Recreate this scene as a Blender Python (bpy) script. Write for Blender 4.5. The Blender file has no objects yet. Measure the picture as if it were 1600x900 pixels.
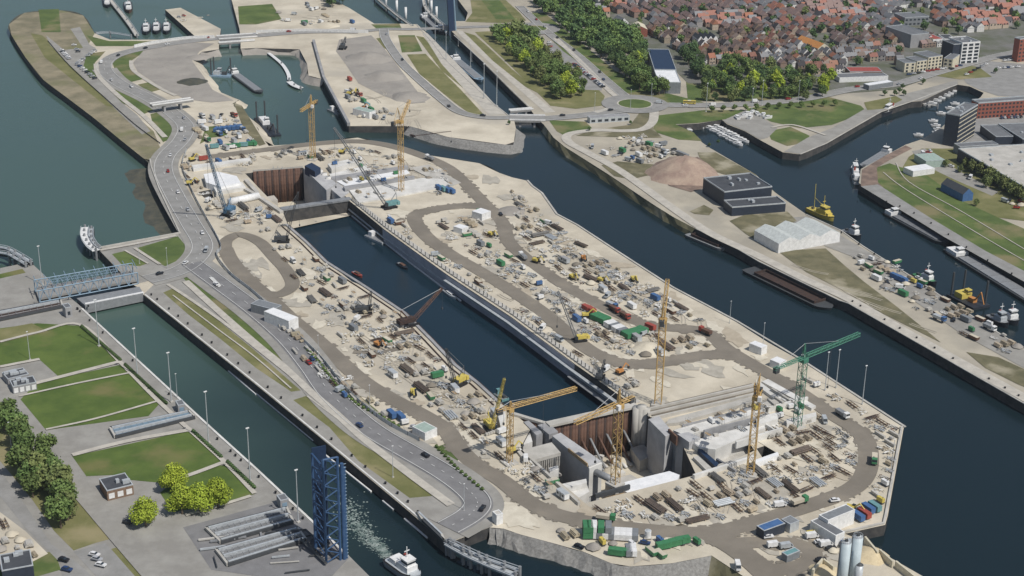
import bpy, math, random
from mathutils import Vector, Matrix
from mathutils.geometry import tessellate_polygon
R = math.radians
rnd = random.Random(7)
sc = bpy.context.scene
col = sc.collection
# ---------------------------------------------------------------- camera
F, PITCH, ROLL, CH = 2400.0, R(22.6), R(1.0), 330.0
cam = bpy.data.cameras.new('camera'); camo = bpy.data.objects.new('camera', cam); col.objects.link(camo)
cam.sensor_width = 36; cam.lens = F / 1600 * 36; cam.clip_start = 1; cam.clip_end = 20000
ROT = Matrix.Rotation(R(90) - PITCH, 3, 'X') @ Matrix.Rotation(ROLL, 3, 'Z')
camo.matrix_world = Matrix.Translation((0, 0, CH)) @ ROT.to_4x4()
sc.camera = camo
# ---------------------------------------------------------------- light
w = bpy.data.worlds.new('World'); sc.world = w; w.use_nodes = True
nt = w.node_tree; sky = nt.nodes.new('ShaderNodeTexSky'); sky.sky_type = 'NISHITA'; sky.sun_disc = False
SUNV = Vector((1, -0.95, 1.85)).normalized()
sky.sun_elevation = math.asin(SUNV.z); sky.sun_rotation = math.atan2(SUNV.x, SUNV.y)
sky.air_density = 1.2; sky.dust_density = 1.5
bg = nt.nodes['Background']; nt.links.new(sky.outputs[0], bg.inputs[0]); bg.inputs[1].default_value = 0.085
sl = bpy.data.lights.new('sun', 'SUN'); sl.energy = 4.4; sl.angle = R(0.5); sl.color = (1, .96, .9)
so = bpy.data.objects.new('sun', sl); col.objects.link(so); so.rotation_euler = SUNV.to_track_quat('Z', 'Y').to_euler()
sc.view_settings.view_transform = 'Standard'; sc.view_settings.look = 'None'
sc.view_settings.exposure = -0.2; sc.view_settings.gamma = 1
# ---------------------------------------------------------------- helpers
G = 5.0
def P(px, py, z=G):
    d = ROT @ Vector((px - 800, 450 - py, -F)); t = (z - CH) / d.z
    return Vector((d.x * t, d.y * t, z))
def S(py): return (F * math.sin(PITCH) + (py - 450) * math.cos(PITCH)) / CH      # pixels per metre
_m = {}
def mat(key, c, c2=None, sc_=1.0, rough=.85, metal=0, bump=0, rand=0, detail=6, world=False, spec=.3, tint=None):
    """one procedural material: two tones mixed by noise, optional bump, optional change from object to object"""
    if key in _m: return _m[key]
    m = bpy.data.materials.new(key); m.use_nodes = True; n = m.node_tree.nodes; l = m.node_tree.links
    b = n['Principled BSDF']; b.inputs['Roughness'].default_value = rough; b.inputs['Metallic'].default_value = metal
    b.inputs['Specular IOR Level'].default_value = spec
    if c2 is None: c2 = tuple(x * .78 for x in c)
    if world: src = n.new('ShaderNodeNewGeometry').outputs['Position']
    else: src = n.new('ShaderNodeTexCoord').outputs['Object']
    ns = n.new('ShaderNodeTexNoise'); ns.inputs['Scale'].default_value = sc_; ns.inputs['Detail'].default_value = detail; ns.inputs['Roughness'].default_value = .65
    l.new(src, ns.inputs['Vector'])
    rp = n.new('ShaderNodeValToRGB'); rp.color_ramp.elements[0].position = .38; rp.color_ramp.elements[1].position = .64
    rp.color_ramp.elements[0].color = (*c2, 1); rp.color_ramp.elements[1].color = (*c, 1); l.new(ns.outputs['Fac'], rp.inputs[0])
    out = rp.outputs[0]
    if tint:      # big patches of a second tone
        n2 = n.new('ShaderNodeTexNoise'); n2.inputs['Scale'].default_value = tint[1]; n2.inputs['Detail'].default_value = 5; l.new(src, n2.inputs['Vector'])
        r2 = n.new('ShaderNodeValToRGB'); r2.color_ramp.elements[0].position = tint[2]; r2.color_ramp.elements[1].position = tint[2] + .12
        l.new(n2.outputs['Fac'], r2.inputs[0])
        mx = n.new('ShaderNodeMix'); mx.data_type = 'RGBA'; l.new(r2.outputs[0], mx.inputs[0]); l.new(out, mx.inputs[6]); mx.inputs[7].default_value = (*tint[0], 1); out = mx.outputs[2]
    if rand:
        oi = n.new('ShaderNodeObjectInfo'); mr = n.new('ShaderNodeMapRange'); mr.inputs[3].default_value = 1 - rand; mr.inputs[4].default_value = 1 + rand
        l.new(oi.outputs['Random'], mr.inputs[0]); hs = n.new('ShaderNodeHueSaturation'); l.new(mr.outputs[0], hs.inputs['Value']); l.new(out, hs.inputs['Color'])
        m2 = n.new('ShaderNodeMapRange'); m2.inputs[3].default_value = .5 - rand * .05; m2.inputs[4].default_value = .5 + rand * .05
        sn = n.new('ShaderNodeMath'); sn.operation = 'FRACT'; mu = n.new('ShaderNodeMath'); mu.operation = 'MULTIPLY'; mu.inputs[1].default_value = 7.3
        l.new(oi.outputs['Random'], mu.inputs[0]); l.new(mu.outputs[0], sn.inputs[0]); l.new(sn.outputs[0], m2.inputs[0]); l.new(m2.outputs[0], hs.inputs['Hue']); out = hs.outputs[0]
    l.new(out, b.inputs['Base Color'])
    if bump:
        bp = n.new('ShaderNodeBump'); bp.inputs['Strength'].default_value = bump; bp.inputs['Distance'].default_value = 1.0 / max(sc_, .05) * .3; l.new(ns.outputs['Fac'], bp.inputs['Height']); l.new(bp.outputs[0], b.inputs['Normal'])
    _m[key] = m; return m
class MB:
    """collects faces, then links them as one mesh object"""
    def __init__(s): s.v = []; s.f = []; s.mi = []; s.cur = 0
    def add(s, vs, fs):
        o = len(s.v); s.v += [tuple(x) for x in vs]; s.f += [tuple(i + o for i in f) for f in fs]; s.mi += [s.cur] * len(fs); return s
    def box(s, c, d, rz=0, taper=1.0):
        x, y, z = d[0] / 2, d[1] / 2, d[2]; ca, sa = math.cos(rz), math.sin(rz); vs = []
        for k, t in ((0, 1), (1, taper)):
            for a, b in ((-x, -y), (x, -y), (x, y), (-x, y)):
                vs.append((c[0] + (a * ca - b * sa) * t, c[1] + (a * sa + b * ca) * t, c[2] + z * k))
        return s.add(vs, [(3, 2, 1, 0), (4, 5, 6, 7), (0, 1, 5, 4), (1, 2, 6, 5), (2, 3, 7, 6), (3, 0, 4, 7)])
    def prism(s, pts, z0, z1, top=None):
        n = len(pts); t = top or pts
        a = sum(pts[i][0] * pts[(i + 1) % n][1] - pts[(i + 1) % n][0] * pts[i][1] for i in range(n))
        if a < 0: pts = pts[::-1]; t = t[::-1]
        return s.add([(p[0], p[1], z0) for p in pts] + [(p[0], p[1], z1) for p in t],
                     [tuple(range(n - 1, -1, -1)), tuple(range(n, 2 * n))] + [(i, (i + 1) % n, n + (i + 1) % n, n + i) for i in range(n)])
    def cyl(s, a, b, r, r2=None, n=6):
        a = Vector(a); b = Vector(b); r2 = r if r2 is None else r2; d = (b - a)
        if d.length < 1e-6: return s
        d.normalize(); u = d.orthogonal().normalized(); v = d.cross(u)
        if n == 4: u, v = (u + v).normalized(), (v - u).normalized()
        vs = [a + (u * math.cos(t) + v * math.sin(t)) * r for t in [2 * math.pi * i / n for i in range(n)]] + [b + (u * math.cos(t) + v * math.sin(t)) * r2 for t in [2 * math.pi * i / n for i in range(n)]]
        return s.add(vs, [tuple(range(n - 1, -1, -1)), tuple(range(n, 2 * n))] + [(i, (i + 1) % n, n + (i + 1) % n, n + i) for i in range(n)])
    def gable(s, c, L, W, h0, h1, rz=0, over=0.0):
        """gabled prism, ridge along local x, from h0 (eaves) to h1 (ridge)"""
        ca, sa = math.cos(rz), math.sin(rz); x, y = L / 2 + over, W / 2 + over
        f = lambda a, b, z: (c[0] + a * ca - b * sa, c[1] + a * sa + b * ca, z)
        return s.add([f(-x, -y, h0), f(x, -y, h0), f(x, y, h0), f(-x, y, h0), f(-x, 0, h1), f(x, 0, h1)],
                     [(3, 2, 1, 0), (0, 1, 5, 4), (2, 3, 4, 5), (1, 2, 5), (3, 0, 4)])
    def heap(s, c, r, h, n=14, seed=0, sy=1.0):
        q = random.Random(seed); vs = []; rings = [(1, 0), (.78, .35), (.5, .72), (.22, .95)]
        for k, (a, z) in enumerate(rings):
            for i in range(n):
                t = 2 * math.pi * i / n; rr = r * a * (1 + q.uniform(-.13, .13)); vs.append((c[0] + rr * math.cos(t), c[1] + rr * sy * math.sin(t), c[2] + h * z * (1 + q.uniform(-.08, .08) * (k > 0))))
        vs.append((c[0], c[1], c[2] + h)); fs = [(k * n + i, k * n + (i + 1) % n, (k + 1) * n + (i + 1) % n, (k + 1) * n + i) for k in range(3) for i in range(n)]
        fs += [(3 * n + i, 3 * n + (i + 1) % n, 4 * n) for i in range(n)]
        return s.add(vs, fs)
    def build(s, name, m, parent=None, smooth=False):
        me = bpy.data.meshes.new(name); me.from_pydata(s.v, [], s.f)
        for x in (m if isinstance(m, (list, tuple)) else [m]): me.materials.append(x)
        if any(s.mi): me.polygons.foreach_set('material_index', s.mi)
        if smooth: me.polygons.foreach_set('use_smooth', [True] * len(me.polygons))
        me.update(); o = bpy.data.objects.new(name, me); col.objects.link(o)
        if parent: o.parent = parent
        return o
def tag(o, label, cat, group=None, kind=None):
    if label: o['label'] = label
    if cat: o['category'] = cat
    if group: o['group'] = group
    if kind: o['kind'] = kind
    return o
def empty(name, loc=(0, 0, 0), rz=0, label=None, cat=None, group=None):
    o = bpy.data.objects.new(name, None); col.objects.link(o); o.location = loc; o.rotation_euler = (0, 0, rz); o.empty_display_size = 1
    return tag(o, label, cat, group)
def copy_tree(o, parent=None):
    c = o.copy(); col.objects.link(c); c.parent = parent
    for ch in list(o.children): copy_tree(ch, c)
    return c
_used = set()
def put(proto, loc, rz, label=None, cat=None, group=None, scale=None):
    """the prototype itself the first time, a copy (with its parts) afterwards"""
    if proto.name in _used: o = copy_tree(proto)
    else: _used.add(proto.name); o = proto
    o.location = loc; o.rotation_euler = (0, 0, rz); o.scale = (scale,) * 3 if isinstance(scale, (int, float)) else (scale or (1, 1, 1))
    for k, v in (('label', label), ('category', cat), ('group', group)):
        if v: o[k] = v
        elif k == 'group' and k in o: del o[k]
    return o
def sheet(name, outer, m, z=G, holes=(), kind='structure', raw=False, thick=0):
    loops = [[(Vector(p) if raw else P(p[0], p[1], z)) for p in lp] for lp in [outer] + list(holes)]
    for lp in loops:
        for p in lp: p.z = z
    tri = tessellate_polygon(loops); vs = [p for lp in loops for p in lp]; b = MB(); fs = []
    for t in tri:
        a, c, d = (vs[i] for i in t); fs.append(t if (c - a).cross(d - a).z > 0 else t[::-1])
    b.add(vs, fs); o = 0
    if thick:
        for lp in loops:
            n = len(lp)
            ar = sum(lp[i].x * lp[(i + 1) % n].y - lp[(i + 1) % n].x * lp[i].y for i in range(n))
            b.cur = 1 if isinstance(m, (list, tuple)) else 0; hole = lp is not loops[0]; flip = (ar > 0) == hole
            for i in range(n):
                p, q = lp[i], lp[(i + 1) % n]; f = [(p.x, p.y, z - thick), (q.x, q.y, z - thick), (q.x, q.y, z), (p.x, p.y, z)]
                b.add(f, [(3, 2, 1, 0) if flip else (0, 1, 2, 3)])
    ob = b.build(name, m)
    if kind: ob['kind'] = kind
    return ob
def spline(pts, n=6):
    """Catmull-Rom through the points"""
    out = []; q = [pts[0]] + list(pts) + [pts[-1]]
    for i in range(1, len(q) - 2):
        for k in range(n):
            t = k / n; a, b_, c, d = (Vector(x) for x in q[i - 1:i + 3])
            out.append(.5 * ((2 * b_) + (c - a) * t + (2 * a - 5 * b_ + 4 * c - d) * t * t + (3 * b_ - a - 3 * c + d) * t ** 3))
    return out + [Vector(q[-2])]
def path(pts, z=G, smooth=True, n=6):
    v = [P(a, b, z) for a, b in pts]; return spline(v, n) if smooth else v
def offs(pts, d):
    out = []
    for i, p in enumerate(pts):
        a = pts[max(0, i - 1)]; b_ = pts[min(len(pts) - 1, i + 1)]; t = (b_ - a); t.z = 0; t.normalize(); out.append(p + Vector((-t.y, t.x, 0)) * d)
    return out
def ribbon(b, pts, w0, z, d=0, w1=None, h=0):
    w1 = w0 if w1 is None else w1
    n = len(pts); c = offs(pts, d) if d else pts; L = []; Rr = []
    for i in range(n):
        w = w0 + (w1 - w0) * i / (n - 1)
        t = (c[min(n - 1, i + 1)] - c[max(0, i - 1)]); t.z = 0; t.normalize(); nn = Vector((-t.y, t.x, 0)) * w / 2
        L.append(c[i] + nn); Rr.append(c[i] - nn)
    if not h:
        b.add([(p.x, p.y, z) for p in L + Rr], [(n + i, n + i + 1, i + 1, i) for i in range(n - 1)])
    else:
        b.add([(p.x, p.y, z) for p in L + Rr] + [(p.x, p.y, z + h) for p in L + Rr], [f for i in range(n - 1) for f in ((3 * n + i, 3 * n + i + 1, 2 * n + i + 1, 2 * n + i), (n + i, n + i + 1, 3 * n + i + 1, 3 * n + i), (i + 1, i, 2 * n + i, 2 * n + i + 1))] + [(0, n, 3 * n, 2 * n), (n - 1, 2 * n - 1, 4 * n - 1, 3 * n - 1)])
    return b
def rect(A, B, C, z):
    """rectangle on the ground plane z from pixel corners: side AB, C beside it; returns centre, length, width, angle"""
    a, b_, c = P(*A, z), P(*B, z), P(*C, z); u = b_ - a; L = u.length; u.normalize(); v = Vector((-u.y, u.x, 0)); wd = (c - a).dot(v)
    ctr = a + u * L / 2 + v * wd / 2; return ctr, L, abs(wd), math.atan2(u.y, u.x)
# ---------------------------------------------------------------- ground materials
M = {}
M['sand'] = mat('sand', (.60, .545, .44), (.43, .385, .305), .03, .95, bump=.15, world=True, detail=9, tint=((.42, .385, .32), .014, .54))
M['tan'] = mat('yard_ground', (.44, .40, .32), (.33, .30, .245), .03, .95, world=True, detail=9, tint=((.27, .255, .22), .01, .52))
M['sand_pale'] = mat('sand_pale', (.60, .55, .44), (.47, .42, .33), .06, .95, world=True, detail=9)
M['paving'] = mat('paving', (.315, .305, .28), (.245, .235, .215), .1, .9, world=True, detail=9, tint=((.26, .25, .225), .03, .6))
M['asphalt'] = mat('asphalt', (.215, .213, .215), (.17, .168, .17), .15, .9, world=True, detail=8)
M['asphalt_pale'] = mat('asphalt_pale', (.29, .285, .275), (.23, .226, .215), .15, .9, world=True, detail=8)
M['haul'] = mat('haul_road_mud', (.225, .20, .165), (.18, .16, .132), .06, .95, world=True, detail=10, tint=((.245, .215, .172), .06, .6))
M['grass'] = mat('grass', (.115, .155, .045), (.07, .105, .03), .06, .95, world=True, detail=10, tint=((.19, .17, .085), .03, .52))
M['grass_dry'] = mat('grass_dry', (.20, .19, .085), (.13, .135, .05), .06, .95, world=True, detail=10, tint=((.27, .235, .13), .03, .58))
M['lawn'] = mat('lawn', (.105, .15, .034), (.068, .108, .024), .07, .95, world=True, detail=10, tint=((.16, .155, .06), .03, .55))
M['scrub'] = mat('scrub_ground', (.19, .17, .10), (.11, .105, .06), .08, .95, world=True, detail=10, tint=((.33, .30, .22), .04, .56))
M['dike'] = mat('dike_ground', (.29, .25, .17), (.17, .155, .10), .06, .95, world=True, detail=10, tint=((.17, .17, .085), .02, .52))
M['town'] = mat('town_ground', (.17, .165, .155), (.10, .11, .07), .05, .95, world=True, detail=8)
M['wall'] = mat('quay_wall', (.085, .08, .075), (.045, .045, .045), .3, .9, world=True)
M['gravel'] = mat('gravel', (.34, .315, .28), (.27, .25, .225), .05, .95, world=True, detail=10, bump=.3)
M['stone'] = mat('stone_bank', (.27, .265, .25), (.17, .165, .155), .8, .95, world=True, detail=10, bump=.15)
M['mud'] = mat('mud_bank', (.10, .095, .07), (.055, .06, .05), .15, .9, world=True, detail=10)
M['redsand'] = mat('red_rubble', (.26, .19, .15), (.15, .11, .09), .15, .95, world=True, detail=10)
M['conc'] = mat('concrete', (.50, .48, .44), (.38, .365, .33), .12, .85, detail=8, world=True)
M['conc_w'] = mat('pale_concrete', (.68, .67, .64), (.52, .51, .48), .12, .85, detail=8, world=True)
M['conc_d'] = mat('grey_concrete', (.34, .34, .345), (.24, .24, .245), .12, .85, detail=8, world=True)
M['line'] = mat('road_paint', (.62, .62, .6), (.5, .5, .48), .5, .8, world=True)
M['lit'] = mat('light_concrete_path', (.50, .47, .41), (.40, .375, .33), .2, .9, world=True)
# ---------------------------------------------------------------- water
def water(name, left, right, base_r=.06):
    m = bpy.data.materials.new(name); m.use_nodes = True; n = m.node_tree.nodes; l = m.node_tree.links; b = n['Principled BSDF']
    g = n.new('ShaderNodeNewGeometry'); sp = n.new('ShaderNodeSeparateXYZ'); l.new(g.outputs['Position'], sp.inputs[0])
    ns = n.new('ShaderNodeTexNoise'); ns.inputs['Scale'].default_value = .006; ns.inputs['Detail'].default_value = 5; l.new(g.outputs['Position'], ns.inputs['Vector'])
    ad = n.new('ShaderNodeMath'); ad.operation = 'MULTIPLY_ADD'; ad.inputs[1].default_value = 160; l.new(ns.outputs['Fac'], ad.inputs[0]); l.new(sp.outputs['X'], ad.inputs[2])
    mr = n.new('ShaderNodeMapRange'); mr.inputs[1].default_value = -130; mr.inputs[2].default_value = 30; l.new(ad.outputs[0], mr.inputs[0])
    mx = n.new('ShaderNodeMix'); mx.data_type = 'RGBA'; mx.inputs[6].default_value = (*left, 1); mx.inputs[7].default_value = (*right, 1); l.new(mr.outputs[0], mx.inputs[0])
    l.new(mx.outputs[2], b.inputs['Base Color']); n3 = n.new('ShaderNodeTexNoise'); n3.inputs['Scale'].default_value = .012; n3.inputs['Detail'].default_value = 7; n3.inputs['Distortion'].default_value = 1.2; l.new(g.outputs['Position'], n3.inputs['Vector'])
    r3 = n.new('ShaderNodeMapRange'); r3.inputs[1].default_value = .38; r3.inputs[2].default_value = .62; r3.inputs[3].default_value = base_r; r3.inputs[4].default_value = base_r + .16; l.new(n3.outputs['Fac'], r3.inputs[0]); l.new(r3.outputs[0], b.inputs['Roughness']); b.inputs['IOR'].default_value = 1.33
    nb = n.new('ShaderNodeTexNoise'); nb.inputs['Scale'].default_value = .35; nb.inputs['Detail'].default_value = 6; l.new(g.outputs['Position'], nb.inputs['Vector'])
    bp = n.new('ShaderNodeBump'); bp.inputs['Strength'].default_value = .25; bp.inputs['Distance'].default_value = .25; l.new(nb.outputs['Fac'], bp.inputs['Height']); l.new(bp.outputs[0], b.inputs['Normal'])
    return m
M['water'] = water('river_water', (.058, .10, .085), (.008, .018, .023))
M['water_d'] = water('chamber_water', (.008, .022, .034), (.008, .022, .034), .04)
CH_HOLE = [(441, 329), (545, 313), (600, 358), (700, 430), (800, 496), (900, 570), (1000, 640), (991, 634), (1003, 640), (1020, 655), (1064, 690), (1088, 742), (1010, 762), (915, 786), (812, 702), (830, 668), (785, 632), (750, 600), (715, 572), (677, 532), (635, 490), (575, 450), (550, 440), (512, 410), (482, 380), (450, 352)]
CH_HOLE = [p for p in CH_HOLE if p != (1000, 640)]
PIT2 = [(383, 271), (430, 266), (474, 262), (546, 311), (441, 327), (425, 315)]
# water sheet with openings under the drained dock
wh = [[P(x, y, G) for x, y in CH_HOLE]]
wh2 = [P(x, y, G) for x, y in PIT2]
W_ = 9000
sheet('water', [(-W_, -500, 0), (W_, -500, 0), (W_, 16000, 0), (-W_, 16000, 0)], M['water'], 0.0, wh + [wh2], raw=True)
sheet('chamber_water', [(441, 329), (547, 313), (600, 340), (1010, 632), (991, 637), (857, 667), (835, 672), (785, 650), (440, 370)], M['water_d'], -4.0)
# ---------------------------------------------------------------- land
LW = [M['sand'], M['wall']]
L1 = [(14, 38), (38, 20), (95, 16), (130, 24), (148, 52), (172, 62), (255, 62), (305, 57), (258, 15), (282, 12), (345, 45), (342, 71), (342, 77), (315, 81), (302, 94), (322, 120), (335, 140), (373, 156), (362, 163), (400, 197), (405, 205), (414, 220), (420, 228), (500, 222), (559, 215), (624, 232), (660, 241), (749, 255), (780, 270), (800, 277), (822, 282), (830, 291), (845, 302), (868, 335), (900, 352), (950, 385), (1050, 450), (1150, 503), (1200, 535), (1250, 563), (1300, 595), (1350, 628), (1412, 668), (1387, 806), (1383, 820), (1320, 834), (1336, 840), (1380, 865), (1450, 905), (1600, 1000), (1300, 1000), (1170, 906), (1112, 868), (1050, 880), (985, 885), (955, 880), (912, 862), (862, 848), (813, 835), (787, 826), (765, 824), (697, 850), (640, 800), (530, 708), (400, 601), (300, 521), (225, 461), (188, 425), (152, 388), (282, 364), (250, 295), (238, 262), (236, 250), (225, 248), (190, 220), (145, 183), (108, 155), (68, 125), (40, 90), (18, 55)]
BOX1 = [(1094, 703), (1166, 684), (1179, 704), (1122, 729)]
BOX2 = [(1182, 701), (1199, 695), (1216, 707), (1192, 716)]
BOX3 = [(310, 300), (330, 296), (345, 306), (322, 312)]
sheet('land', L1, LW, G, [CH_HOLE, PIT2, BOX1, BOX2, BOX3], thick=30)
for bx in (BOX1, BOX2, BOX3): sheet('recess_floor', [(x + (x - sum(p[0] for p in bx) / 4) * .5, y + (y - sum(p[1] for p in bx) / 4) * .5 + 8) for x, y in bx], M['conc'], .4)
L2 = [(350, -120), (362, 0), (374, 45), (376, 60), (376, 76), (400, 75), (468, 77), (480, 100), (482, 118), (506, 124), (545, 197), (580, 197), (640, 197), (700, 214), (790, 226), (803, 222), (806, 200), (803, 186), (770, 160), (697, 93), (680, 70), (666, 51), (652, 38), (624, 37), (585, 37), (545, 12), (505, -8), (480, -120)]
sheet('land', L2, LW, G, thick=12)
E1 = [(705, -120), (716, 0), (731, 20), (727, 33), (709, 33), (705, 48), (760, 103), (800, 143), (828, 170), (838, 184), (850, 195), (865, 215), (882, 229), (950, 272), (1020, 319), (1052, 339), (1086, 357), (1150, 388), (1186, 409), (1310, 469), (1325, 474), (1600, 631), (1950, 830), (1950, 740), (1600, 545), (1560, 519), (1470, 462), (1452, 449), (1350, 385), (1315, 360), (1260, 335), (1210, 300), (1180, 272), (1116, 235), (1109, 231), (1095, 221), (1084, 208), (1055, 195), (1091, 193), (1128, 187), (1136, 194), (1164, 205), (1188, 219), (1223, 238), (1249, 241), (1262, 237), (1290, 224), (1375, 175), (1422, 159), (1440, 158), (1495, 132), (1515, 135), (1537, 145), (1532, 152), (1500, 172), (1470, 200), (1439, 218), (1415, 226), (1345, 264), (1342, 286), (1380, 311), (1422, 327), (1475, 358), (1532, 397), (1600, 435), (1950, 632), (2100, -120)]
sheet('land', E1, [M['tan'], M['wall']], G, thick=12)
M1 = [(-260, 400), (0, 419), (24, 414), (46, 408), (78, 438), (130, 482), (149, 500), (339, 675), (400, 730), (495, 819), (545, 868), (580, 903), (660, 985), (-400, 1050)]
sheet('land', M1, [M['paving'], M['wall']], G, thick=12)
sheet('hills', [(-W_, 1900, 3), (W_, 1900, 3), (W_, 15000, 3), (-W_, 15000, 3)], mat('far_fields', (.11, .13, .06), (.07, .09, .04), .004, world=True), 3.0, raw=True)
# chamber and pit bottoms, basin bottoms
sheet('dock_floor', [(380, 262), (480, 255), (560, 300), (1000, 620), (1110, 745), (900, 800), (790, 710), (440, 345)], M['sand_pale'], -17.0)
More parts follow.
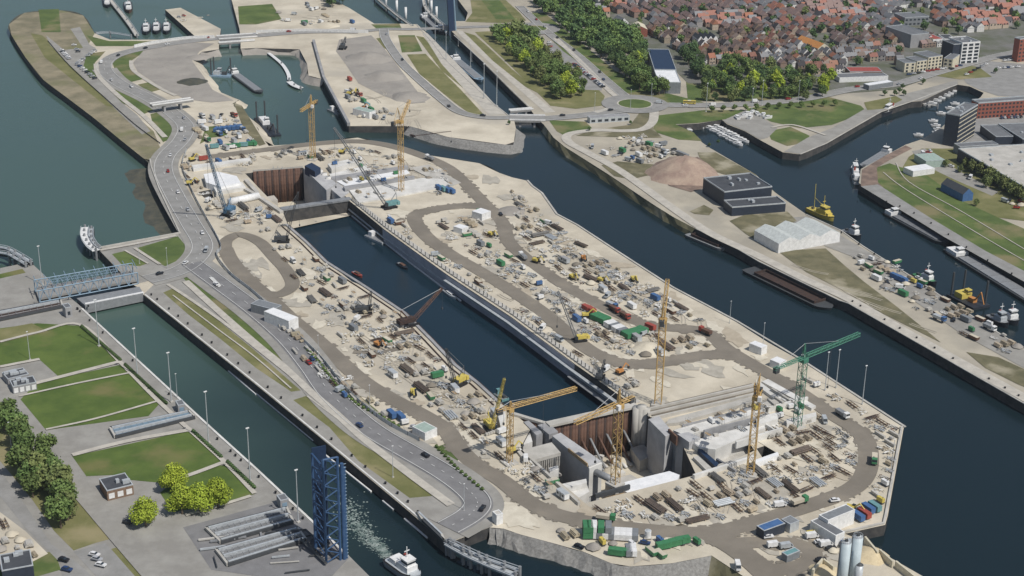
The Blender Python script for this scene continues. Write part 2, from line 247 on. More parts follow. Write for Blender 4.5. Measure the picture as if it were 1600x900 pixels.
# ---------------------------------------------------------------- overlay sheets: (name, material, outline)
_z = {}
def over(name, key, pts, lv=1): return sheet(name, pts, M[key], G + .04 * lv + .002 * _z.setdefault(lv, 0))
OV = [
 ('paving', 'paving', [(152, 388), (282, 364), (300, 400), (280, 425), (210, 445), (188, 424)]),
 # left bank of the west lock
 ('lawn', 'lawn', [(-40, 530), (0, 513), (58, 505), (125, 509), (187, 567), (90, 587), (62, 562), (0, 574), (-40, 585)]),
 ('lawn', 'grass_dry', [(-40, 520), (0, 514), (50, 505), (75, 518), (0, 536), (-40, 545)]),
 ('lawn', 'lawn', [(58, 598), (188, 570), (250, 630), (232, 650), (72, 672), (32, 624)]),
 ('lawn', 'lawn', [(113, 713), (300, 672), (348, 720), (258, 755), (205, 750), (180, 742), (135, 744)]),
 ('lawn', 'lawn', [(290, 738), (352, 726), (398, 772), (330, 790), (270, 800), (250, 770)]),
 ('grass', 'grass_dry', [(-40, 620), (0, 627), (25, 655), (60, 695), (110, 755), (180, 840), (150, 848), (115, 860), (85, 830), (50, 780), (0, 720), (-40, 690)]),
 ('works_apron', 'asphalt', [(286, 824), (425, 786), (470, 802), (545, 872), (505, 915), (330, 890)]),
 ('grass', 'grass', [(48, 870), (85, 860), (95, 890), (60, 900), (0, 930), (-20, 900)]),
 ('grass', 'grass_dry', [(167, 860), (198, 850), (240, 905), (260, 930), (200, 930)]),
 ('lawn', 'lawn', [(-20, 432), (0, 428), (35, 420), (40, 426), (0, 435), (-20, 440)]),
 ('grass', 'grass', [(175, 397), (195, 392), (232, 411), (218, 416), (190, 413)]),
 ('grass', 'grass', [(212, 388), (278, 369), (291, 385), (288, 402), (258, 416), (235, 405)]),
 ('roadway', 'asphalt_pale', [(-40, 700), (0, 735), (40, 790), (80, 850), (115, 875), (150, 905), (180, 940), (100, 940), (95, 880), (40, 825), (0, 775), (-40, 760)]),
 ('roadway', 'asphalt_pale', [(115, 862), (165, 848), (215, 905), (240, 940), (190, 940), (150, 900)]),
 ('sand', 'sand', [(-40, 790), (0, 800), (40, 830), (75, 865), (50, 878), (0, 890), (-40, 900)]),
 # between west lock and the site road
 ('paving', 'paving', [(225, 459), (240, 445), (300, 420), (330, 430), (470, 560), (560, 650), (690, 770), (765, 800), (770, 822), (697, 849), (640, 799), (530, 707), (400, 600), (300, 520)]),
 ('grass', 'grass', [(285, 432), (300, 430), (325, 445), (400, 505), (430, 530), (478, 585), (460, 590), (415, 545), (350, 495), (300, 452)]),
 ('grass', 'grass_dry', [(255, 457), (272, 450), (300, 467), (340, 500), (395, 545), (470, 610), (455, 612), (400, 575), (345, 530), (295, 492)]),
 ('grass', 'grass_dry', [(458, 625), (480, 618), (530, 655), (600, 705), (675, 775), (640, 778), (560, 720), (515, 668)]),
 ('grass', 'grass_dry', [(487, 600), (500, 610), (560, 650), (620, 700), (725, 787), (715, 790), (640, 740), (560, 668)]),
 ('grass', 'grass', [(462, 505), (490, 530), (540, 600), (600, 650), (630, 670), (600, 665), (545, 625), (505, 575), (470, 530)]),
 ('grass', 'grass', [(677, 700), (700, 692), (740, 735), (790, 785), (770, 775), (715, 735), (675, 715)]),
 # peninsula
 ('dike', 'dike', [(14, 38), (38, 20), (95, 16), (130, 24), (148, 52), (135, 75), (150, 105), (200, 170), (240, 205), (250, 230), (236, 250), (225, 248), (190, 220), (145, 183), (108, 155), (68, 125), (40, 90), (18, 55)]),
 ('grass', 'grass', [(60, 15), (92, 14), (95, 50), (65, 50)]),
 ('grass', 'grass_dry', [(48, 52), (66, 55), (100, 88), (150, 135), (178, 168), (165, 165), (120, 130), (70, 90)]),
 ('paving', 'paving', [(110, 45), (125, 42), (140, 70), (150, 75), (140, 100), (160, 130), (190, 160), (215, 180), (235, 205), (222, 210), (190, 180), (150, 140), (105, 98), (78, 70), (72, 55), (100, 78), (130, 75)]),
 ('grass', 'grass', [(135, 55), (170, 64), (255, 64), (205, 72), (150, 72)]),
 ('grass', 'grass', [(135, 85), (150, 82), (165, 80), (148, 98), (155, 118), (140, 122), (130, 105)]),
 ('grass', 'grass', [(175, 95), (190, 85), (230, 78), (205, 95), (205, 110), (225, 123), (205, 128), (180, 112)]),
 ('grass', 'grass', [(165, 132), (185, 135), (215, 155), (240, 172), (225, 178), (190, 160)]),
 ('grass', 'grass', [(215, 132), (235, 128), (250, 140), (235, 144)]),
 ('grass', 'grass', [(235, 178), (262, 172), (278, 190), (270, 215), (255, 222), (240, 200)]),
 ('grass', 'scrub', [(365, 160), (378, 165), (415, 225), (405, 228), (380, 200)]),
 ('grass', 'grass', [(322, 198), (350, 196), (355, 212), (330, 215), (312, 225)]),
 ('gravel', 'gravel', [(225, 78), (300, 66), (335, 68), (312, 80), (300, 95), (320, 122), (332, 140), (365, 157), (330, 160), (290, 155), (250, 135), (215, 112), (208, 98)]),
 # middle land
 ('grass', 'grass', [(372, 10), (425, 6), (440, 30), (400, 38), (374, 38)]),
 ('gravel', 'gravel', [(530, 62), (580, 55), (600, 75), (650, 140), (665, 160), (640, 162), (600, 150), (560, 130), (540, 100), (525, 80)]),
 ('grass', 'grass', [(580, 38), (624, 37), (628, 45), (590, 46)]),
 ('grass', 'grass_dry', [(588, 60), (600, 58), (612, 80), (600, 75)]),
 ('grass', 'grass', [(622, 55), (648, 55), (660, 80), (628, 82)]),
 ('grass', 'grass_dry', [(650, 56), (662, 58), (700, 105), (765, 165), (757, 165), (690, 110)]),
 ('grass', 'grass_dry', [(636, 85), (665, 84), (680, 100), (720, 140), (755, 178), (740, 182), (710, 160), (655, 115)]),
 ('roadway', 'lit', [(660, 52), (668, 52), (720, 105), (775, 165), (790, 178), (765, 180), (735, 150), (690, 100)]),
 # east land
 ('grass', 'grass_dry', [(735, 0), (790, 0), (812, 20), (822, 32), (790, 36), (727, 34), (738, 20)]),
 ('grass', 'grass', [(752, 0), (780, 0), (805, 30), (775, 30)]),
 ('grass', 'grass_dry', [(742, 50), (775, 48), (820, 52), (860, 75), (900, 105), (945, 150), (940, 165), (900, 170), (860, 165), (835, 140), (790, 95)]),
 ('roadway', 'lit', [(712, 48), (722, 48), (770, 92), (850, 160), (868, 175), (852, 176), (800, 130), (745, 80)]),
 ('grass', 'grass_dry', [(725, 50), (742, 55), (765, 75), (800, 108), (850, 150), (820, 135), (770, 95)]),
 ('paving', 'asphalt_pale', [(855, 65), (870, 68), (890, 85), (942, 135), (940, 141), (905, 140), (870, 110), (855, 90)]),
 ('grass', 'grass', [(820, 20), (850, 20), (900, 60), (960, 110), (1020, 140), (1100, 160), (1060, 164), (1000, 155), (950, 130), (880, 80)]),
 ('grass', 'grass', [(1030, 180), (1100, 172), (1200, 172), (1150, 184), (1091, 192), (1055, 194), (1084, 207), (1095, 220), (1060, 218), (1020, 205), (1023, 190)]),
 ('grass', 'grass', [(1072, 128), (1180, 112), (1240, 120), (1312, 124), (1318, 142), (1270, 154), (1170, 158), (1075, 158)]),
 ('grass', 'grass', [(1165, 170), (1290, 150), (1345, 165), (1355, 175), (1300, 195), (1250, 200), (1205, 190)]),
 ('grass', 'grass', [(1200, 205), (1235, 198), (1265, 212), (1262, 222), (1230, 228), (1205, 218)]),
 ('paving', 'paving', [(1130, 188), (1165, 172), (1192, 185), (1215, 200), (1200, 215), (1188, 218), (1164, 204), (1137, 193)]),
 ('paving', 'paving', [(1225, 237), (1262, 215), (1300, 200), (1360, 165), (1400, 150), (1440, 140), (1495, 125), (1497, 131), (1440, 157), (1422, 158), (1375, 174), (1290, 223), (1262, 236), (1249, 240)]),
 ('grass', 'grass_dry', [(1350, 160), (1400, 150), (1410, 156), (1380, 170), (1355, 172)]),
 ('paving', 'asphalt_pale', [(1500, 112), (1540, 95), (1600, 100), (1700, 100), (1700, 150), (1560, 150), (1530, 140), (1510, 130)]),
 ('grass', 'grass_dry', [(1460, 118), (1500, 100), (1530, 105), (1550, 120), (1500, 124)]),
 ('grass', 'grass', [(858, 188), (915, 190), (925, 200), (900, 205), (885, 213), (870, 205)]),
 ('grass', 'scrub', [(1000, 175), (1030, 178), (1020, 200), (1035, 215), (990, 215), (900, 212), (930, 202), (985, 195)]),
 ('paving', 'asphalt_pale', [(1518, 176), (1700, 170), (1700, 235), (1575, 232), (1500, 236), (1480, 225)]),
 ('verge', 'grass_dry', [(1440, 232), (1495, 232), (1600, 300), (1720, 370), (1720, 415), (1600, 345), (1560, 340), (1500, 312), (1450, 275), (1410, 262), (1420, 245)]),
 ('paving', 'paving', [(1425, 236), (1445, 232), (1500, 268), (1560, 300), (1550, 306), (1490, 280), (1440, 256)]),
 ('grass', 'grass', [(1368, 262), (1390, 255), (1410, 262), (1450, 275), (1500, 312), (1560, 340), (1700, 400), (1700, 480), (1600, 425), (1500, 370), (1400, 312), (1370, 285)]),
 ('paving', 'redsand', [(1415, 227), (1425, 232), (1390, 250), (1370, 262), (1372, 285), (1400, 312), (1390, 318), (1345, 290), (1347, 265), (1380, 245)]),
 ('paving', 'asphalt_pale', [(1345, 291), (1372, 288), (1450, 338), (1540, 392), (1700, 475), (1700, 490), (1600, 440), (1520, 395), (1475, 370), (1420, 336)]),
 ('paving', 'paving', [(1230, 340), (1262, 338), (1345, 386), (1452, 451), (1600, 547), (1700, 605), (1700, 640), (1600, 575), (1500, 520), (1400, 450), (1330, 400), (1290, 385)]),
 ('grass', 'scrub', [(1215, 392), (1290, 388), (1320, 415), (1350, 440), (1400, 478), (1440, 510), (1470, 535), (1440, 520), (1380, 490), (1310, 450), (1260, 425)]),
 ('grass', 'scrub', [(1510, 550), (1560, 558), (1640, 595), (1700, 640), (1650, 625), (1590, 600), (1540, 575)]),
 ('grass', 'scrub', [(1140, 345), (1165, 335), (1230, 330), (1245, 345), (1210, 360), (1185, 378), (1165, 365)]),
 ('grass', 'scrub', [(1090, 238), (1118, 238), (1180, 272), (1190, 285), (1130, 272), (1100, 262)]),
 ('gravel', 'redsand', [(1030, 270), (1060, 250), (1090, 245), (1110, 258), (1110, 290), (1080, 300), (1045, 290)]),
 ('grass', 'scrub', [(1078, 330), (1100, 320), (1115, 328), (1108, 336), (1085, 334)]),
 ('roof_ground', 'town', [(880, -60), (905, 0), (945, 40), (1000, 70), (1050, 105), (1075, 130), (1160, 135), (1290, 148), (1400, 140), (1500, 105), (1700, 60), (1900, -60)]),
 ('grass', 'scrub', [(940, 258), (965, 252), (1035, 258), (1030, 270), (985, 280), (960, 275)]),
]
for i, (nm, k, pts) in enumerate(OV):
    sheet({'dike': 'dike', 'roof_ground': 'town_ground'}.get(nm, nm), pts, M[k], G + .05 + .002 * i)
ZR = G + .05 + .002 * len(OV) + .02
# ---------------------------------------------------------------- roads
def road(name, pts, wd, key='haul', lv=0, z=None, w1=None):
    b = MB(); ribbon(b, path(pts), wd, ZR + .012 * lv if z is None else z, w1=w1); o = b.build(name, M[key]); o['kind'] = 'structure'; return o
HR = [
 [(352, 388), (362, 408), (386, 436), (420, 465), (455, 498), (500, 535), (560, 590), (610, 622), (660, 648), (697, 672), (716, 700), (745, 728), (785, 752), (835, 790), (900, 812), (1000, 827), (1100, 833), (1160, 822), (1240, 798), (1320, 770), (1350, 745), (1357, 710), (1345, 678), (1300, 648), (1240, 607), (1180, 572), (1135, 545), (1100, 518), (1040, 512), (1000, 505), (940, 478), (880, 445), (830, 410), (795, 378), (785, 348), (757, 318), (735, 295), (700, 262), (650, 240), (600, 226), (550, 221), (480, 226), (400, 236), (330, 245)],
 [(760, 322), (720, 322), (675, 328), (648, 338), (662, 365), (700, 395), (760, 430), (840, 482), (895, 528), (935, 555), (985, 570), (1040, 566), (1100, 555), (1150, 556)],
 [(1110, 835), (1150, 858), (1190, 890), (1240, 940)],
 [(1135, 850), (1190, 848), (1240, 850), (1268, 862), (1262, 880), (1225, 890), (1190, 888)],
 [(552, 550), (590, 552), (625, 545)],
 [(412, 459), (438, 460), (457, 446), (448, 424), (430, 404), (405, 378), (375, 367), (354, 376), (352, 390)]]
for i, h in enumerate(HR): road('haul_road', h, (9, 9.5, 11, 8, 4, 8)[i], 'haul', i)
AR = [
 ([(560, 50), (480, 50), (400, 56), (340, 60), (270, 68), (205, 80), (172, 92), (163, 108), (185, 130), (235, 155), (268, 176), (290, 198), (283, 220), (260, 245), (256, 270), (275, 310), (298, 350), (316, 382), (308, 404), (280, 424), (230, 438)], 13, 'asphalt_pale'),
 ([(300, 412), (345, 445), (400, 486), (450, 530), (485, 572), (515, 614), (552, 650), (590, 679), (640, 708), (690, 737), (728, 764), (746, 786), (735, 805), (700, 826)], 13, 'asphalt'),
 ([(600, 46), (603, 62), (625, 95), (650, 120), (690, 155), (720, 176), (760, 184), (800, 184)], 9, 'asphalt_pale'),
 ([(560, 50), (600, 46), (640, 46), (700, 44), (760, 42), (812, 44)], 9, 'asphalt_pale'),
 ([(848, 186), (900, 182), (950, 176), (982, 172)], 12, 'asphalt_pale'),
 ([(812, 10), (835, 32), (862, 56), (900, 85), (940, 120), (975, 150)], 9, 'asphalt_pale'),
 ([(868, 60), (905, 95), (950, 140), (965, 155), (955, 168), (930, 176)], 5, 'lit'),
 ([(1030, 164), (1080, 165), (1150, 164), (1250, 156), (1330, 140), (1400, 132), (1470, 112), (1560, 88), (1700, 60)], 12, 'asphalt_pale'),
 ([(1022, 172), (1020, 190), (1005, 202), (975, 205), (930, 204), (890, 210), (888, 222), (920, 240), (970, 268), (1050, 325), (1110, 365), (1180, 398), (1260, 438), (1330, 470), (1420, 522), (1600, 622), (1800, 735)], 7, 'lit'),
 ([(150, 100), (155, 120), (185, 150), (225, 182), (258, 215)], 4, 'lit'),
 ([(205, 95), (210, 112), (250, 138), (275, 150)], 3.5, 'lit'),
 ([(25, 655), (60, 690), (130, 770), (190, 840), (260, 920)], 9, 'paving'),
]
road('road_shoulder', AR[1][0], 22, 'paving', 4)
road('road_shoulder', AR[0][0][7:], 20, 'paving', 4.5)
for i, (p, wd, k) in enumerate(AR): road('road', p, wd, k, 5 + i)
for c, ro, ri in (((835, 45), 17, 12.5), ((992, 163), 19, 14)):     # roundabouts
    p = P(*c); b = MB(); n = 40
    for r0, r1, key, nm, z in ((0, ri - 1.2, 'grass', 'grass', .36), (ri - 1.2, ri, 'lit', 'kerb', .38), (ri, ro + 7, 'asphalt_pale', 'road', .3)):
        b = MB(); vs = []
        for rr in (r0, r1): vs += [(p.x + rr * math.cos(2 * math.pi * i / n), p.y + rr * math.sin(2 * math.pi * i / n), ZR + z) for i in range(n)]
        b.add(vs, [(i, (i + 1) % n, n + (i + 1) % n, n + i)[::-1] for i in range(n)]); b.build(nm, M[key])['kind'] = 'structure'
def lines(pts, dists, wd=.35, dash=None, z=.42, name='road_marking'):
    b = MB(); pp = path(pts)
    for d in dists:
        if dash:
            q = offs(pp, d)
            for i in range(0, len(q) - 1, 2): ribbon(b, [q[i], q[i].lerp(q[i + 1], .6)], wd, ZR + z)
        else: ribbon(b, pp, wd, ZR + z, d)
    b.build(name, M['line'])['kind'] = 'structure'
lines(AR[0][0], (-5.8, 5.8)); lines(AR[0][0], (0,), dash=1); lines(AR[1][0], (-5.5, 5.5), .35); lines(AR[1][0], (0,), .3, 1)
for a in (2, 3, 4, 5, 7): lines(AR[a][0], (-AR[a][1] / 2 + .5, AR[a][1] / 2 - .5), .4)
sheet('road_marking', [(326, 433), (333, 433), (346, 446), (342, 449)], M['line'], ZR + .46)
# pale site tracks beside the grass, dividing hedges / paths
for p, wd in (([(262, 445), (300, 470), (350, 505), (410, 552), (470, 600)], 2), ([(290, 440), (345, 490), (400, 538), (440, 571), (482, 610), (525, 647), (570, 688), (640, 742), (705, 790)], 4), ([(480, 620), (560, 680), (680, 775)], .8), ([(270, 462), (340, 515), (400, 560), (455, 608)], .8),
              ([(0, 535), (60, 520), (125, 508), (187, 566), (250, 630), (348, 720), (398, 772)], 2.2), ([(55, 600), (187, 566)], 3), ([(0, 574), (62, 562)], 2.5), ([(30, 620), (120, 600), (205, 583)], 1.5), ([(72, 672), (150, 655), (245, 628)], 1.5), ([(113, 712), (200, 690), (300, 672)], 3), ([(258, 755), (300, 742), (348, 724)], 2.5), ([(392, 776), (330, 795), (290, 806)], 2),
              ([(195, 392), (232, 413)], 1.2), ([(210, 388), (250, 414)], 2), ([(155, 392), (210, 382), (275, 369)], 3), ([(1400, 255), (1420, 285), (1500, 330), (1600, 390)], .7), ([(1380, 270), (1420, 300), (1560, 385), (1640, 430)], .7), ([(1205, 200), (1240, 196), (1290, 212)], 2.5)):
    _pl = globals().get('_pl', 18) + .35; road('path', p, wd, 'lit', _pl)

# tyre tracks pressed into the sand: real shallow bands of churned ground
def inz(x, y, poly):
    c = False
    for i in range(len(poly)):
        (x1, y1), (x2, y2) = poly[i], poly[(i + 1) % len(poly)]
        if (y1 > y) != (y2 > y) and x < (x2 - x1) * (y - y1) / (y2 - y1) + x1: c = not c
    return c
tm = mat('tyre_track', (.47, .43, .355), (.36, .325, .265), .2, .95, world=True)
q = random.Random(12)
for zp, n in (([(500, 460), (620, 520), (760, 640), (700, 640), (560, 540)], 26), ([(620, 360), (760, 440), (1000, 600), (960, 600), (800, 480)], 18), ([(700, 340), (860, 460), (1090, 540), (960, 550), (740, 410)], 22), ([(830, 330), (1050, 470), (1150, 540), (1000, 480), (860, 400)], 24), ([(920, 800), (1340, 700), (1340, 745), (1100, 815)], 24), ([(1240, 590), (1390, 680), (1370, 780), (1340, 650)], 14), ([(420, 240), (640, 250), (700, 300), (560, 245)], 14), ([(500, 80), (560, 190), (780, 215), (640, 165)], 20), ([(900, 220), (1080, 330), (1300, 450), (1600, 600), (1400, 480), (1100, 330)], 26), ([(300, 240), (400, 330), (440, 345), (330, 340)], 12), ([(440, 10), (560, 42), (500, 45)], 8)):
    b = MB(); xs = [p[0] for p in zp]; ys = [p[1] for p in zp]
    for i in range(n):
        k = q.randrange(len(zp)); a = zp[k]; c = zp[(k + 1) % len(zp)]; e_ = zp[(k + 2) % len(zp)]; t = q.random(); r = q.random() * .6
        x = (a[0] * (1 - t) + c[0] * t) * (1 - r) + e_[0] * r; y = (a[1] * (1 - t) + c[1] * t) * (1 - r) + e_[1] * r
        p = P(x, y); an = math.atan2(P(900, 568).y - P(700, 428).y, P(900, 568).x - P(700, 428).x) + q.gauss(0, .5); pts = [p.copy()]
        cv = q.gauss(0, .12)
        for j in range(q.randint(6, 14)):
            an += cv + q.gauss(0, .05); p = p + Vector((math.cos(an), math.sin(an), 0)) * 4
            if not inz(p.x, p.y, [tuple(P(*v)[:2]) for v in zp]): break
            pts.append(p.copy())
        if len(pts) < 4: continue
        for d in (-.9, .9): ribbon(b, pts, .5, ZR - .012 + .0001 * i, d)
    b.build('tyre_track', tm)['kind'] = 'structure'

# mud dragged off the haul roads and damp or crushed patches in the sand: ragged real patches
def blot(b, c, r, z, q, n=13, el=1.0, an=0):
    o = [r * q.uniform(.45, 1.25) for _ in range(n)]; ca, sa = math.cos(an), math.sin(an); vs = []
    for i in range(n):
        t = 2 * math.pi * i / n; x, y = o[i] * math.cos(t) * el, o[i] * math.sin(t); vs.append((c.x + x * ca - y * sa, c.y + x * sa + y * ca, z))
    vs.append((c.x, c.y, z)); b.add(vs, [(i, (i + 1) % n, n) for i in range(n)])
q = random.Random(77); b = MB(); AX = math.atan2(P(900, 568).y - P(700, 428).y, P(900, 568).x - P(700, 428).x)
L1w = [tuple(P(*v)[:2]) for v in L1]; HLw = [[tuple(P(*v)[:2]) for v in h] for h in (CH_HOLE, PIT2, BOX1, BOX2, BOX3)]
def onland(p, m=8):
    return all(inz(p.x + dx, p.y + dy, L1w) and not any(inz(p.x + dx, p.y + dy, h) for h in HLw) for dx in (-m, 0, m) for dy in (-m, 0, m))
for h in HR[:4]:
    pp = path(h); w_ = offs(pp, 5); v_ = offs(pp, -5)
    for i in range(2, len(pp) - 1):
        for e_ in (w_, v_):
            if q.random() < .5 and onland(e_[i]): blot(b, e_[i], q.uniform(.5, 1.5), ZR - .004 + .00001 * len(b.f), q, 11, q.uniform(1, 2.5), math.atan2((pp[i + 1] - pp[i]).y, (pp[i + 1] - pp[i]).x))
b.build('road_mud', M['haul'])['kind'] = 'structure'
for k, (key, n, z0, r0, r1) in enumerate((('grey_spill', 80, -.010, 2, 8), ('pale_spill', 110, -.0085, 2, 7), ('brown_spill', 45, -.007, 1.5, 6))):
    m_ = (mat('grey_spill', (.44, .41, .35), (.34, .315, .265), .2, .95, world=True), mat('pale_spill', (.62, .575, .475), (.52, .475, .385), .2, .95, world=True), mat('brown_spill', (.44, .385, .30), (.37, .32, .245), .2, .95, world=True))[k]
    b = MB(); t_ = 0
    while t_ < n:
        x, y = q.uniform(290, 1400), q.uniform(220, 870); p = P(x, y)
        if not onland(p, 9): t_ += .05; continue
        if x + 25 < 300 or (x < 760 and (y - 430) > (x - 330) * .86): t_ += .05; continue
        blot(b, p, q.uniform(r0, r1), ZR + z0 + .00001 * len(b.f) * .3, q, 13, q.uniform(1, 2.6), AX + q.gauss(0, .3)); t_ += 1
    b.build('sand_patch', m_)['kind'] = 'structure'
# ---------------------------------------------------------------- object materials
def C(key, c, rough=.6, rand=0, metal=0, c2=None, s=.6, spec=.3): return mat(key, c, c2 or tuple(x * .8 for x in c), s, rough, metal, rand=rand, spec=spec)
M['rust'] = C('rusty_steel', (.16, .09, .062), .8, c2=(.095, .055, .042), s=.35)
M['rust_d'] = C('dark_rust', (.075, .045, .035), .8, c2=(.04, .03, .028))
M['steel'] = C('grey_steel', (.30, .31, .32), .5, metal=.2)
M['steel_d'] = C('dark_steel', (.07, .075, .08), .6)
M['galv'] = C('galvanised_steel', (.52, .55, .57), .45, metal=.2)
M['blue_st'] = C('blue_painted_steel', (.05, .105, .21), .5, c2=(.035, .08, .17))
M['blue_pale'] = C('pale_blue_steel', (.23, .33, .42), .5)
M['navy_plate'] = C('navy_deck_plate', (.02, .04, .085), .5)
M['ycrane'] = C('yellow_crane_paint', (.50, .34, .13), .6, c2=(.38, .25, .10))
M['ocrane'] = C('orange_crane_paint', (.46, .25, .11), .6, c2=(.34, .18, .07))
M['gcrane'] = C('green_crane_paint', (.07, .22, .15), .5)
M['bcrane'] = C('blue_crane_paint', (.09, .19, .30), .5)
M['white'] = C('white_paint', (.78, .78, .77), .45)
M['white_s'] = C('white_sheet', (.80, .80, .80), .6, c2=(.68, .69, .70), s=.3)
M['black'] = C('black_rubber', (.02, .02, .022), .7)
M['glass'] = C('dark_glass', (.03, .04, .05), .1, spec=.5)
M['roofg'] = C('grey_roofing', (.17, .18, .19), .85, c2=(.13, .135, .145), s=.25)
M['roofd'] = C('dark_roofing', (.075, .08, .09), .8, c2=(.055, .06, .068), s=.25)
M['clad_d'] = C('dark_cladding', (.035, .045, .065), .5)
M['clad_g'] = C('grey_cladding', (.22, .235, .25), .6)
M['brick'] = C('red_brick', (.30, .10, .07), .85, c2=(.22, .08, .055), s=1.5)
M['brickb'] = C('brown_brick', (.24, .17, .12), .9, c2=(.18, .12, .09), s=1.5)
M['cream'] = C('cream_render', (.62, .57, .44), .85)
M['timber'] = C('timber', (.42, .31, .18), .85, c2=(.28, .2, .12))
M['yellow'] = C('yellow_paint', (.62, .50, .12), .5)
M['red'] = C('red_paint', (.36, .08, .06), .5)
M['blue'] = C('blue_paint', (.07, .15, .32), .5)
M['green'] = C('green_paint', (.06, .22, .10), .5)
M['teal'] = C('teal_paint', (.16, .32, .33), .5)
M['green_p'] = C('pale_green_sheet', (.36, .45, .40), .6)
M['orange'] = C('orange_paint', (.55, .25, .08), .5)
M['wood_hull'] = C('dark_hull', (.03, .035, .045), .5)
M['conc_m'] = mat('pier_concrete', (.47, .47, .47), (.36, .36, .365), .15, .85, detail=8, world=True)
TH = {}
def slab(name, pts, z0, z1, m, label=None, cat=None, parent=None, inset=None):
    b = MB(); b.prism([tuple(P(x, y, z1)[:2]) for x, y in pts], z0, z1); o = b.build(name, m, parent)
    return tag(o, label, cat) if label else o
def copy_part(o, loc, rz=0, parent=None, scale=None):
    c = o.copy(); col.objects.link(c); c.location = loc; c.rotation_euler = (0, 0, rz)
    if parent: c.parent = parent
    if scale: c.scale = scale
    return c
def local(e, v): return e.matrix_basis.inverted() @ Vector(v)
def bld(name, label, cat, A, B, Cc, h, wm, rm, parapet=.5, win=None, zb=G, group=None, roofbits=0, wincol='glass'):
    """flat-roofed building from the pixels of three roof corners"""
    ctr, L, W, a = rect(A, B, Cc, zb + h); e = empty(name, (ctr.x, ctr.y, zb), a, label, cat, group)
    MB().box((0, 0, 0), (L, W, h)).build('wall', wm, e)
    b = MB().box((0, 0, h + .003), (L - .8, W - .8, .12)); r_ = b.build('roof', rm, e)
    p = MB()
    for s in (-1, 1):
        p.box((0, s * (W / 2 - .18), h + .002), (L + .1, .42, parapet)); p.box((s * (L / 2 - .18), 0, h + .004), (.42, W - .5, parapet))
    p.build('parapet', M['galv'] if wm != M['white'] else M['white'], e)
    q = random.Random(len(name) + int(L * 10))
    for k in range(roofbits):
        MB().box((q.uniform(-.36, .36) * L, q.uniform(-.36, .36) * W, h + .12), (q.uniform(1.2, 3.2), q.uniform(1, 2.2), q.uniform(.7, 1.6))).build('roof_unit', M['galv'], r_)
    if win:      # (storeys, bay width, window width, window height, sides)
        st, bay, ww, wh, sides = win; base = None; fh = h / st
        for sd in sides:
            ln = L if sd in 'sn' else W; nb = max(1, int(ln / bay)); off = W / 2 if sd in 'sn' else L / 2
            rz = {'s': 0, 'e': math.pi / 2, 'n': math.pi, 'w': -math.pi / 2}[sd]
            for f in range(st):
                for i in range(nb):
                    t = -ln / 2 + ln * (i + .5) / nb; ca, sa = math.cos(rz), math.sin(rz); pos = (t * ca + off * sa, t * sa - off * ca, fh * f + fh * .45)
                    if base is None:
                        base = MB().box((0, 0, -wh / 2), (ww, .16, wh)).build('window', M[wincol], e); base.location = pos; base.rotation_euler = (0, 0, rz)
                    else: copy_part(base, pos, rz)
    return e, L, W
# ---------------------------------------------------------------- chamber edges, lock heads
def pile_wall(name, label, A, B, z0, z1, n, r, mats, cap=2.6, capm='conc', spare=None):
    a, b_ = P(*A, z1), P(*B, z1); e = empty(name, (a.x, a.y, z0), 0, label, 'pile wall')
    pr = MB().cyl((0, 0, 0), (0, 0, z1 - z0), r, n=10).build('pile', mats[0], e, True); pr.location = (0, 0, 0); p2 = None
    d = b_ - a
    for i in range(n):
        t = (i + .5) / n; loc = (d.x * t, d.y * t, 0)
        if spare and spare[0] < t < spare[1]: continue
        if i == 0: pr.location = loc
        elif i % 3 == 1:
            if p2 is None: p2 = MB().cyl((0, 0, 0), (0, 0, z1 - z0 - .8), r * .8, n=8).build('pile', mats[1], e, True); p2.location = loc
            else: copy_part(p2, loc)
        else: copy_part(pr, loc)
    t = d.normalized(); b = MB(); b.box(((d.x) / 2, (d.y) / 2, z1 - z0 + .02), (d.length + 1, cap, 1.1), math.atan2(d.y, d.x)); b.build('cap_beam', M[capm], e)
    MB().box((d.x / 2 + t.y * -r * .2, d.y / 2 + t.x * r * .2, 0), (d.length, r * 1.0, z1 - z0 - .3), math.atan2(d.y, d.x)).build('sheet_piling', mats[1], e)
    return e
pile_wall('pile_wall', 'rusty tubular pile wall under a grey cap beam between the dock water and the near construction pit', (857, 665), (992, 635), -17, 5.5, 30, 1.0, (M['rust'], M['rust_d']), 4.5)
pile_wall('pile_wall', 'tall rusty tube pile wall on the far side of the far pit with a dark gap in it', (396, 268), (472, 262), -17, 6, 20, 1.15, (M['rust'], M['rust_d']), .1)
pile_wall('pile_wall', 'cofferdam wall with grey walkway at the far end of the dock basin', (440, 328), (547, 312), -5, 4.6, 30, .9, (M['rust'], M['conc']), 5, 'steel')
pile_wall('pile_wall', 'short rusty pile wall at the near left corner of the dock basin', (800, 648), (857, 665), -10, 5, 14, .9, (M['rust'], M['rust_d']), 2)
sheet('sand_slope', [(448, 342), (547, 326), (560, 334), (452, 358)], M['sand'], -3.2)
def face_wall(name, label, pts, z0, z1, th, m, cat, z=None):
    """vertical wall with thickness following a pixel line given at height z1"""
    pp = [P(x, y, z if z is not None else z1) for x, y in pts]; b = MB(); ribbon(b, pp, th, z0, h=z1 - z0); o = b.build(name, m); return tag(o, label, cat)
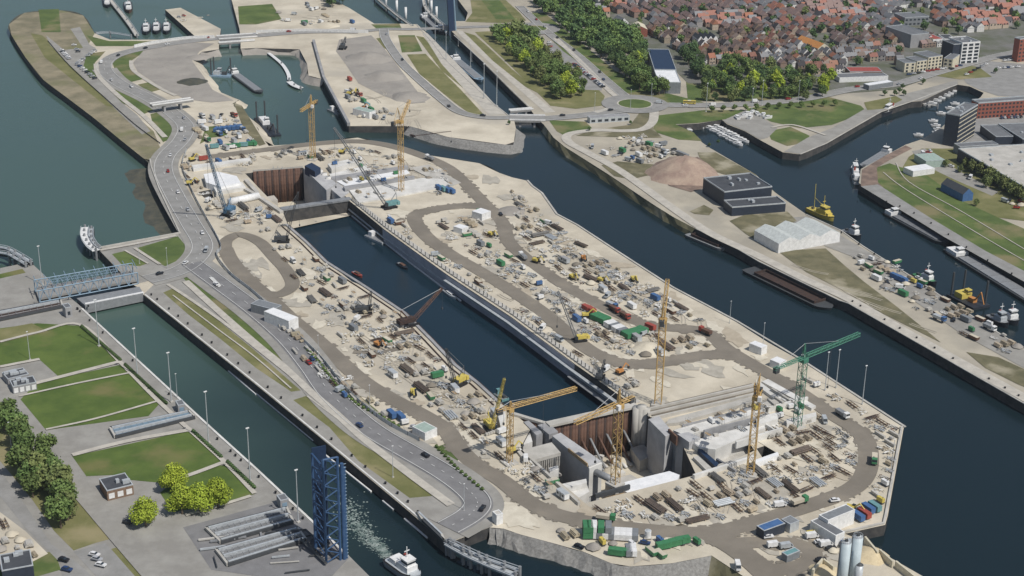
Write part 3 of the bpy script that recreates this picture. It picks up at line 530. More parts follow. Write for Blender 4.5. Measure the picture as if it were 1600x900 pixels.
# dock wall cap with starter bars
CW = [(548, 314), (600, 356), (700, 428), (800, 494), (900, 568), (990, 632)]
e = empty('dock_wall', tuple(P(*CW[0])), 0, 'long capped concrete wall on the right side of the dock basin with starter bars', 'wall')
pp = path(CW, 5, False); b = MB(); o0 = P(*CW[0])
rel = lambda q: [Vector((p.x - o0.x, p.y - o0.y, 0)) for p in q]
b = MB(); ribbon(b, rel(pp), 3.2, -.2, d=2.2, h=.9); b.build('cap_beam', M['conc'], e)
b = MB(); ribbon(b, rel(pp), .7, -5.6, d=-1.5, h=.7); b.build('fender_beam', M['galv'], e)
b = MB(); ribbon(b, rel(path(CW[2:], 5, False)), 2.0, -3.4, d=-2.2, h=.35); b.build('walkway', M['galv'], e)
b = MB(); ribbon(b, rel(path(CW[4:], 5, False)), 3.2, -6.2, d=-3.4, h=.35); b.build('walkway', M['steel'], e)
b = MB(); ribbon(b, rel(path(CW[1:5], 5, False)), .6, -10, d=-.7, h=9.6); b.build('wall_face', mat('wall_concrete', (.46, .46, .50), (.33, .33, .37), .1, .8, world=True), e)
fn = spline(pp, 17); base = None
for p in rel(offs(fn, 1.0)):
    if base is None: base = MB().cyl((0, 0, 0), (0, 0, 2.2), .22, n=5).build('starter_bar', M['steel_d'], e); base.location = (p.x, p.y, .7)
    else: copy_part(base, (p.x, p.y, .7))
CL = [(450, 351), (482, 379), (512, 409), (575, 449), (635, 489), (677, 531), (715, 571), (750, 599), (785, 631)]
e = empty('dock_wall', tuple(P(*CL[0])), 0, 'old left bank wall of the dock basin with a rusty waling beam', 'wall'); o0 = P(*CL[0]); pp = path(CL, 5, False)
b = MB(); ribbon(b, rel(pp), 1.6, 0, d=-1.2, h=.7); b.build('cap_beam', M['conc_d'], e)
b = MB(); ribbon(b, rel(pp), .9, -.6, d=.3, h=.5); b.build('waling', M['rust_d'], e)
b = MB(); ribbon(b, rel(pp), .5, .1, d=-4.5, h=.5); b.build('rail', M['rust_d'], e)
# near head: piers, walls, decks
PC = 'concrete pier'
slab('lock_pier', [(863, 681), (876, 676), (939, 720), (920, 728)], -17, 6, M['conc_m'], 'big grey concrete pier wall beside the rusty pile wall in the near pit', PC)
slab('lock_pier', [(840, 664), (856, 660), (872, 674), (858, 679)], -17, 6, M['conc_d'], 'small grey concrete pier at the left end of the rusty pile wall', PC)
slab('lock_pier', [(818, 659), (826, 657), (848, 676), (838, 680)], -12, 5.5, M['conc_d'], 'thin grey concrete wall standing over the white floor left of the rusty pile wall', PC)
slab('lock_pier', [(1013, 655), (1030, 650), (1052, 676), (1040, 682)], -17, 8, M['conc_m'], 'middle concrete pier with rusty top between the two right hand lock piers', PC)
slab('lock_pier', [(1058, 678), (1076, 675), (1094, 683), (1077, 691)], -17, 9, M['conc_m'], 'nearest grey square concrete pier on the right of the near pit', PC)
for i, (x, y, h) in enumerate(((996, 636, 7), (1003, 634, 8), (1009, 638, 7))):
    p = P(x, y, h); tag(MB().cyl((p.x, p.y, -17), (p.x, p.y, h), 2.2, n=14).build('concrete_column', M['conc'], smooth=True), ('left', 'middle', 'right')[i] + ' one of three joined concrete columns at the right end of the rusty pile wall', 'column')
DK = [([(1052, 672), (1178, 636), (1192, 642), (1072, 681)], 8.5, 'conc_w', 'long white concrete deck nearest the right lock piers'),
      ([(1078, 690), (1128, 676), (1190, 660), (1196, 668), (1118, 702), (1094, 700)], 7.5, 'conc_w', 'white concrete deck right of the nearest square pier'),
      ([(1106, 697), (1166, 681), (1168, 684), (1108, 701)], 6.2, 'conc_w', 'low white wall with a dark doorway right of the blue formwork'),
      ([(1040, 662), (1060, 660), (1180, 626), (1172, 620), (1045, 655)], 6.6, 'conc', 'sandy concrete deck behind the long white deck'),
      ([(1182, 652), (1214, 644), (1216, 654), (1182, 664)], 9, 'conc_w', 'white concrete block left of the green crane'),
      ([(1228, 655), (1275, 644), (1276, 650), (1230, 662)], 8, 'conc_w', 'white concrete wall behind the green crane'),
      ([(1178, 632), (1216, 622), (1220, 628), (1180, 640)], 8, 'conc', 'pale concrete wall behind the right yellow crane mast'),
      ([(1190, 596), (1200, 592), (1275, 634), (1268, 638)], 6.5, 'conc_w', 'pale concrete edge wall along the haul road near the green crane'),
      ([(1180, 600), (1188, 597), (1236, 632), (1228, 635)], 6.5, 'conc_w', 'second pale edge wall parallel to the haul road near the green crane'),
      ([(1178, 719), (1215, 706), (1217, 710), (1180, 724)], 7.5, 'white_s', 'white wall above the rebar yard near the right yellow crane'),
      ([(873, 757), (916, 748), (917, 754), (876, 765)], 4, 'conc_w', 'white concrete wall below the big dark pier'),
      ([(836, 737), (850, 733), (851, 738), (838, 742)], 3, 'conc_w', 'small white wall under the column deck'),
      ([(857, 731), (872, 727), (873, 733), (859, 737)], 3, 'conc_w', 'small white wall beside the big dark pier'),
      ([(802, 680), (826, 668), (832, 690), (806, 698)], 4, 'conc_w', 'white blinding slab beside the orange crane'),
      ([(776, 640), (786, 636), (790, 650), (782, 665)], 8, 'conc_w', 'white tank block beside the yellow crawler crane'),
      ([(905, 790), (985, 766), (990, 772), (912, 797)], 2.5, 'timber', 'long timber formwork deck below the near pit')]
for pts, h, k, lb in DK: slab('concrete_deck', pts, -17 if h > 2.6 and pts[0][1] > 640 and pts[0][0] > 790 else 1, h, M[k], lb, 'concrete deck')
slab('pier_sunlight_panel', [(919, 730), (939, 721.5), (941, 723.5), (921, 732)], -9, 5.2, M['conc_w'], 'thin white panel with painted sunlight on the front of the big dark pier', 'concrete block')  # added panel: paler concrete paints the sunlight on the pier's front face
slab('concrete_block', [(874, 768), (916, 755), (921, 768), (893, 784)], -4, 1.5, M['conc_w'], 'wide white sunlit concrete block at the lower left of the near pit', 'concrete block')
slab('concrete_block', [(946, 752), (985, 741), (1004, 752), (962, 765)], -17, -9, M['conc'], 'pale stepped concrete footing on the near pit floor beside the tarpaulin', 'concrete block')
slab('concrete_block', [(985, 700), (1006, 694), (1022, 712), (1000, 720)], -17, -11, M['conc'], 'pale footing against the middle right pier down in the near pit', 'concrete block')
for i_ in range(11):
    p = P(925 + 8 * i_, 727 - 2.2 * i_, -16.4); q = p + Vector((3.5, -9, .3)); tag(MB().cyl(p, q, .7, n=8).build('steel_tube', M[('conc', 'steel', 'conc_w')[i_ % 3]], smooth=True), 'pale tube lying in a row across the near pit floor', 'pipe', 'tubes on the near pit floor')
e = empty('stair_tower', tuple(P(436, 314, -16.9)), 0, 'grey scaffold stair tower standing against the rusty wall in the far pit', 'stair tower'); b = MB()
for x_ in (-3, 0, 3):
    for y_ in (-1.5, 1.5): b.cyl((x_, y_, 0), (x_, y_, 24), .2, n=4)
b.build('frame', M['galv'], e); b = MB()
for k_ in range(8): b.box((0, 0, 2.6 + 2.8 * k_), (6, 3, .25)); b.cyl((-3, 1.5 - 3 * (k_ % 2), 2.8 * k_), (3, 1.5 - 3 * (k_ % 2), 2.8 * k_ + 2.8), .25, n=4)
b.build('platform', M['steel'], e)
slab('concrete_block', [(412, 308), (428, 305), (434, 312), (418, 316)], -17, -11, M['conc'], 'pale concrete base on the far pit floor left of the stair tower', 'concrete block')
slab('tarpaulin', [(958, 758), (1000, 747), (1046, 736), (1062, 742), (1058, 752), (1003, 768), (985, 772)], 1, 3.4, M['white_s'], 'wide white tarpaulin over the slab below the right lock piers', 'tarpaulin')
slab('blue_formwork', [(1090, 702), (1095, 700), (1123, 724), (1118, 729)], .4, 7, M['navy_plate'], 'dark navy formwork wall next to the nearest square pier', 'formwork')
slab('formwork_deck', [(1083, 714), (1091, 712), (1120, 738), (1110, 741)], 1, 6.5, M['conc'], 'sloping concrete wall in front of the navy formwork', 'formwork')
# deck on columns
e = empty('column_deck', tuple(P(842, 708)), 0, 'sandy concrete deck on a row of columns beside the big dark pier', 'concrete deck'); o0 = P(842, 708)
qs = [P(x, y, 6) for x, y in ((808, 705), (862, 691), (876, 707), (822, 722))]
MB().prism([(q.x - o0.x, q.y - o0.y) for q in qs], -.6, 1).build('deck', M['conc'], e)
base = None
for i in range(16):
    q = qs[3].lerp(qs[2], (i + .5) / 16); loc = (q.x - o0.x, q.y - o0.y, -9)
    if base is None: base = MB().box((0, .6, 0), (.55, .7, 8.4)).build('column', M['conc'], e); base.location = loc
    else: copy_part(base, loc)
q = qs[3].lerp(qs[2], .5); MB().box((q.x - o0.x, q.y - o0.y - .8, -9.6), ((qs[2] - qs[3]).length, 2.5, .9), math.atan2((qs[2] - qs[3]).y, (qs[2] - qs[3]).x)).build('beam', M['conc'], e)
# raking struts of the pile wall
a, b_ = P(905, 655, -5), P(992, 636, -5); z_ = -5; first = None
for i in range(8):
    p = P(893 + 13 * i, 684 - 3.0 * i, -4); q = P(918 + 13.5 * i, 738 - 3 * i, -16.8); d = q - p
    o = MB().cyl((0, 0, 0), d, .55, n=8).build('raking_strut', M['rust'] if i % 2 else M['steel'], smooth=True); o.location = p
    tag(o, 'slanting steel strut propping the rusty pile wall in the near pit', 'strut', 'struts in the near pit')
p = P(884, 687, -4); q = P(985, 664, -4); tag(MB().cyl(p, q, .8, n=8).build('waling_beam', M['rust'], smooth=True), 'horizontal rusty waling tube on the pile wall', 'beam')
p = P(925, 735, 2); q = P(962, 752, 2); tag(MB().cyl(p, q, 1.6, n=12).build('steel_tube', M['steel'], smooth=True), 'fat grey steel tube lying at the near edge of the pit', 'pipe')
q_ = random.Random(3)
for i in range(16):
    x, y = q_.uniform(885, 985), q_.uniform(700, 742); p = P(x, y, -16.9)
    if i % 2: o = MB().heap((0, 0, 0), q_.uniform(3, 5), q_.uniform(1.2, 2.6), seed=i).build('sand_heap', M['sand_pale'])
    else: o = MB().box((0, 0, 0), (q_.uniform(3, 7), q_.uniform(1.4, 3), q_.uniform(.8, 2.4))).build('formwork_box', M[('conc_w', 'timber', 'conc', 'rust')[i % 4]])
    o.location = p; o.rotation_euler = (0, 0, q_.uniform(0, 3))
    tag(o, 'pale sand heap on the floor of the near pit' if i % 2 else 'formwork box on the floor of the near pit', 'heap' if i % 2 else 'formwork', 'loose works on the near pit floor')
for A, B, z0, z1, th, k, lb in (((826, 712), (905, 785), 3, 6.5, 1.2, 'conc', 'long grey kerb beam running down left of the near pit'), ((812, 700), (842, 737), 3, 6, .8, 'conc_w', 'short pale wall below the column deck'),
    ((888, 700), (918, 724), 6, 7.6, .5, 'timber', 'wooden guard rail on the big dark pier'), ((1084, 742), (1178, 712), 4, 7, 1.4, 'conc_w', 'pale beam between the white tarpaulin and the right yellow crane'),
    ((1120, 727), (1182, 708), 3, 6.5, .9, 'conc', 'grey wall parallel to the pale beam near the right yellow crane'), ((1045, 670), (1058, 682), 5, 9.5, .8, 'rust', 'rusty frame between the two right hand lock piers'),
    ((1100, 672), (1196, 648), 5, 9.6, .7, 'conc_d', 'thin grey upstand on the long white deck'), ((1066, 664), (1186, 634), 5, 9.4, .6, 'conc_d', 'thin grey upstand behind the long white deck'),
    ((1200, 636), (1262, 620), 5, 8, 1.0, 'conc_w', 'white wall behind the green crane mast, the farther one'), ((1206, 606), (1246, 632), 5, 8, 1.0, 'conc', 'pale cross wall left of the haul road bend'),
    ((1150, 690), (1222, 668), 5, 8.4, 1.0, 'conc_w', 'white wall in front of the low doorway wall'), ((1120, 716), (1150, 735), 4, 6.6, .9, 'conc_d', 'dark grey cross wall beside the navy formwork'),
    ((930, 772), (984, 757), 4, 6, 1, 'steel_d', 'dark steel beam above the timber formwork deck'), ((1186, 655), (1212, 672), 5, 8, .9, 'conc_w', 'short white cross wall left of the green crane')):
    face_wall('concrete_wall', lb, [A, B], z0, z1, th, M[k], 'wall')
# gate recess slots: real kerbs, with flat dark strips painting the shade between
for i, (A, B, wd, lb) in enumerate((((1012, 638), (1178, 600), 1.0, 'far kerb beam of the gate recess behind the right lock piers'), ((1012, 645), (1182, 606), 1.0, 'middle kerb beam of the gate recess behind the right lock piers'), ((1018, 652), (1186, 613), 1.2, 'near kerb beam of the gate recess behind the right lock piers'))):
    face_wall('kerb_beam', lb, [A, B], G, G + 1.6, wd, M['conc'], 'kerb beam')
for A, B in (((1014, 641), (1178, 603)), ((1016, 648), (1184, 609))):
    b = MB(); ribbon(b, path([A, B], G, False), 4.2, ZR + .3); b.build('recess_floor', M['haul'])['kind'] = 'structure'  # mud colour laid flat above the ground as painted slot shade
# far head
slab('lock_pier', [(474, 263), (489, 257), (526, 286), (510, 297)], -17, 7, M['conc_m'], 'tall grey concrete pier at the right of the far pit', PC)
slab('lock_pier', [(513, 292), (527, 285), (546, 300), (533, 309)], -17, 5.5, M['conc_m'], 'lower concrete pier at the far end of the dock basin', PC)
for i, (x, y) in enumerate(((500, 268), (507, 273), (513, 279))):
    p = P(x, y, 7); tag(MB().cyl((p.x, p.y, -10), (p.x, p.y, 8), 1.9, n=12).build('concrete_column', M['conc_w'], smooth=True), ('far', 'middle', 'near')[i] + ' one of three pale columns against the tall far pier', 'column')
slab('formwork_wall', [(476, 259), (487, 254), (501, 262), (492, 268)], 5, 11, M['navy_plate'], 'navy blue formwork panel on top of the tall far pier', 'formwork')
for pts, h, k, lb in (([(512, 256), (556, 246), (560, 252), (518, 264)], 8.5, 'conc_w', 'white concrete box behind the tall far pier'),
    ([(514, 272), (556, 262), (572, 258), (580, 264), (520, 280)], 6.5, 'conc_w', 'white concrete deck with a small dark doorway at the far lock head'),
    ([(522, 281), (632, 262), (640, 270), (540, 291)], 5.8, 'white_s', 'pale blue white wet concrete deck at the far lock head'),
    ([(545, 296), (660, 278), (700, 280), (704, 290), (590, 312), (560, 316)], 6, 'conc_w', 'long white concrete deck in front of the yellow crane at the far lock head'),
    ([(640, 262), (670, 257), (720, 285), (700, 292)], 5.7, 'conc', 'pale concrete slab by the haul road at the far lock head'),
    ([(516, 276), (636, 258), (638, 261), (519, 280)], 7.5, 'conc_d', 'long thin grey wall on the far lock head, farther one'),
    ([(536, 291), (646, 274), (648, 277), (539, 295)], 7.5, 'conc_d', 'long thin grey wall on the far lock head, nearer one'),
    ([(318, 272), (340, 268), (370, 275), (376, 285), (345, 292), (322, 285)], 9, 'white_s', 'white tented block behind the blue crawler crane'),
    ([(333, 291), (378, 284), (384, 292), (338, 300)], 7.5, 'conc_w', 'low white box in front of the tented block'),
    ([(300, 258), (390, 246), (392, 250), (302, 264)], 7, 'conc_w', 'long pale wall at the far left of the far pit')):
    slab('concrete_deck', pts, 2, h, M[k], lb, 'concrete deck')
p = P(358, 316, 7); q = P(404, 306, 7); e = MB().cyl(p, q, 2.4, n=14).build('white_pipe', M['white'], smooth=True); tag(e, 'huge white pipe lying right of the blue crawler crane foot', 'pipe')
for i, (A, B) in enumerate((((372, 288), (398, 302)), ((398, 302), (440, 330)), ((384, 280), (402, 300)))):
    face_wall('access_ramp', ('pale footbridge beam left of the far pit', 'pale ramp beam running down to the cofferdam walkway', 'short grey ramp beam above the footbridge beam')[i], [A, B], 5, 6.6, 2.6, M['conc'], 'ramp')
# ---------------------------------------------------------------- quay kerbs
def kerb(pts, lb, wd=.9, m='conc_w', h=.35, d=0, z=G):
    b = MB(); ribbon(b, path(pts, z, False), wd, z - .02, h=h + .02, d=d); tag(b.build('quay_kerb', M[m]), lb, 'kerb')
kerb([(130, 482), (149, 500), (339, 675), (400, 730), (495, 819), (545, 868)], 'pale kerb along the left quay of the near lock canal', 1.0, d=-.7)
kerb([(225, 461), (300, 521), (400, 601), (530, 708), (640, 799), (697, 849)], 'pale kerb along the right quay of the near lock canal', .8, d=.6)
kerb([(822, 282), (830, 291), (845, 302), (868, 335), (900, 352), (950, 385), (1050, 450), (1150, 503), (1250, 563), (1350, 628), (1412, 668)], 'pale capping along the right quay of the construction site', 1.2, 'conc', d=.9)
kerb([(1086, 358), (1150, 389), (1186, 410), (1310, 470), (1325, 475), (1600, 632)], 'pale kerb of the long quay across the dark canal', .8, 'conc', d=.6)
kerb([(1260, 335), (1315, 360), (1350, 385), (1452, 449), (1470, 462), (1600, 545)], 'pale kerb of the quay where tugs are moored', .8, 'conc', d=-.6)
kerb([(1249, 241), (1290, 224), (1375, 175), (1422, 159), (1495, 132)], 'pale kerb of the quay by the small boat jetties', .8, 'conc', d=-.6)
kerb([(545, 197), (506, 124), (490, 66)], 'concrete flood wall beside the dredged pond', 2.2, 'conc_d', 2.5)
kerb([(282, 364), (250, 295), (238, 262), (236, 250)], 'parapet of the river quay under the curved road', .8, 'conc', 1.0, d=.6)
kerb([(152, 388), (282, 364)], 'low wall on the river side of the triangular lawn', .8, 'conc', .9, d=-.6)
kerb([(1412, 668), (1387, 806), (1383, 820), (1320, 834)], 'jagged sheet pile edge of the site corner', 1.0, 'conc', .8, d=-.8)
kerb([(708, 55), (760, 103), (800, 143), (828, 170)], 'kerb on the right side of the old middle lock', .8, 'conc', d=.8)
kerb([(652, 38), (680, 70), (697, 93), (770, 160), (803, 186)], 'kerb on the left side of the old middle lock', .8, 'conc', d=-.8)
# white line fender floats on the lock walls
for i, (A, B) in enumerate((((247, 486), (333, 558)), ((357, 579), (400, 616)), ((400, 614), (490, 688)), ((495, 700), (580, 768)), ((598, 782), (615, 796)), ((632, 810), (668, 840)))):
    face_wall('fender_beam', ('first', 'second', 'third', 'fourth', 'fifth', 'sixth')[i] + ' pale floating fender beam along the right wall of the near lock canal, counted from the far end', [A, B], .1, .7, .7, M['white'], 'fender', z=.5)
face_wall('fender_beam', 'long pale floating fender in the dock basin under the right wall', [(546, 334), (640, 410), (720, 470)], -3.9, -3.2, .8, M['white'], 'fender', z=-3.5)
# sloping stone skirts below the banks
def skirt(pts, wd, m, z1=G - .05, z0=-1.2, side=1, name='stone_bank', d0=0):
    pp = path(pts, z1, False); pp = spline(pp, 4); q = offs(pp, side * wd); q0 = offs(pp, d0) if d0 else pp; n = len(pp); qr = random.Random(5)
    md = [a.lerp(c, .45) + Vector((qr.uniform(-.8, .8), qr.uniform(-.8, .8), 0)) for a, c in zip(q0, q)]
    b = MB(); vs = [(p.x, p.y, z1) for p in q0] + [(p.x, p.y, z1 * .5 + z0 * .5 + qr.uniform(0, .8)) for p in md] + [(p.x + qr.uniform(-.8, .8), p.y + qr.uniform(-.8, .8), z0) for p in q]
    fs = []
    for k in range(2):
        for i in range(n - 1):
            f = (k * n + i, k * n + i + 1, (k + 1) * n + i + 1, (k + 1) * n + i); fs.append(f if side < 0 else f[::-1])
    b.add(vs, fs); b.build(name, m)['kind'] = 'structure'
skirt([(148, 52), (130, 24), (95, 16), (38, 20), (14, 38), (18, 55), (40, 90), (68, 125), (108, 155), (145, 183), (190, 220), (225, 248), (238, 262)], 11, M['mud'], side=1)
skirt([(236, 262), (250, 295), (282, 364)], 22, M['mud'], z1=.35, z0=-.3, side=-1, name='mud_flat')
skirt([(765, 824), (787, 826), (813, 835), (862, 848), (912, 862), (955, 880), (985, 885), (1050, 880), (1112, 868)], 6.5, M['stone'], side=-1)
skirt([(418, 228), (500, 222), (559, 215), (624, 232), (660, 241), (749, 255), (780, 270)], 6, M['gravel'], side=1)
skirt([(640, 197), (700, 214), (790, 226), (803, 222), (806, 200)], 8, M['stone'], side=-1)
skirt([(850, 195), (865, 215), (882, 229), (950, 272), (1020, 319), (1052, 339), (1086, 357)], 2.6, M['scrub'], side=-1)
skirt([(1260, 335), (1210, 300), (1180, 272), (1116, 235), (1109, 231), (1095, 221), (1084, 208), (1055, 195)], 6, M['scrub'], side=-1)
skirt([(302, 94), (322, 120), (335, 140), (373, 156), (362, 163), (400, 197), (405, 205), (414, 220)], 9, M['sand'], side=1)
skirt([(342, 77), (315, 81), (302, 94)], 8, M['gravel'], side=1)
skirt([(376, 76), (400, 75), (468, 77), (480, 100), (482, 118), (506, 124)], 7, M['gravel'], side=-1)
skirt([(652, 38), (624, 37), (585, 37), (545, 12), (505, -8)], 6, M['grass'], side=-1)
skirt([(1112, 868), (1170, 906), (1300, 1000)], 7, M['scrub'], side=-1)
skirt([(1320, 834), (1336, 840), (1380, 865), (1450, 905)], 5, M['scrub'], side=1)
# ---------------------------------------------------------------- masts
mast = empty('lamp_mast'); MB().cyl((0, 0, 0), (0, 0, 25), .3, .16, n=7).build('pole', M['galv'], mast); MB().box((0, 0, 25), (1.5, .6, .35)).build('lamp_head', M['white'], mast); MB().box((0, 0, 0), (1.4, 1.4, .6)).build('footing', M['conc'], mast)
for x, y, k, g in ((155, 541, 1, 0), (215, 588, 1, 0), (268, 628, 1, 0), (326, 692, 1, 0), (391, 752, 1, 0), (466, 816, .95, 0), (18, 700, .5, 3), (47, 562, .6, 3), (66, 445, .9, 3), (277, 622, .5, 0),
                 (697, 93, .95, 1), (680, 66, .95, 1), (735, 104, .8, 1), (756, 154, 1.1, 1), (776, 166, 1.1, 1), (665, 48, .8, 1), (716, 72, .55, 1), (737, 96, .5, 1),
                 (1017, 166, .7, 2), (1103, 175, .9, 2), (985, 170, .6, 2), (1019, 172, .5, 2), (1174, 178, .8, 2), (929, 175, .6, 2), (1190, 165, .8, 2), (1247, 160, .7, 2),
                 (1289, 610, .8, 4), (1306, 606, .8, 4), (1347, 632, .8, 4), (1392, 735, .6, 4), (1340, 512, .0, 4), (1140, 505, .5, 4), (1192, 540, .5, 4), (614, 746, .6, 5), (725, 798, .5, 5), (578, 640, .5, 5), (498, 560, .5, 5), (262, 420, .5, 5), (218, 412, .5, 5), (290, 330, .4, 5)):
    if k > 0: put(mast, P(x, y), R(40), ('tall grey lamp mast on the grass side quay of the near lock canal', 'slim lamp mast beside the old middle lock', 'street lamp beside the town roads', 'lamp mast standing left of the near lock canal away from its quay', 'curved floodlight mast on the right quay of the construction site', 'lamp post beside the asphalt road between lock and site')[g], 'lamp mast', ('lamp masts on the lock quay', 'lamp masts at the middle lock', 'street lamps by the town roads', 'lamp masts left of the lock', 'masts on the site quay', 'lamp posts along the lock road')[g], (k, k, k))
# ---------------------------------------------------------------- lattice helper
def lattice(b, A, B, w, h, step, r=.14, w2=None, h2=None, up=(0, 0, 1), brace=True):
    """four chords from A to B with zigzag bracing on every face"""
    A = Vector(A); B = Vector(B); d = (B - A); L = d.length; d.normalize(); up = Vector(up)
    sx = d.cross(up)
    if sx.length < 1e-3: sx = Vector((1, 0, 0))
    sx.normalize(); sy = sx.cross(d).normalized(); w2 = w if w2 is None else w2; h2 = h if h2 is None else h2
    def cn(t, k):
        a, c = ((-1, -1), (1, -1), (1, 1), (-1, 1))[k]; return A + d * L * t + sx * a * (w + (w2 - w) * t) / 2 + sy * c * (h + (h2 - h) * t) / 2
    for k in range(4): b.cyl(cn(0, k), cn(1, k), r * 1.5, n=4)
    n = max(1, round(L / step))
    if brace:
        for i in range(n):
            for k in range(4):
                k2 = (k + 1) % 4; a, c = (k, k2) if (i + k) % 2 else (k2, k); b.cyl(cn(i / n, a), cn((i + 1) / n, c), r * .8, n=3)
                b.cyl(cn((i + 1) / n, k), cn((i + 1) / n, k2), r * .7, n=3)
    return b
# ---------------------------------------------------------------- tower cranes
def tower_crane(px, py, H, key, lab, az, jl, luff=None, cjl=14, mast2=None, base='conc', w=2.2, catf=9):
    p = P(px, py); e = empty('tower_crane', p, az, lab, 'tower crane'); m = M[key]
    b = lattice(MB(), (0, 0, .8), (0, 0, H), w, w, w * 1.2, .13); b.build('mast', M[mast2] if mast2 else m, e)
    MB().box((0, 0, 0), (6, 6, .9)).build('base', M[base], e)
    MB().box((0, 0, H), (w * 1.2, w * 1.2, 1.8)).build('slewing_unit', m, e)
    MB().box((1.9, 1.6, H + .4), (1.7, 1.5, 2.1)).build('cab', M['white'], e)
    if luff is None:
        b = lattice(MB(), (w * .5, 0, H + 2.4), (jl, 0, H + 2.4), 1.5, 1.6, 2.2, .13); b.build('jib', m, e)
        b = lattice(MB(), (-w * .5, 0, H + 2.3), (-cjl, 0, H + 2.3), 1.5, 1.0, 2.2, .13); b.build('counter_jib', m, e)
        MB().box((-cjl + 1.5, 0, H + .2), (2.6, 1.8, 2.4)).build('counterweight', M['steel_d'], e)
        b = lattice(MB(), (0, 0, H + 1.8), (0, 0, H + catf), 1.4, 1.4, 2, .13, .4, .4); b.build('tower_head', m, e)
        b = MB().cyl((0, 0, H + catf), (jl * .62, 0, H + 3.2), .12, n=4).cyl((0, 0, H + catf), (-cjl * .9, 0, H + 2.8), .12, n=4); b.build('tie_rod', M['steel'], e)
        MB().cyl((jl * .5, 0, H + 1.8), (jl * .5, 0, H * .45), .08, n=4).box((jl * .5, 0, H * .45 - 1), (.7, .7, 1)).build('hook_block', M['steel_d'], e)
    else:
        el = R(luff); tip = Vector((jl * math.cos(el), 0, H + 2 + jl * math.sin(el)))
        b = lattice(MB(), (1.0, 0, H + 2), tip, 1.5, 1.5, 2.2, .14); b.build('jib', m, e)
        b = lattice(MB(), (-.5, 0, H + 2), (-cjl * .75, 0, H + 2), 2, 1, 2.2, .14); b.build('counter_jib', m, e)
        MB().box((-cjl * .75 + 1, 0, H + .3), (2.4, 2.2, 2.6)).build('counterweight', M['steel_d'], e)
        top = Vector((-3.0, 0, H + catf + 2)); b = MB().cyl((.5, .7, H + 2), top, .22, n=4).cyl((.5, -.7, H + 2), top, .22, n=4).cyl((-cjl * .6, 0, H + 2.5), top, .16, n=4); b.build('a_frame', m, e)
        MB().cyl(top, tip, .1, n=4).build('luffing_rope', M['steel'], e)
        MB().cyl(tip, tip - Vector((0, 0, jl * .45)), .07, n=4).box(tuple(tip - Vector((0, 0, jl * .45 + 1))), (.6, .6, 1)).build('hook_block', M['steel_d'], e)
    return e
def azi(a, b_, z): d = P(*b_, z) - P(*a, z); return math.atan2(d.y, d.x), d.length
a, L = azi((489, 178), (463, 192), 45)
tower_crane(489, 250, 37, 'ycrane', 'yellow tower crane near the pond with its jib lowered to the left', azi((489, 178), (465, 194), 40)[0], 17, cjl=10, w=2.8)
tower_crane(627, 300, 46, 'ycrane', 'yellow tower crane on the pale far lock head deck with a raised jib', R(60), 15, luff=45, cjl=12, w=2.6)
tower_crane(1028, 632, 42, 'ycrane', 'tallest yellow tower crane between the haul roads with its jib pointing away', R(80), 20, luff=40, cjl=8, w=3.1)
a, L = azi((1253, 585), (1340, 548), 35)
tower_crane(1245, 668, 33, 'gcrane', 'green tower crane with a long green jib over the water on a yellow base', a, L, cjl=20, w=2.8)
tower_crane(1172, 742, 36, 'ycrane', 'yellow tower crane beside the rebar yard with an orange top', R(250), 8, luff=60, cjl=9, w=2.8)
a, L = azi((963, 655), (885, 690), 32)
tower_crane(961, 757, 36, 'ycrane', 'yellow tower crane standing in the near pit with its jib laid to the left', azi((966, 655), (887, 691), 30)[0], 26, cjl=9, w=2.8)
a, L = azi((840, 655), (898, 640), 14)
tower_crane(796, 724, 25, 'ycrane', 'small orange and yellow tower crane left of the column deck with a flat jib', azi((800, 668), (898, 640), 25)[0], 34, cjl=7, w=2.0, catf=5)
# ---------------------------------------------------------------- crawler cranes
def crawler(px, py, tip, zt, lab, key='bcrane', bodykey=None, sc_=1.0, bl=None, jib=True):
    """tracked lattice boom crane; tip = pixel of the boom head, zt its height"""
    p = P(px, py); t = P(*tip, zt) - p; az = math.atan2(t.y, t.x); e = empty('crawler_crane', p, az, lab, 'crawler crane'); Lh = math.hypot(t.x, t.y)
    s = sc_
    for k in (-1, 1): MB().box((0, k * 2.3 * s, 0), (8 * s, 1.1 * s, 1.3 * s)).build('track', M['black'], e)
    MB().box((0, 0, .8 * s), (3 * s, 3.6 * s, 1 * s)).build('undercarriage', M['steel_d'], e)
    b = MB().box((-1.6 * s, 0, 1.8 * s), (7 * s, 3.2 * s, 2.2 * s)).box((-5.2 * s, 0, 1.7 * s), (1.6 * s, 4.2 * s, 2.0 * s)); b.build('machine_house', M[bodykey or key], e)
    MB().box((2.4 * s, 1.6 * s, 1.8 * s), (1.8 * s, 1.3 * s, 2 * s)).build('cab', M['glass'], e)
    tp = Vector((Lh, 0, zt - G)); b = lattice(MB(), (2 * s, 0, 2.2 * s), tp, 1.5 * s, 1.5 * s, 2.4 * s, .11 * s, .9 * s, .9 * s, (0, 1, 0)); b.build('boom', M[key], e)
    g = Vector((-4.5 * s, 0, 8.5 * s)); MB().cyl((-1 * s, 0, 4 * s), g, .25 * s, n=4).cyl((-5 * s, 0, 3.6 * s), g, .15 * s, n=4).build('gantry', M[key], e)
    MB().cyl(g, tp, .1 * s, n=4).build('pendant', M['steel'], e)
    MB().cyl(tp, (tp.x, 0, max(3, tp.z * .35)), .07 * s, n=4).box((tp.x, 0, max(2, tp.z * .35 - 1)), (.7, .7, 1.1)).build('hook_block', M['steel_d'], e)
    return e
crawler(356, 337, (322, 226), 58, 'tall blue crawler crane with its boom raised beside the tented white block', 'bcrane', sc_=1.2)
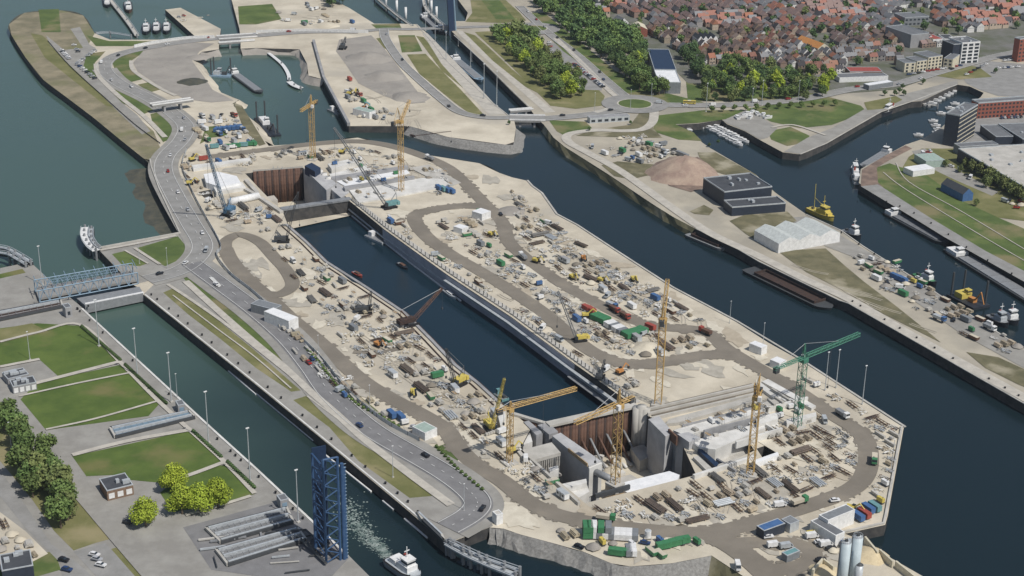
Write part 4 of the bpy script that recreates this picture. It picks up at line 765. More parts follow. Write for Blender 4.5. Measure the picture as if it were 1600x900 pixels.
crawler(608, 325, (522, 200), 62, 'grey blue crawler crane by the dock wall with a long boom leaning left', 'steel', 'teal', 1.1)
crawler(443, 378, (466, 300), 36, 'dark crawler crane at the far left corner of the dock basin', 'steel_d', 'steel_d', .9)
crawler(571, 488, (580, 455), 17, 'dark crawler crane with a short upright boom on the left bank of the dock', 'steel_d', 'steel_d', .9)
crawler(905, 533, (872, 455), 34, 'yellow crawler crane beside the haul road on the right bank of the dock', 'steel', 'yellow', .85)
crawler(715, 602, (697, 545), 27, 'crawler crane with orange yellow body at the left dock edge', 'steel_d', 'yellow', 1.0)
crawler(767, 672, (788, 592), 38, 'yellow crawler crane with a bright yellow lower boom near the left end of the pit', 'yellow', 'yellow', .9)
crawler(640, 508, (691, 450), 22, 'rusty brown crawler crane leaning its boom over the dock water', 'rust', 'rust_d', 1.1)
crawler(645, 214, (705, 205), 16, 'small red brown crawler crane by the canal end of the dredged sand area', 'rust', 'rust_d', .4)
crawler(536, 76, (540, 58), 12, 'dark material handler with raised arm on the grey gravel heap', 'steel_d', 'steel_d', 1.1)
crawler(938, 590, (945, 562), 10, 'dark drilling rig beside the dock edge near the tall yellow crane', 'steel_d', 'steel_d', .7)
# ---------------------------------------------------------------- raised lift bridge
def truss_plane(b, A, B, h, n, r=.35, posts=True):
    """vertical truss standing on A-B when h is along z"""
    A = Vector(A); B = Vector(B); U = Vector((0, 0, h)); b.cyl(A, B, r, n=4).cyl(A + U, B + U, r, n=4).cyl(A, A + U, r, n=4).cyl(B, B + U, r, n=4)
    for i in range(n):
        p = A.lerp(B, i / n); q = A.lerp(B, (i + 1) / n); b.cyl(p, (p + q) / 2 + U, r * .75, n=4).cyl((p + q) / 2 + U, q, r * .75, n=4)
        if posts and i: b.cyl(p, p + U, r * .5, n=4)
e = empty('raised_bridge', P(510, 880), 0, 'raised blue steel truss bridge leaf standing upright over the near lock canal', 'bridge'); o0 = P(510, 880)
c0, c1, c2 = (P(x, y) - o0 for x, y in ((493, 857), (510, 880), (532, 875)))
def upright(a, b_, h, n, name, r=.42):
    b = MB(); a = Vector(a); b_ = Vector(b_); Z = Vector((0, 0, 1))
    b.cyl(a, a + Z * h, r * 1.3, n=6).cyl(b_, b_ + Z * h, r * 1.3, n=6)
    for i in range(n):
        z0, z1 = h * i / n, h * (i + 1) / n; b.cyl(a + Z * z0, b_ + Z * (z0 + (z1 - z0) * .55), r * .75, n=5).cyl(b_ + Z * (z0 + (z1 - z0) * .55), a + Z * z1, r * .5, n=5)
    b.cyl(a + Z * h, b_ + Z * h, r, n=5); return b.build(name, M['blue_st'], e)
upright(c1, c2, 45, 8, 'side_truss'); upright(c0, c1, 42, 8, 'side_truss')
u = (c2 - c1).normalized(); bk = Vector((-u.y, u.x, 0)); c3 = c0 + (c2 - c1)
b = MB(); b.prism([tuple(v[:2]) for v in (c0 + bk * .2, c3 + bk * .2, c3 + bk * .9, c0 + bk * .9)], 0, 44); b.build('deck_plate', M['navy_plate'], e)
b = MB()
for k in range(2): q = c2 + u * (1.6 + .9 * k) + bk * (.6 * k); b.cyl(q, q + Vector((0, 0, 42 - 2 * k)), .75, n=10)
b.build('edge_girder', M['blue_st'], e)
b = MB()
for i in range(28): z = 1 + i * 1.5; b.cyl(c2 + u * 1 + Vector((0, 0, z)), c2 + u * 3.3 + Vector((0, 0, z)), .14, n=4)
b.build('ladder', M['blue_pale'], e)
b = MB()
for i in range(7): z = 3 + 6 * i; b.cyl(c2 + Vector((0, 0, z)), c3 + bk * .3 + Vector((0, 0, z)), .25, n=4).cyl(c0 + Vector((0, 0, z)), c0 + bk * .3 + Vector((0, 0, z + 3)), .2, n=4)
b.build('cross_beam', M['blue_st'], e)
b = MB()
for A, B in (((465, 838), (510, 880)), ((478, 828), (525, 870)), ((455, 830), (478, 828)), ((480, 850), (500, 835)), ((500, 862), (515, 848)), ((470, 842), (494, 860))): b.cyl(P(*A, 6.5) - o0, P(*B, 6.5) - o0, .6, n=4)
b.build('tail_frame', M['steel_d'], e)
# low truss road bridge over the near lock canal
e = empty('truss_bridge', P(60, 470), 0, 'pale blue steel truss road bridge lying over the near lock canal at the left', 'bridge'); o0 = P(60, 470)
g = lambda x, y, z=G: P(x, y, z) - o0
b = MB(); b.prism([tuple(g(x, y)[:2]) for x, y in ((55, 455), (210, 428), (217, 442), (61, 472))], 1.0, 2.2); b.build('deck', M['asphalt_pale'], e)
for A, B in (((55, 455), (208, 428)), ((62, 472), (216, 443))):
    b = MB(); A_ = g(*A, G + 2.5); B_ = g(*B, G + 2.5); A_.z = B_.z = 2.4; truss_plane(b, A_, B_, 6.5, 10, .3); b.build('truss', M['blue_pale'], e)
b = MB(); A0, A1, B0, B1 = g(55, 455), g(208, 428), g(62, 472), g(216, 443)
for i in range(11): b.cyl(A0.lerp(A1, i / 10) + Vector((0, 0, 8.8)), B0.lerp(B1, i / 10) + Vector((0, 0, 8.8)), .22, n=4)
b.build('cross_beam', M['blue_pale'], e)
e = empty('footbridge', P(76, 442), 0, 'thin pale green walkway girder beside the blue truss bridge', 'footbridge'); o0 = P(76, 442)
truss_plane(b := MB(), g(76, 442, 7), g(184, 424, 7), 1.6, 16, .18); b.build('girder', M['blue_pale'], e); MB().box((0, 0, 0), (.1, .1, .1)).build('bearing', M['steel'], e)
e = empty('lock_gate', P(133, 478), 0, 'closed lock gate with white concrete face below the truss bridge', 'lock gate'); o0 = P(133, 478)
b = MB(); b.prism([tuple(g(x, y)[:2]) for x, y in ((120, 468), (218, 450), (224, 460), (133, 479))], -4, .8); b.build('gate', M['steel'], e)
b = MB(); ribbon(b, [g(133, 477, G), g(224, 459, G)], 1.4, -3.5, h=4.6); b.build('face', M['white'], e)
def recess(name, lab, pts, beams=9, key='steel', cross=True):
    """sunk gate chamber roof: kerb frame, floor and longitudinal girders"""
    q = [P(x, y, G + .2) for x, y in pts]; o = q[0]; e = empty(name, o, 0, lab, 'gate chamber'); r = [v - o for v in q]
    MB().prism([tuple(v[:2]) for v in r], .12, .5).build('floor', M['asphalt'], e)
    for i in range(4):
        a, c = r[i], r[(i + 1) % 4]; b = MB(); ribbon(b, [a, c], .9, .1, h=1.3); b.build('kerb', M['conc'] if i % 2 else M['steel_d'], e)
    base = None
    for i in range(beams):
        t = (i + .5) / beams; a = r[0].lerp(r[3], t); c = r[1].lerp(r[2], t); b = MB(); ribbon(b, [a.lerp(c, .02), a.lerp(c, .98)], .35 if i % 3 else .8, .5, h=.7 if i % 3 else 1.2); b.build('girder', M[key] if i % 3 else M['galv'], e)
    if cross:
        b = MB()
        for i in range(14):
            a = r[0].lerp(r[1], (i + .5) / 14); c = r[3].lerp(r[2], (i + .5) / 14); ribbon(b, [a, c], .25, .55, h=.4)
        b.build('cross_girder', M['steel'], e)
    return e
recess('gate_chamber', 'long covered gate chamber left of the white faced lock gate', [(-60, 500), (95, 471), (98, 481), (-60, 514)], 3, 'rust_d', True)
recess('gate_chamber', 'middle gate chamber with grey blue girders on the left bank of the lock', [(172, 671), (295, 645), (305, 654), (180, 685)], 5, 'blue_pale')
recess('gate_chamber', 'far one of the two big gate chambers left of the raised blue bridge', [(322, 828), (448, 796), (458, 818), (345, 850)], 7, 'steel')
recess('gate_chamber', 'near one of the two big gate chambers left of the raised blue bridge', [(338, 862), (465, 828), (478, 846), (356, 885)], 7, 'steel')
recess('gate_chamber', 'small dark gate slot on the right side of the lower lock', [(652, 802), (690, 838), (694, 848), (660, 815)], 3, 'steel_d')
q = random.Random(19)
for i in range(26):      # loose steelwork on the apron round the raised bridge
    x = q.uniform(330, 500); y = 812 + (x - 330) * .05 + q.uniform(0, 78)
    if not (290 < x < 520): continue
    p = P(x, y, ZR + .3); a = R(14) + q.gauss(0, .08) + (math.pi / 2) * (q.random() < .3)
    o = MB().box((0, 0, 0), (q.uniform(3, 11), q.uniform(.3, .9), q.uniform(.3, .8)), 0).build('steel_beam', M[q.choice(('steel', 'galv', 'conc', 'steel_d'))]); o.location = p; o.rotation_euler = (0, 0, a)
    tag(o, 'loose steel beam on the apron by the big gate chambers', 'beam', 'loose beams by the gate chambers')
# guide jetties
def jetty(lab, pts, wd=3, z=4, posts=8, key='galv', wall=True, rails=True):
    pp = path(pts, z); o = pp[0].copy(); r = [p - o for p in pp]
    for p in r: p.z = 0
    e = empty('guide_jetty', o, 0, lab, 'jetty'); b = MB(); ribbon(b, r, wd, 0, h=.5); b.build('deck', M[key], e)
    if wall: b = MB(); ribbon(b, r, .5, -2.5, d=wd * .55, h=2.4); b.build('fender_wall', M['steel_d'], e)
    if rails: b = MB(); ribbon(b, r, .25, 1.2, d=wd * .5, h=.25); ribbon(b, r, .25, 1.2, d=-wd * .5, h=.25); b.build('railing', M['galv'], e)
    base = None
    for i in range(posts):
        p = r[int(i * (len(r) - 1) / max(1, posts - 1))]
        if base is None: base = MB().cyl((0, 0, -z - 3), (0, 0, 2.0), .7, n=8).build('pile', M['steel'], e); base.location = (p.x, p.y, 0)
        else: copy_part(base, (p.x, p.y, 0))
    return e
jetty('curved pale steel guide jetty at the bottom right end of the near lock', [(698, 850), (730, 868), (765, 884), (805, 900)], 3.2, 5, 8)
jetty('second rail of the curved guide jetty at the lower end of the near lock', [(703, 848), (728, 860), (760, 874), (812, 892)], 1.6, 6, 8)
jetty('short curved guide wall with white segments at the river mouth of the near lock', [(133, 356), (132, 370), (140, 384), (150, 392)], 4.5, 6, 7, 'white')
jetty('second row of white segments of the short curved guide wall', [(143, 358), (143, 372), (149, 383), (155, 388)], 2.5, 6, 7, 'galv')
jetty('pale green curved guide jetty at the left edge of the picture', [(-20, 384), (10, 389), (30, 399), (48, 410)], 2.4, 7, 6)
jetty('lower curved guide jetty at the left edge of the picture', [(-20, 393), (10, 397), (26, 405), (40, 413)], 2.2, 7, 6)
jetty('long straight jetty with three white dolphins left of the old middle lock', [(585, -5), (605, 12), (625, 28), (645, 42)], 2.2, 4, 4, 'conc')
jetty('curved guide wall in the mouth of the old middle lock', [(661, -5), (664, 10), (673, 22), (690, 38), (700, 44)], 3, 5, 5, 'conc')
jetty('long grey floating jetty in the tug harbour', [(172, 0), (190, 22), (205, 42), (214, 56)], 4, 2, 5, 'conc', False)
jetty('thin access bridge from the peninsula to the tug jetty', [(150, 53), (172, 52), (205, 57)], 1.6, 4, 3, 'galv', False)
jetty('white floating hose line curving across the dredged pond', [(402, 72), (418, 82), (440, 100), (450, 115), (452, 125)], 3, 1.2, 3, 'white', False, False)
jetty('white dredge hose end with pontoon in the pond', [(452, 128), (460, 134), (470, 138)], 5, 1.2, 3, 'white', False, False)
jetty('slim walkway jetty of the small boat basin', [(1440, 160), (1470, 145), (1497, 130)], 1.5, 1.5, 4, 'conc', False, False)
jetty('wooden quay platform at the start of the small boat basin', [(1420, 157), (1440, 162), (1465, 166)], 2, 2, 4, 'conc', False, False)
for i, (x, y) in enumerate(((603, 8), (620, 18), (634, 29), (669, 5), (674, 18), (682, 28))):
    p = P(x, y, 0); tag(MB().cyl((p.x, p.y, -3), (p.x, p.y, 11), 1.2, n=10).build('mooring_dolphin', M['white'], smooth=True), 'white round mooring dolphin ' + ('beside the long straight jetty' if i < 3 else 'on the curved guide wall') + ' of the old middle lock', 'dolphin', 'dolphins ' + ('by the straight jetty' if i < 3 else 'on the guide wall'))
# far bridges
def road_bridge(lab, A, B, wd, fence=False, z=G):
    pp = [P(*A, z), P(*B, z)]; o = pp[0].copy(); r = [p - o for p in pp]
    e = empty('road_bridge', o, 0, lab, 'bridge'); b = MB(); ribbon(b, r, wd, -.9, h=1.55); b.build('deck', M['asphalt_pale'], e)
    b = MB(); ribbon(b, r, .5, .65, d=wd / 2 - .3, h=.9); ribbon(b, r, .5, .65, d=-wd / 2 + .3, h=.9); b.build('parapet', M['white'], e)
    base = None; L = (r[1] - r[0]); ang = math.atan2(L.y, L.x)
    for t in (.3, .7):
        if base is None: base = MB().box((0, 0, -8), (1.5, wd * .8, 7.2)).build('pier', M['conc_d'], e); base.location = r[0].lerp(r[1], t); base.rotation_euler = (0, 0, ang)
        else: copy_part(base, r[0].lerp(r[1], t), ang)
road_bridge('road bridge over the narrow strait above the dredged pond', (340, 60), (400, 56), 13)
road_bridge('long low road bridge over the canal left of the town roundabout', (796, 185), (852, 186), 14)
road_bridge('small footbridge beside the strait bridge', (342, 68), (398, 64), 3)
road_bridge('low service bridge at the lower end of the old middle lock', (796, 174), (832, 171), 4)
road_bridge('dark flyover deck across the curved river road', (236, 165), (300, 156), 6, z=11)
e = empty('barrier_fence', P(210, 75), 0, 'long white and red zigzag barrier fence along the far bank road', 'fence'); o0 = P(210, 75); b = MB(); pp = path([(210, 75), (240, 69), (290, 62), (335, 60)], G, n=12) ; pq = path([(400, 52), (470, 50), (540, 51), (575, 52)], G, n=12)
for sp in (pp, pq):
    b = MB(); q = [v - o0 for v in sp]
    for i in range(len(q) - 1):
        for k in range(3):
            a = q[i].lerp(q[i + 1], k / 3); c = q[i].lerp(q[i + 1], (k + 1) / 3); b.cyl(a, (a + c) / 2 + Vector((0, 0, 2.6)), .28, n=4).cyl((a + c) / 2 + Vector((0, 0, 2.6)), c, .28, n=4)
    ribbon(b, q, .5, 2.5, h=.4); b.build('fence_run', M['white'], e)
e = empty('bascule_bridge', P(700, 48), 0, 'dark raised bascule bridge leaf of the old middle lock', 'bridge'); o0 = P(700, 48)
q0, q1 = P(702, 49) - o0, P(711, 48) - o0; u = (q1 - q0).normalized(); nrm = Vector((-u.y, u.x, 0)); tl = Vector((-2, 2, 30))
b = MB(); b.add([q0, q1, q1 + nrm * 1.5, q0 + nrm * 1.5, q0 + tl, q1 + tl, q1 + nrm * 1.5 + tl, q0 + nrm * 1.5 + tl], [(3, 2, 1, 0), (4, 5, 6, 7), (0, 1, 5, 4), (1, 2, 6, 5), (2, 3, 7, 6), (3, 0, 4, 7)]); b.build('leaf', M['navy_plate'], e)
MB().cyl(q1 + u * .8, q1 + u * .8 + tl, .7, n=6).build('girder', M['blue_pale'], e); MB().box(tuple(P(697, 46) - o0), (6, 5, 4)).build('machine_house', M['conc_d'], e)
# ---------------------------------------------------------------- ships
def hull(b, L, B, z0, z1, bow=.25, stern=.9, sheer=0.0, n=7):
    """pointed hull, bow toward +x"""
    prof = []
    for i in range(n): t = i / (n - 1); x = L / 2 - L * bow * (1 - t) if False else L / 2 - L * bow * t; prof.append((x, B / 2 * math.sin(t * math.pi / 2) ** .75))
    prof.append((-L / 2 + L * .06, B / 2)); prof.append((-L / 2, B / 2 * stern)); up = prof + [(x, -y) for x, y in reversed(prof) if y > 1e-6]
    lo = [(x * .96, y * .82) for x, y in up]; m = len(up)
    zt = [z1 + sheer * max(0, (x / (L / 2))) ** 2 for x, y in up]
    b.add([(x, y, z0) for x, y in lo] + [(x, y, zt[i]) for i, (x, y) in enumerate(up)], [tuple(range(m)), tuple(range(m, 2 * m))[::-1]] + [(i, (i + 1) % m, m + (i + 1) % m, m + i)[::-1] for i in range(m)])
    return up
def ship(lab, bow, stern, B, kind='tug', hk='wood_hull', sk='white', name=None, dk='steel', z=0, accent='red', deckz=None):
    a, c = P(*bow, z + 1), P(*stern, z + 1); ctr = (a + c) / 2; d = a - c; L = d.length; az = math.atan2(d.y, d.x)
    nm, cat = {'tug': ('tugboat', 'tugboat'), 'barge': ('river_barge', 'barge'), 'pontoon': ('work_pontoon', 'pontoon'), 'hopper': ('hopper_barge', 'barge'), 'yacht': ('motor_yacht', 'boat'), 'patrol': ('service_vessel', 'ship'), 'trawler': ('sea_vessel', 'ship'), 'spud': ('spud_dredger', 'dredger')}[kind]
    e = empty(name or nm, (ctr.x, ctr.y, z), az, lab, cat)
    box = lambda nme, c_, dd, k, par=e: MB().box(c_, dd).build(nme, M[k], par)
    if kind in ('tug', 'trawler', 'patrol'):
        fb = 2.2 if kind != 'patrol' else 2.6; b = MB(); hull(b, L, B, -1, fb, .38, .8, 1.2); b.build('hull', M[hk], e)
        b = MB(); hull(b, L * .93, B * .86, fb * .6, fb + .25, .38, .8, .7); b.build('deck', M[dk], e)
        b = MB(); hull(b, L * 1.01, B * 1.04, fb - .3, fb + .05, .38, .8, 1.1); b.build('fender', M['black'], e)
        x0 = L * .08; w1 = box('deckhouse', (x0, 0, fb + .2), (L * .36, B * .62, 2.6), sk); box('bridge', (x0 + L * .05, 0, fb + 2.8), (L * .2, B * .5, 2.3), sk)
        box('bridge_window', (x0 + L * .05, 0, fb + 3.7), (L * .2 + .12, B * .5 + .12, .8), 'glass'); box('bridge_roof', (x0 + L * .05, 0, fb + 5.1), (L * .22, B * .55, .25), sk)
        MB().cyl((x0, 0, fb + 5), (x0, 0, fb + 12 if kind == 'trawler' else fb + 10), .2, n=5).box((x0, 0, fb + 8), (.3, 2.4, .3)).build('mast', M['white' if kind != 'trawler' else sk], e)
        box('funnel', (x0 - L * .13, B * .17, fb + 2.6), (1.4, 1.2, 2.4), accent)
        if kind == 'trawler':
            MB().cyl((-L * .28, 0, fb), (-L * .30, 0, fb + 17), .18, n=5).build('mast', M[sk], e); box('foredeck_house', (L * .28, 0, fb + .4), (L * .12, B * .5, 1.6), sk)
            MB().cyl((-L * .28, 0, fb + 8), (L * .05, 0, fb + 5), .12, n=4).build('derrick', M[sk], e)
        if kind == 'patrol':
            box('aft_deckhouse', (-L * .25, 0, fb + .2), (L * .2, B * .6, 2), sk)
        else: box('winch', (-L * .32, 0, fb + .2), (1.8, 1.6, 1.1), 'steel_d')
    elif kind == 'barge':
        b = MB(); hull(b, L, B, -1, 1.3, .10, .85, .8); b.build('hull', M[hk], e)
        b = MB(); n = 7; base = None; x1 = L * .40; x0 = -L * .34
        for i in range(n):
            lx = (x1 - x0) / n
            if base is None: base = MB().box((0, 0, 1.3), (lx * .96, B * .78, .9)).build('hatch_cover', M[dk], e); base.location = (x0 + lx * (i + .5), 0, 0)
            else: copy_part(base, (x0 + lx * (i + .5), 0, 0))
        box('deckhouse', (-L * .42, 0, 1.3), (L * .11, B * .78, 2.3), sk); box('wheelhouse', (-L * .395, 0, 3.6), (3.4, 4, 2.1), sk); box('wheelhouse_window', (-L * .395, 0, 4.4), (3.5, 4.1, .8), 'glass')
        box('anchor_gear', (L * .455, 0, 1.4), (2, 2, .9), 'steel_d')
        MB().cyl((-L * .38, 0, 5.6), (-L * .38, 0, 8.5), .1, n=4).build('mast', M['white'], e)
    elif kind == 'hopper':
        b = MB(); hull(b, L, B, -1, 1.6, .12, .9, .1); b.build('hull', M[hk], e)
        b = MB(); t = .45; h0 = 1.3
        for s in (-1, 1): b.box((0, s * B * .36, h0), (L * .72, t, 1.9)); b.box((s * L * .36, 0, h0), (t, B * .72, 1.9))
        b.build('coaming', M['rust_d'], e); box('hold_floor', (0, 0, 1.45), (L * .7, B * .68, .3), dk)
        box('rail', (0, B * .47, 1.6), (L * .8, .2, .8), 'rust')
    elif kind == 'pontoon':
        box('hull', (0, 0, -.8), (L, B, 2.0), hk); box('deck', (0, 0, 1.21), (L * .94, B * .92, .15), dk); box('cabin', (-L * .3, 0, 1.36), (L * .2, B * .5, 2.6), sk); box('winch', (L * .3, 0, 1.36), (2, 1.6, 1.2), 'steel_d')
        box('bollard', (L * .45, B * .3, 1.3), (.5, .5, .7), 'steel_d')
    elif kind == 'spud':
        box('hull', (0, 0, -.8), (L, B, 2.2), hk); box('deckhouse', (-L * .2, 0, 1.4), (L * .28, B * .6, 3), sk); box('control_cabin', (-L * .1, B * .1, 4.4), (3, 3, 2.2), sk); box('cabin_window', (-L * .1, B * .1, 5.2), (3.1, 3.1, .8), 'glass')
        base = None
        for q in ((-.42, .35), (-.42, -.35), (.4, .35)):
            if base is None: base = MB().cyl((0, 0, -3), (0, 0, 15), .6, n=8).build('spud_pole', M['steel_d'], e); base.location = (q[0] * L, q[1] * B, 0)
            else: copy_part(base, (q[0] * L, q[1] * B, 0))
        MB().cyl((L * .2, 0, 2), (L * .42, 0, 9), .45, n=5).cyl((L * .42, 0, 9), (L * .56, 0, 3), .35, n=5).build('excavator_arm', M[accent], e); box('excavator_house', (L * .15, 0, 1.4), (4, 3, 2.4), accent)
    elif kind == 'yacht':
        b = MB(); hull(b, L, B, -.5, 1.1, .45, .85, .5); b.build('hull', M[hk], e); box('cabin', (-L * .02, 0, 1.0), (L * .42, B * .62, .9), sk); box('cabin_window', (-L * .02, 0, 1.3), (L * .43, B * .64, .35), 'glass'); box('cockpit', (-L * .36, 0, .95), (L * .2, B * .6, .25), dk)
    return e
ship('yellow sea vessel with dark blue bow waterline moored above the white saw tooth shed', (1303, 344), (1263, 326), 7.5, 'trawler', 'yellow', 'yellow', dk='yellow', accent='yellow')
ship('black tug with white wheelhouse moored below the yellow sea vessel', (1345, 373), (1318, 361), 6.5)
ship('green decked tug with white wheelhouse nearest the blue sheds', (1463, 446), (1428, 430), 6, dk='green')
ship('spud dredger with orange excavator arms at the right quay', (1534, 480), (1492, 458), 12, 'spud', 'wood_hull', 'yellow', accent='orange')
ship('small grey tug left of the biggest white tug at the right edge', (1575, 511), (1545, 494), 7, sk='galv')
ship('dark tug with a big white superstructure at the right edge', (1590, 507), (1566, 492), 8)
ship('long grey hatch covered river barge with white stern along the green bank', (1480, 381), (1388, 331), 10, 'barge', 'steel_d', dk='roofg')
ship('nearest long river barge with a large white stern house at the right edge', (1640, 486), (1484, 389), 11, 'barge', 'steel_d', dk='steel')
ship('teal river barge moored along the red paved quay', (1348, 262), (1388, 236), 8, 'barge', 'steel', dk='steel')
ship('white passenger boat moored at the tip of the red paved quay', (1333, 262), (1340, 287), 6, 'patrol', 'white')
ship('rusty hopper barge below the dark hall', (1137, 389), (1079, 365), 11, 'hopper', 'steel', dk='rust_d')
ship('long rusty hopper barge further down the same quay', (1300, 483), (1170, 420), 12, 'hopper', 'steel_d', dk='rust_d')
ship('dark tug with white stern house on the outer quay of the square park', (1377, 182), (1405, 166), 5.5, 'patrol', 'wood_hull')
ship('white pleasure craft moored on the outer quay next to the dark tug', (1408, 168), (1422, 160), 4, 'yacht', 'white')
ship('grey white survey boat leaving a foaming wake in the near lock canal', (656, 909), (609, 875), 8, 'patrol', 'galv', dk='galv')
ship('spud dredger with dark poles beside the pale gravel shore of the pond', (362, 118), (330, 116), 10, 'spud', 'blue_pale', 'galv', accent='steel_d')
ship('long grey barge beside the spud dredger in the pond', (408, 146), (362, 112), 8, 'barge', 'steel_d', dk='steel')
ship('work vessel with white deck houses at the left bank of the pond', (430, 212), (406, 184), 9, 'spud', 'wood_hull', 'white', accent='steel_d')
ship('small white work boat in the middle of the pond', (533, 178), (516, 170), 6, 'pontoon', 'steel', 'white')
ship('white work pontoon moored at the right wall of the dock basin', (604, 378), (576, 366), 7, 'pontoon', 'galv', 'white', z=-4)
ship('white roofed landing pontoon hugging the right wall of the dock basin', (602, 372), (586, 362), 6, 'pontoon', 'steel_d', 'white', z=-4)
ship('small red work boat in the dock basin below the white pontoon', (566, 432), (552, 424), 3, 'yacht', 'red', 'rust', z=-4)
ship('narrow dark work boat in the middle of the dock basin', (637, 420), (622, 410), 3, 'yacht', 'wood_hull', 'rust', z=-4)
ship('pale service boat against the dock wall below the long boom', (713, 466), (694, 452), 3, 'yacht', 'galv', 'white', z=-4)
ship('floating green raft at the left edge of the dock basin', (790, 624), (776, 614), 4, 'pontoon', 'teal', 'teal', z=-4)
for i, (x, y, lb) in enumerate(((228, 48, 'left'), (244, 47, 'middle'), (260, 47, 'right'))): ship(lb + ' of the three tugs side by side below the peninsula harbour', (x, y + 6), (x + 1, y - 9), 8)
ship('red and white tug beside the far end of the grey floating jetty', (202, 20), (199, 5), 8, accent='red', sk='white', hk='rust')
ship('white tug at the top end of the grey floating jetty', (168, 12), (166, -3), 8)
ship('black hulled ship with white bridge entering the old middle lock', (690, 50), (662, 25), 10, 'barge', 'wood_hull')
ship('white sterned river barge inside the old middle lock', (752, 127), (708, 90), 9, 'barge', 'blue_pale', dk='steel')
ship('small white ship beside the raised bascule leaf', (693, 54), (680, 45), 6, 'patrol', 'wood_hull')
ship('white motor cruiser alone in the left corner of the marina', (1082, 205), (1064, 196), 5, 'yacht', 'white')
yt = ship('white motor yacht moored in the marina', (1100, 200), (1091, 196), 3.4, 'yacht', 'white'); yt['group'] = 'yachts in the marina'; _used.add(yt.name)
q = random.Random(11)
for i in range(24):
    t = i / 23; x = 1095 + 62 * t + q.uniform(-1, 1) + (6 if i % 2 else 0); y = 192 + 33 * t + q.uniform(-1, 1) - (3 if i % 2 else -2)
    put(yt, P(x, y, 0), R(-35) + q.uniform(-.2, .2), 'white motor yacht moored in the marina', 'boat', 'yachts in the marina', q.uniform(1.0, 1.35))
for i, (x, y) in enumerate(((1133, 190), (1140, 196), (1147, 200), (1156, 203), (1163, 208), (1170, 213), (1177, 216), (1183, 220))): put(yt, P(x, y, 0), R(-50), 'yacht against the paved quay side of the marina', 'boat', 'yachts along the marina quay', .95)
for i, (x, y) in enumerate(((1445, 165), (1455, 162), (1462, 158), (1468, 154), (1476, 150), (1481, 147), (1486, 143), (1492, 140), (1500, 137), (1508, 136))): put(yt, P(x, y, 0), R(-15), 'white boat moored at the slim jetty of the small boat basin', 'boat', 'boats in the small basin', (1.25, 1, 1))
for i, (x, y) in enumerate(((1462, 197), (1464, 208), (1465, 215), (1466, 203), (1435, 212), (1458, 190), (1470, 178), (1484, 170), (1492, 163))): put(yt, P(x, y, 0), R(-5), 'boat moored below the dark waterfront apartment tower', 'boat', 'boats by the dark tower', 1)
for i, (x, y) in enumerate(((1168, 178), (1175, 176), (1183, 178), (1162, 182), (1192, 180), (1152, 184), (1200, 184), (1172, 184))): put(yt, P(x, y, G + .6), R(20 + 40 * (i % 3)), 'yacht laid up ashore on the paved marina yard', 'boat', 'yachts ashore on the marina yard', 1)
# wake: real foam patches on the water
wm = mat('foam', (.34, .39, .36), (.07, .115, .105), .35, .7, world=True)
b = MB(); q = random.Random(4); pw = path([(613, 878), (600, 862), (585, 848), (565, 830), (552, 808), (545, 785)], .06, n=10)
for i, p in enumerate(pw):
    t = i / len(pw)
    for k in range(int(60 * (1 - t * .85))):
        r_ = q.uniform(.08, .32) * (1 + t * .9); s_ = 1.2 + 5.5 * t; c = p + Vector((q.gauss(0, s_ * .55), q.gauss(0, s_ * .55), 0)); n = 5; a0 = q.uniform(0, 6)
        o = len(b.v); b.add([(c.x + r_ * q.uniform(.6, 1.5) * math.cos(a0 + 2 * math.pi * j / n), c.y + r_ * q.uniform(.6, 1.2) * math.sin(a0 + 2 * math.pi * j / n), .05 + .0008 * ((i * 26 + k) % 60)) for j in range(n)], [tuple(range(n))])
b.build('foam', wm)['kind'] = 'stuff'
# ---------------------------------------------------------------- buildings
def proj(v):
    d = ROT.transposed() @ (Vector(v) - Vector((0, 0, CH))); return 800 + F * d.x / -d.z, 450 - F * d.y / -d.z
def inside(x, y, poly):
    c = False; n = len(poly)
    for i in range(n):
        x1, y1 = poly[i]; x2, y2 = poly[(i + 1) % n]
        if (y1 > y) != (y2 > y) and x < (x2 - x1) * (y - y1) / (y2 - y1) + x1: c = not c
    return c
B_ = 'building'
bld('hall', 'long hall with a dark solar panel roof and white lower end among the trees', 'hall', (1012, 77), (1022, 109), (1044, 75), 9, M['clad_g'], M['navy_plate'], .6)
bld('hall', 'white roofed front end of the solar panel hall', 'hall', (1022, 110), (1029, 129), (1055, 108), 9, M['clad_g'], M['white_s'], .6)
bld('data_hall', 'upper of the two dark blue grey flat roofed halls on the quay', 'hall', (1099, 279), (1132, 301), (1175, 273), 10, M['clad_d'], M['roofd'], .8, roofbits=5)
bld('data_hall', 'lower front dark flat roofed hall with pale roof lines', 'hall', (1131, 314), (1144, 325), (1208, 303), 5.5, M['clad_d'], M['roofd'], .8, roofbits=2)
bld('apartment_tower', 'dark waterfront apartment tower with striped balconies beside the red office', 'tower', (1500, 182), (1528, 165), (1473, 181), 23, M['clad_d'], M['roofg'], 1.0, (7, 3.2, 2.9, .8, 's'), roofbits=4, wincol='cream')
bld('office_block', 'long red brick office block with a pale roof edge', 'office', (1529, 162), (1640, 154), (1530, 156), 12, M['brick'], M['roofg'], 1.0, (4, 3.2, 1.8, 1.5, 's'))
bld('apartment_tower', 'dark and orange red tower cut by the right picture edge', 'tower', (1594, 62), (1640, 56), (1581, 60), 20, M['brick'], M['roofg'], .8, (6, 4, 2.2, 1.6, 's'))
bld('apartment_tower', 'white balcony tower with a dark left side behind the quay car park', 'tower', (1504, 68), (1532, 66), (1499, 58), 18, M['white'], M['roofg'], .8, (6, 5.2, 4.2, 2.0, 's'), roofbits=2)
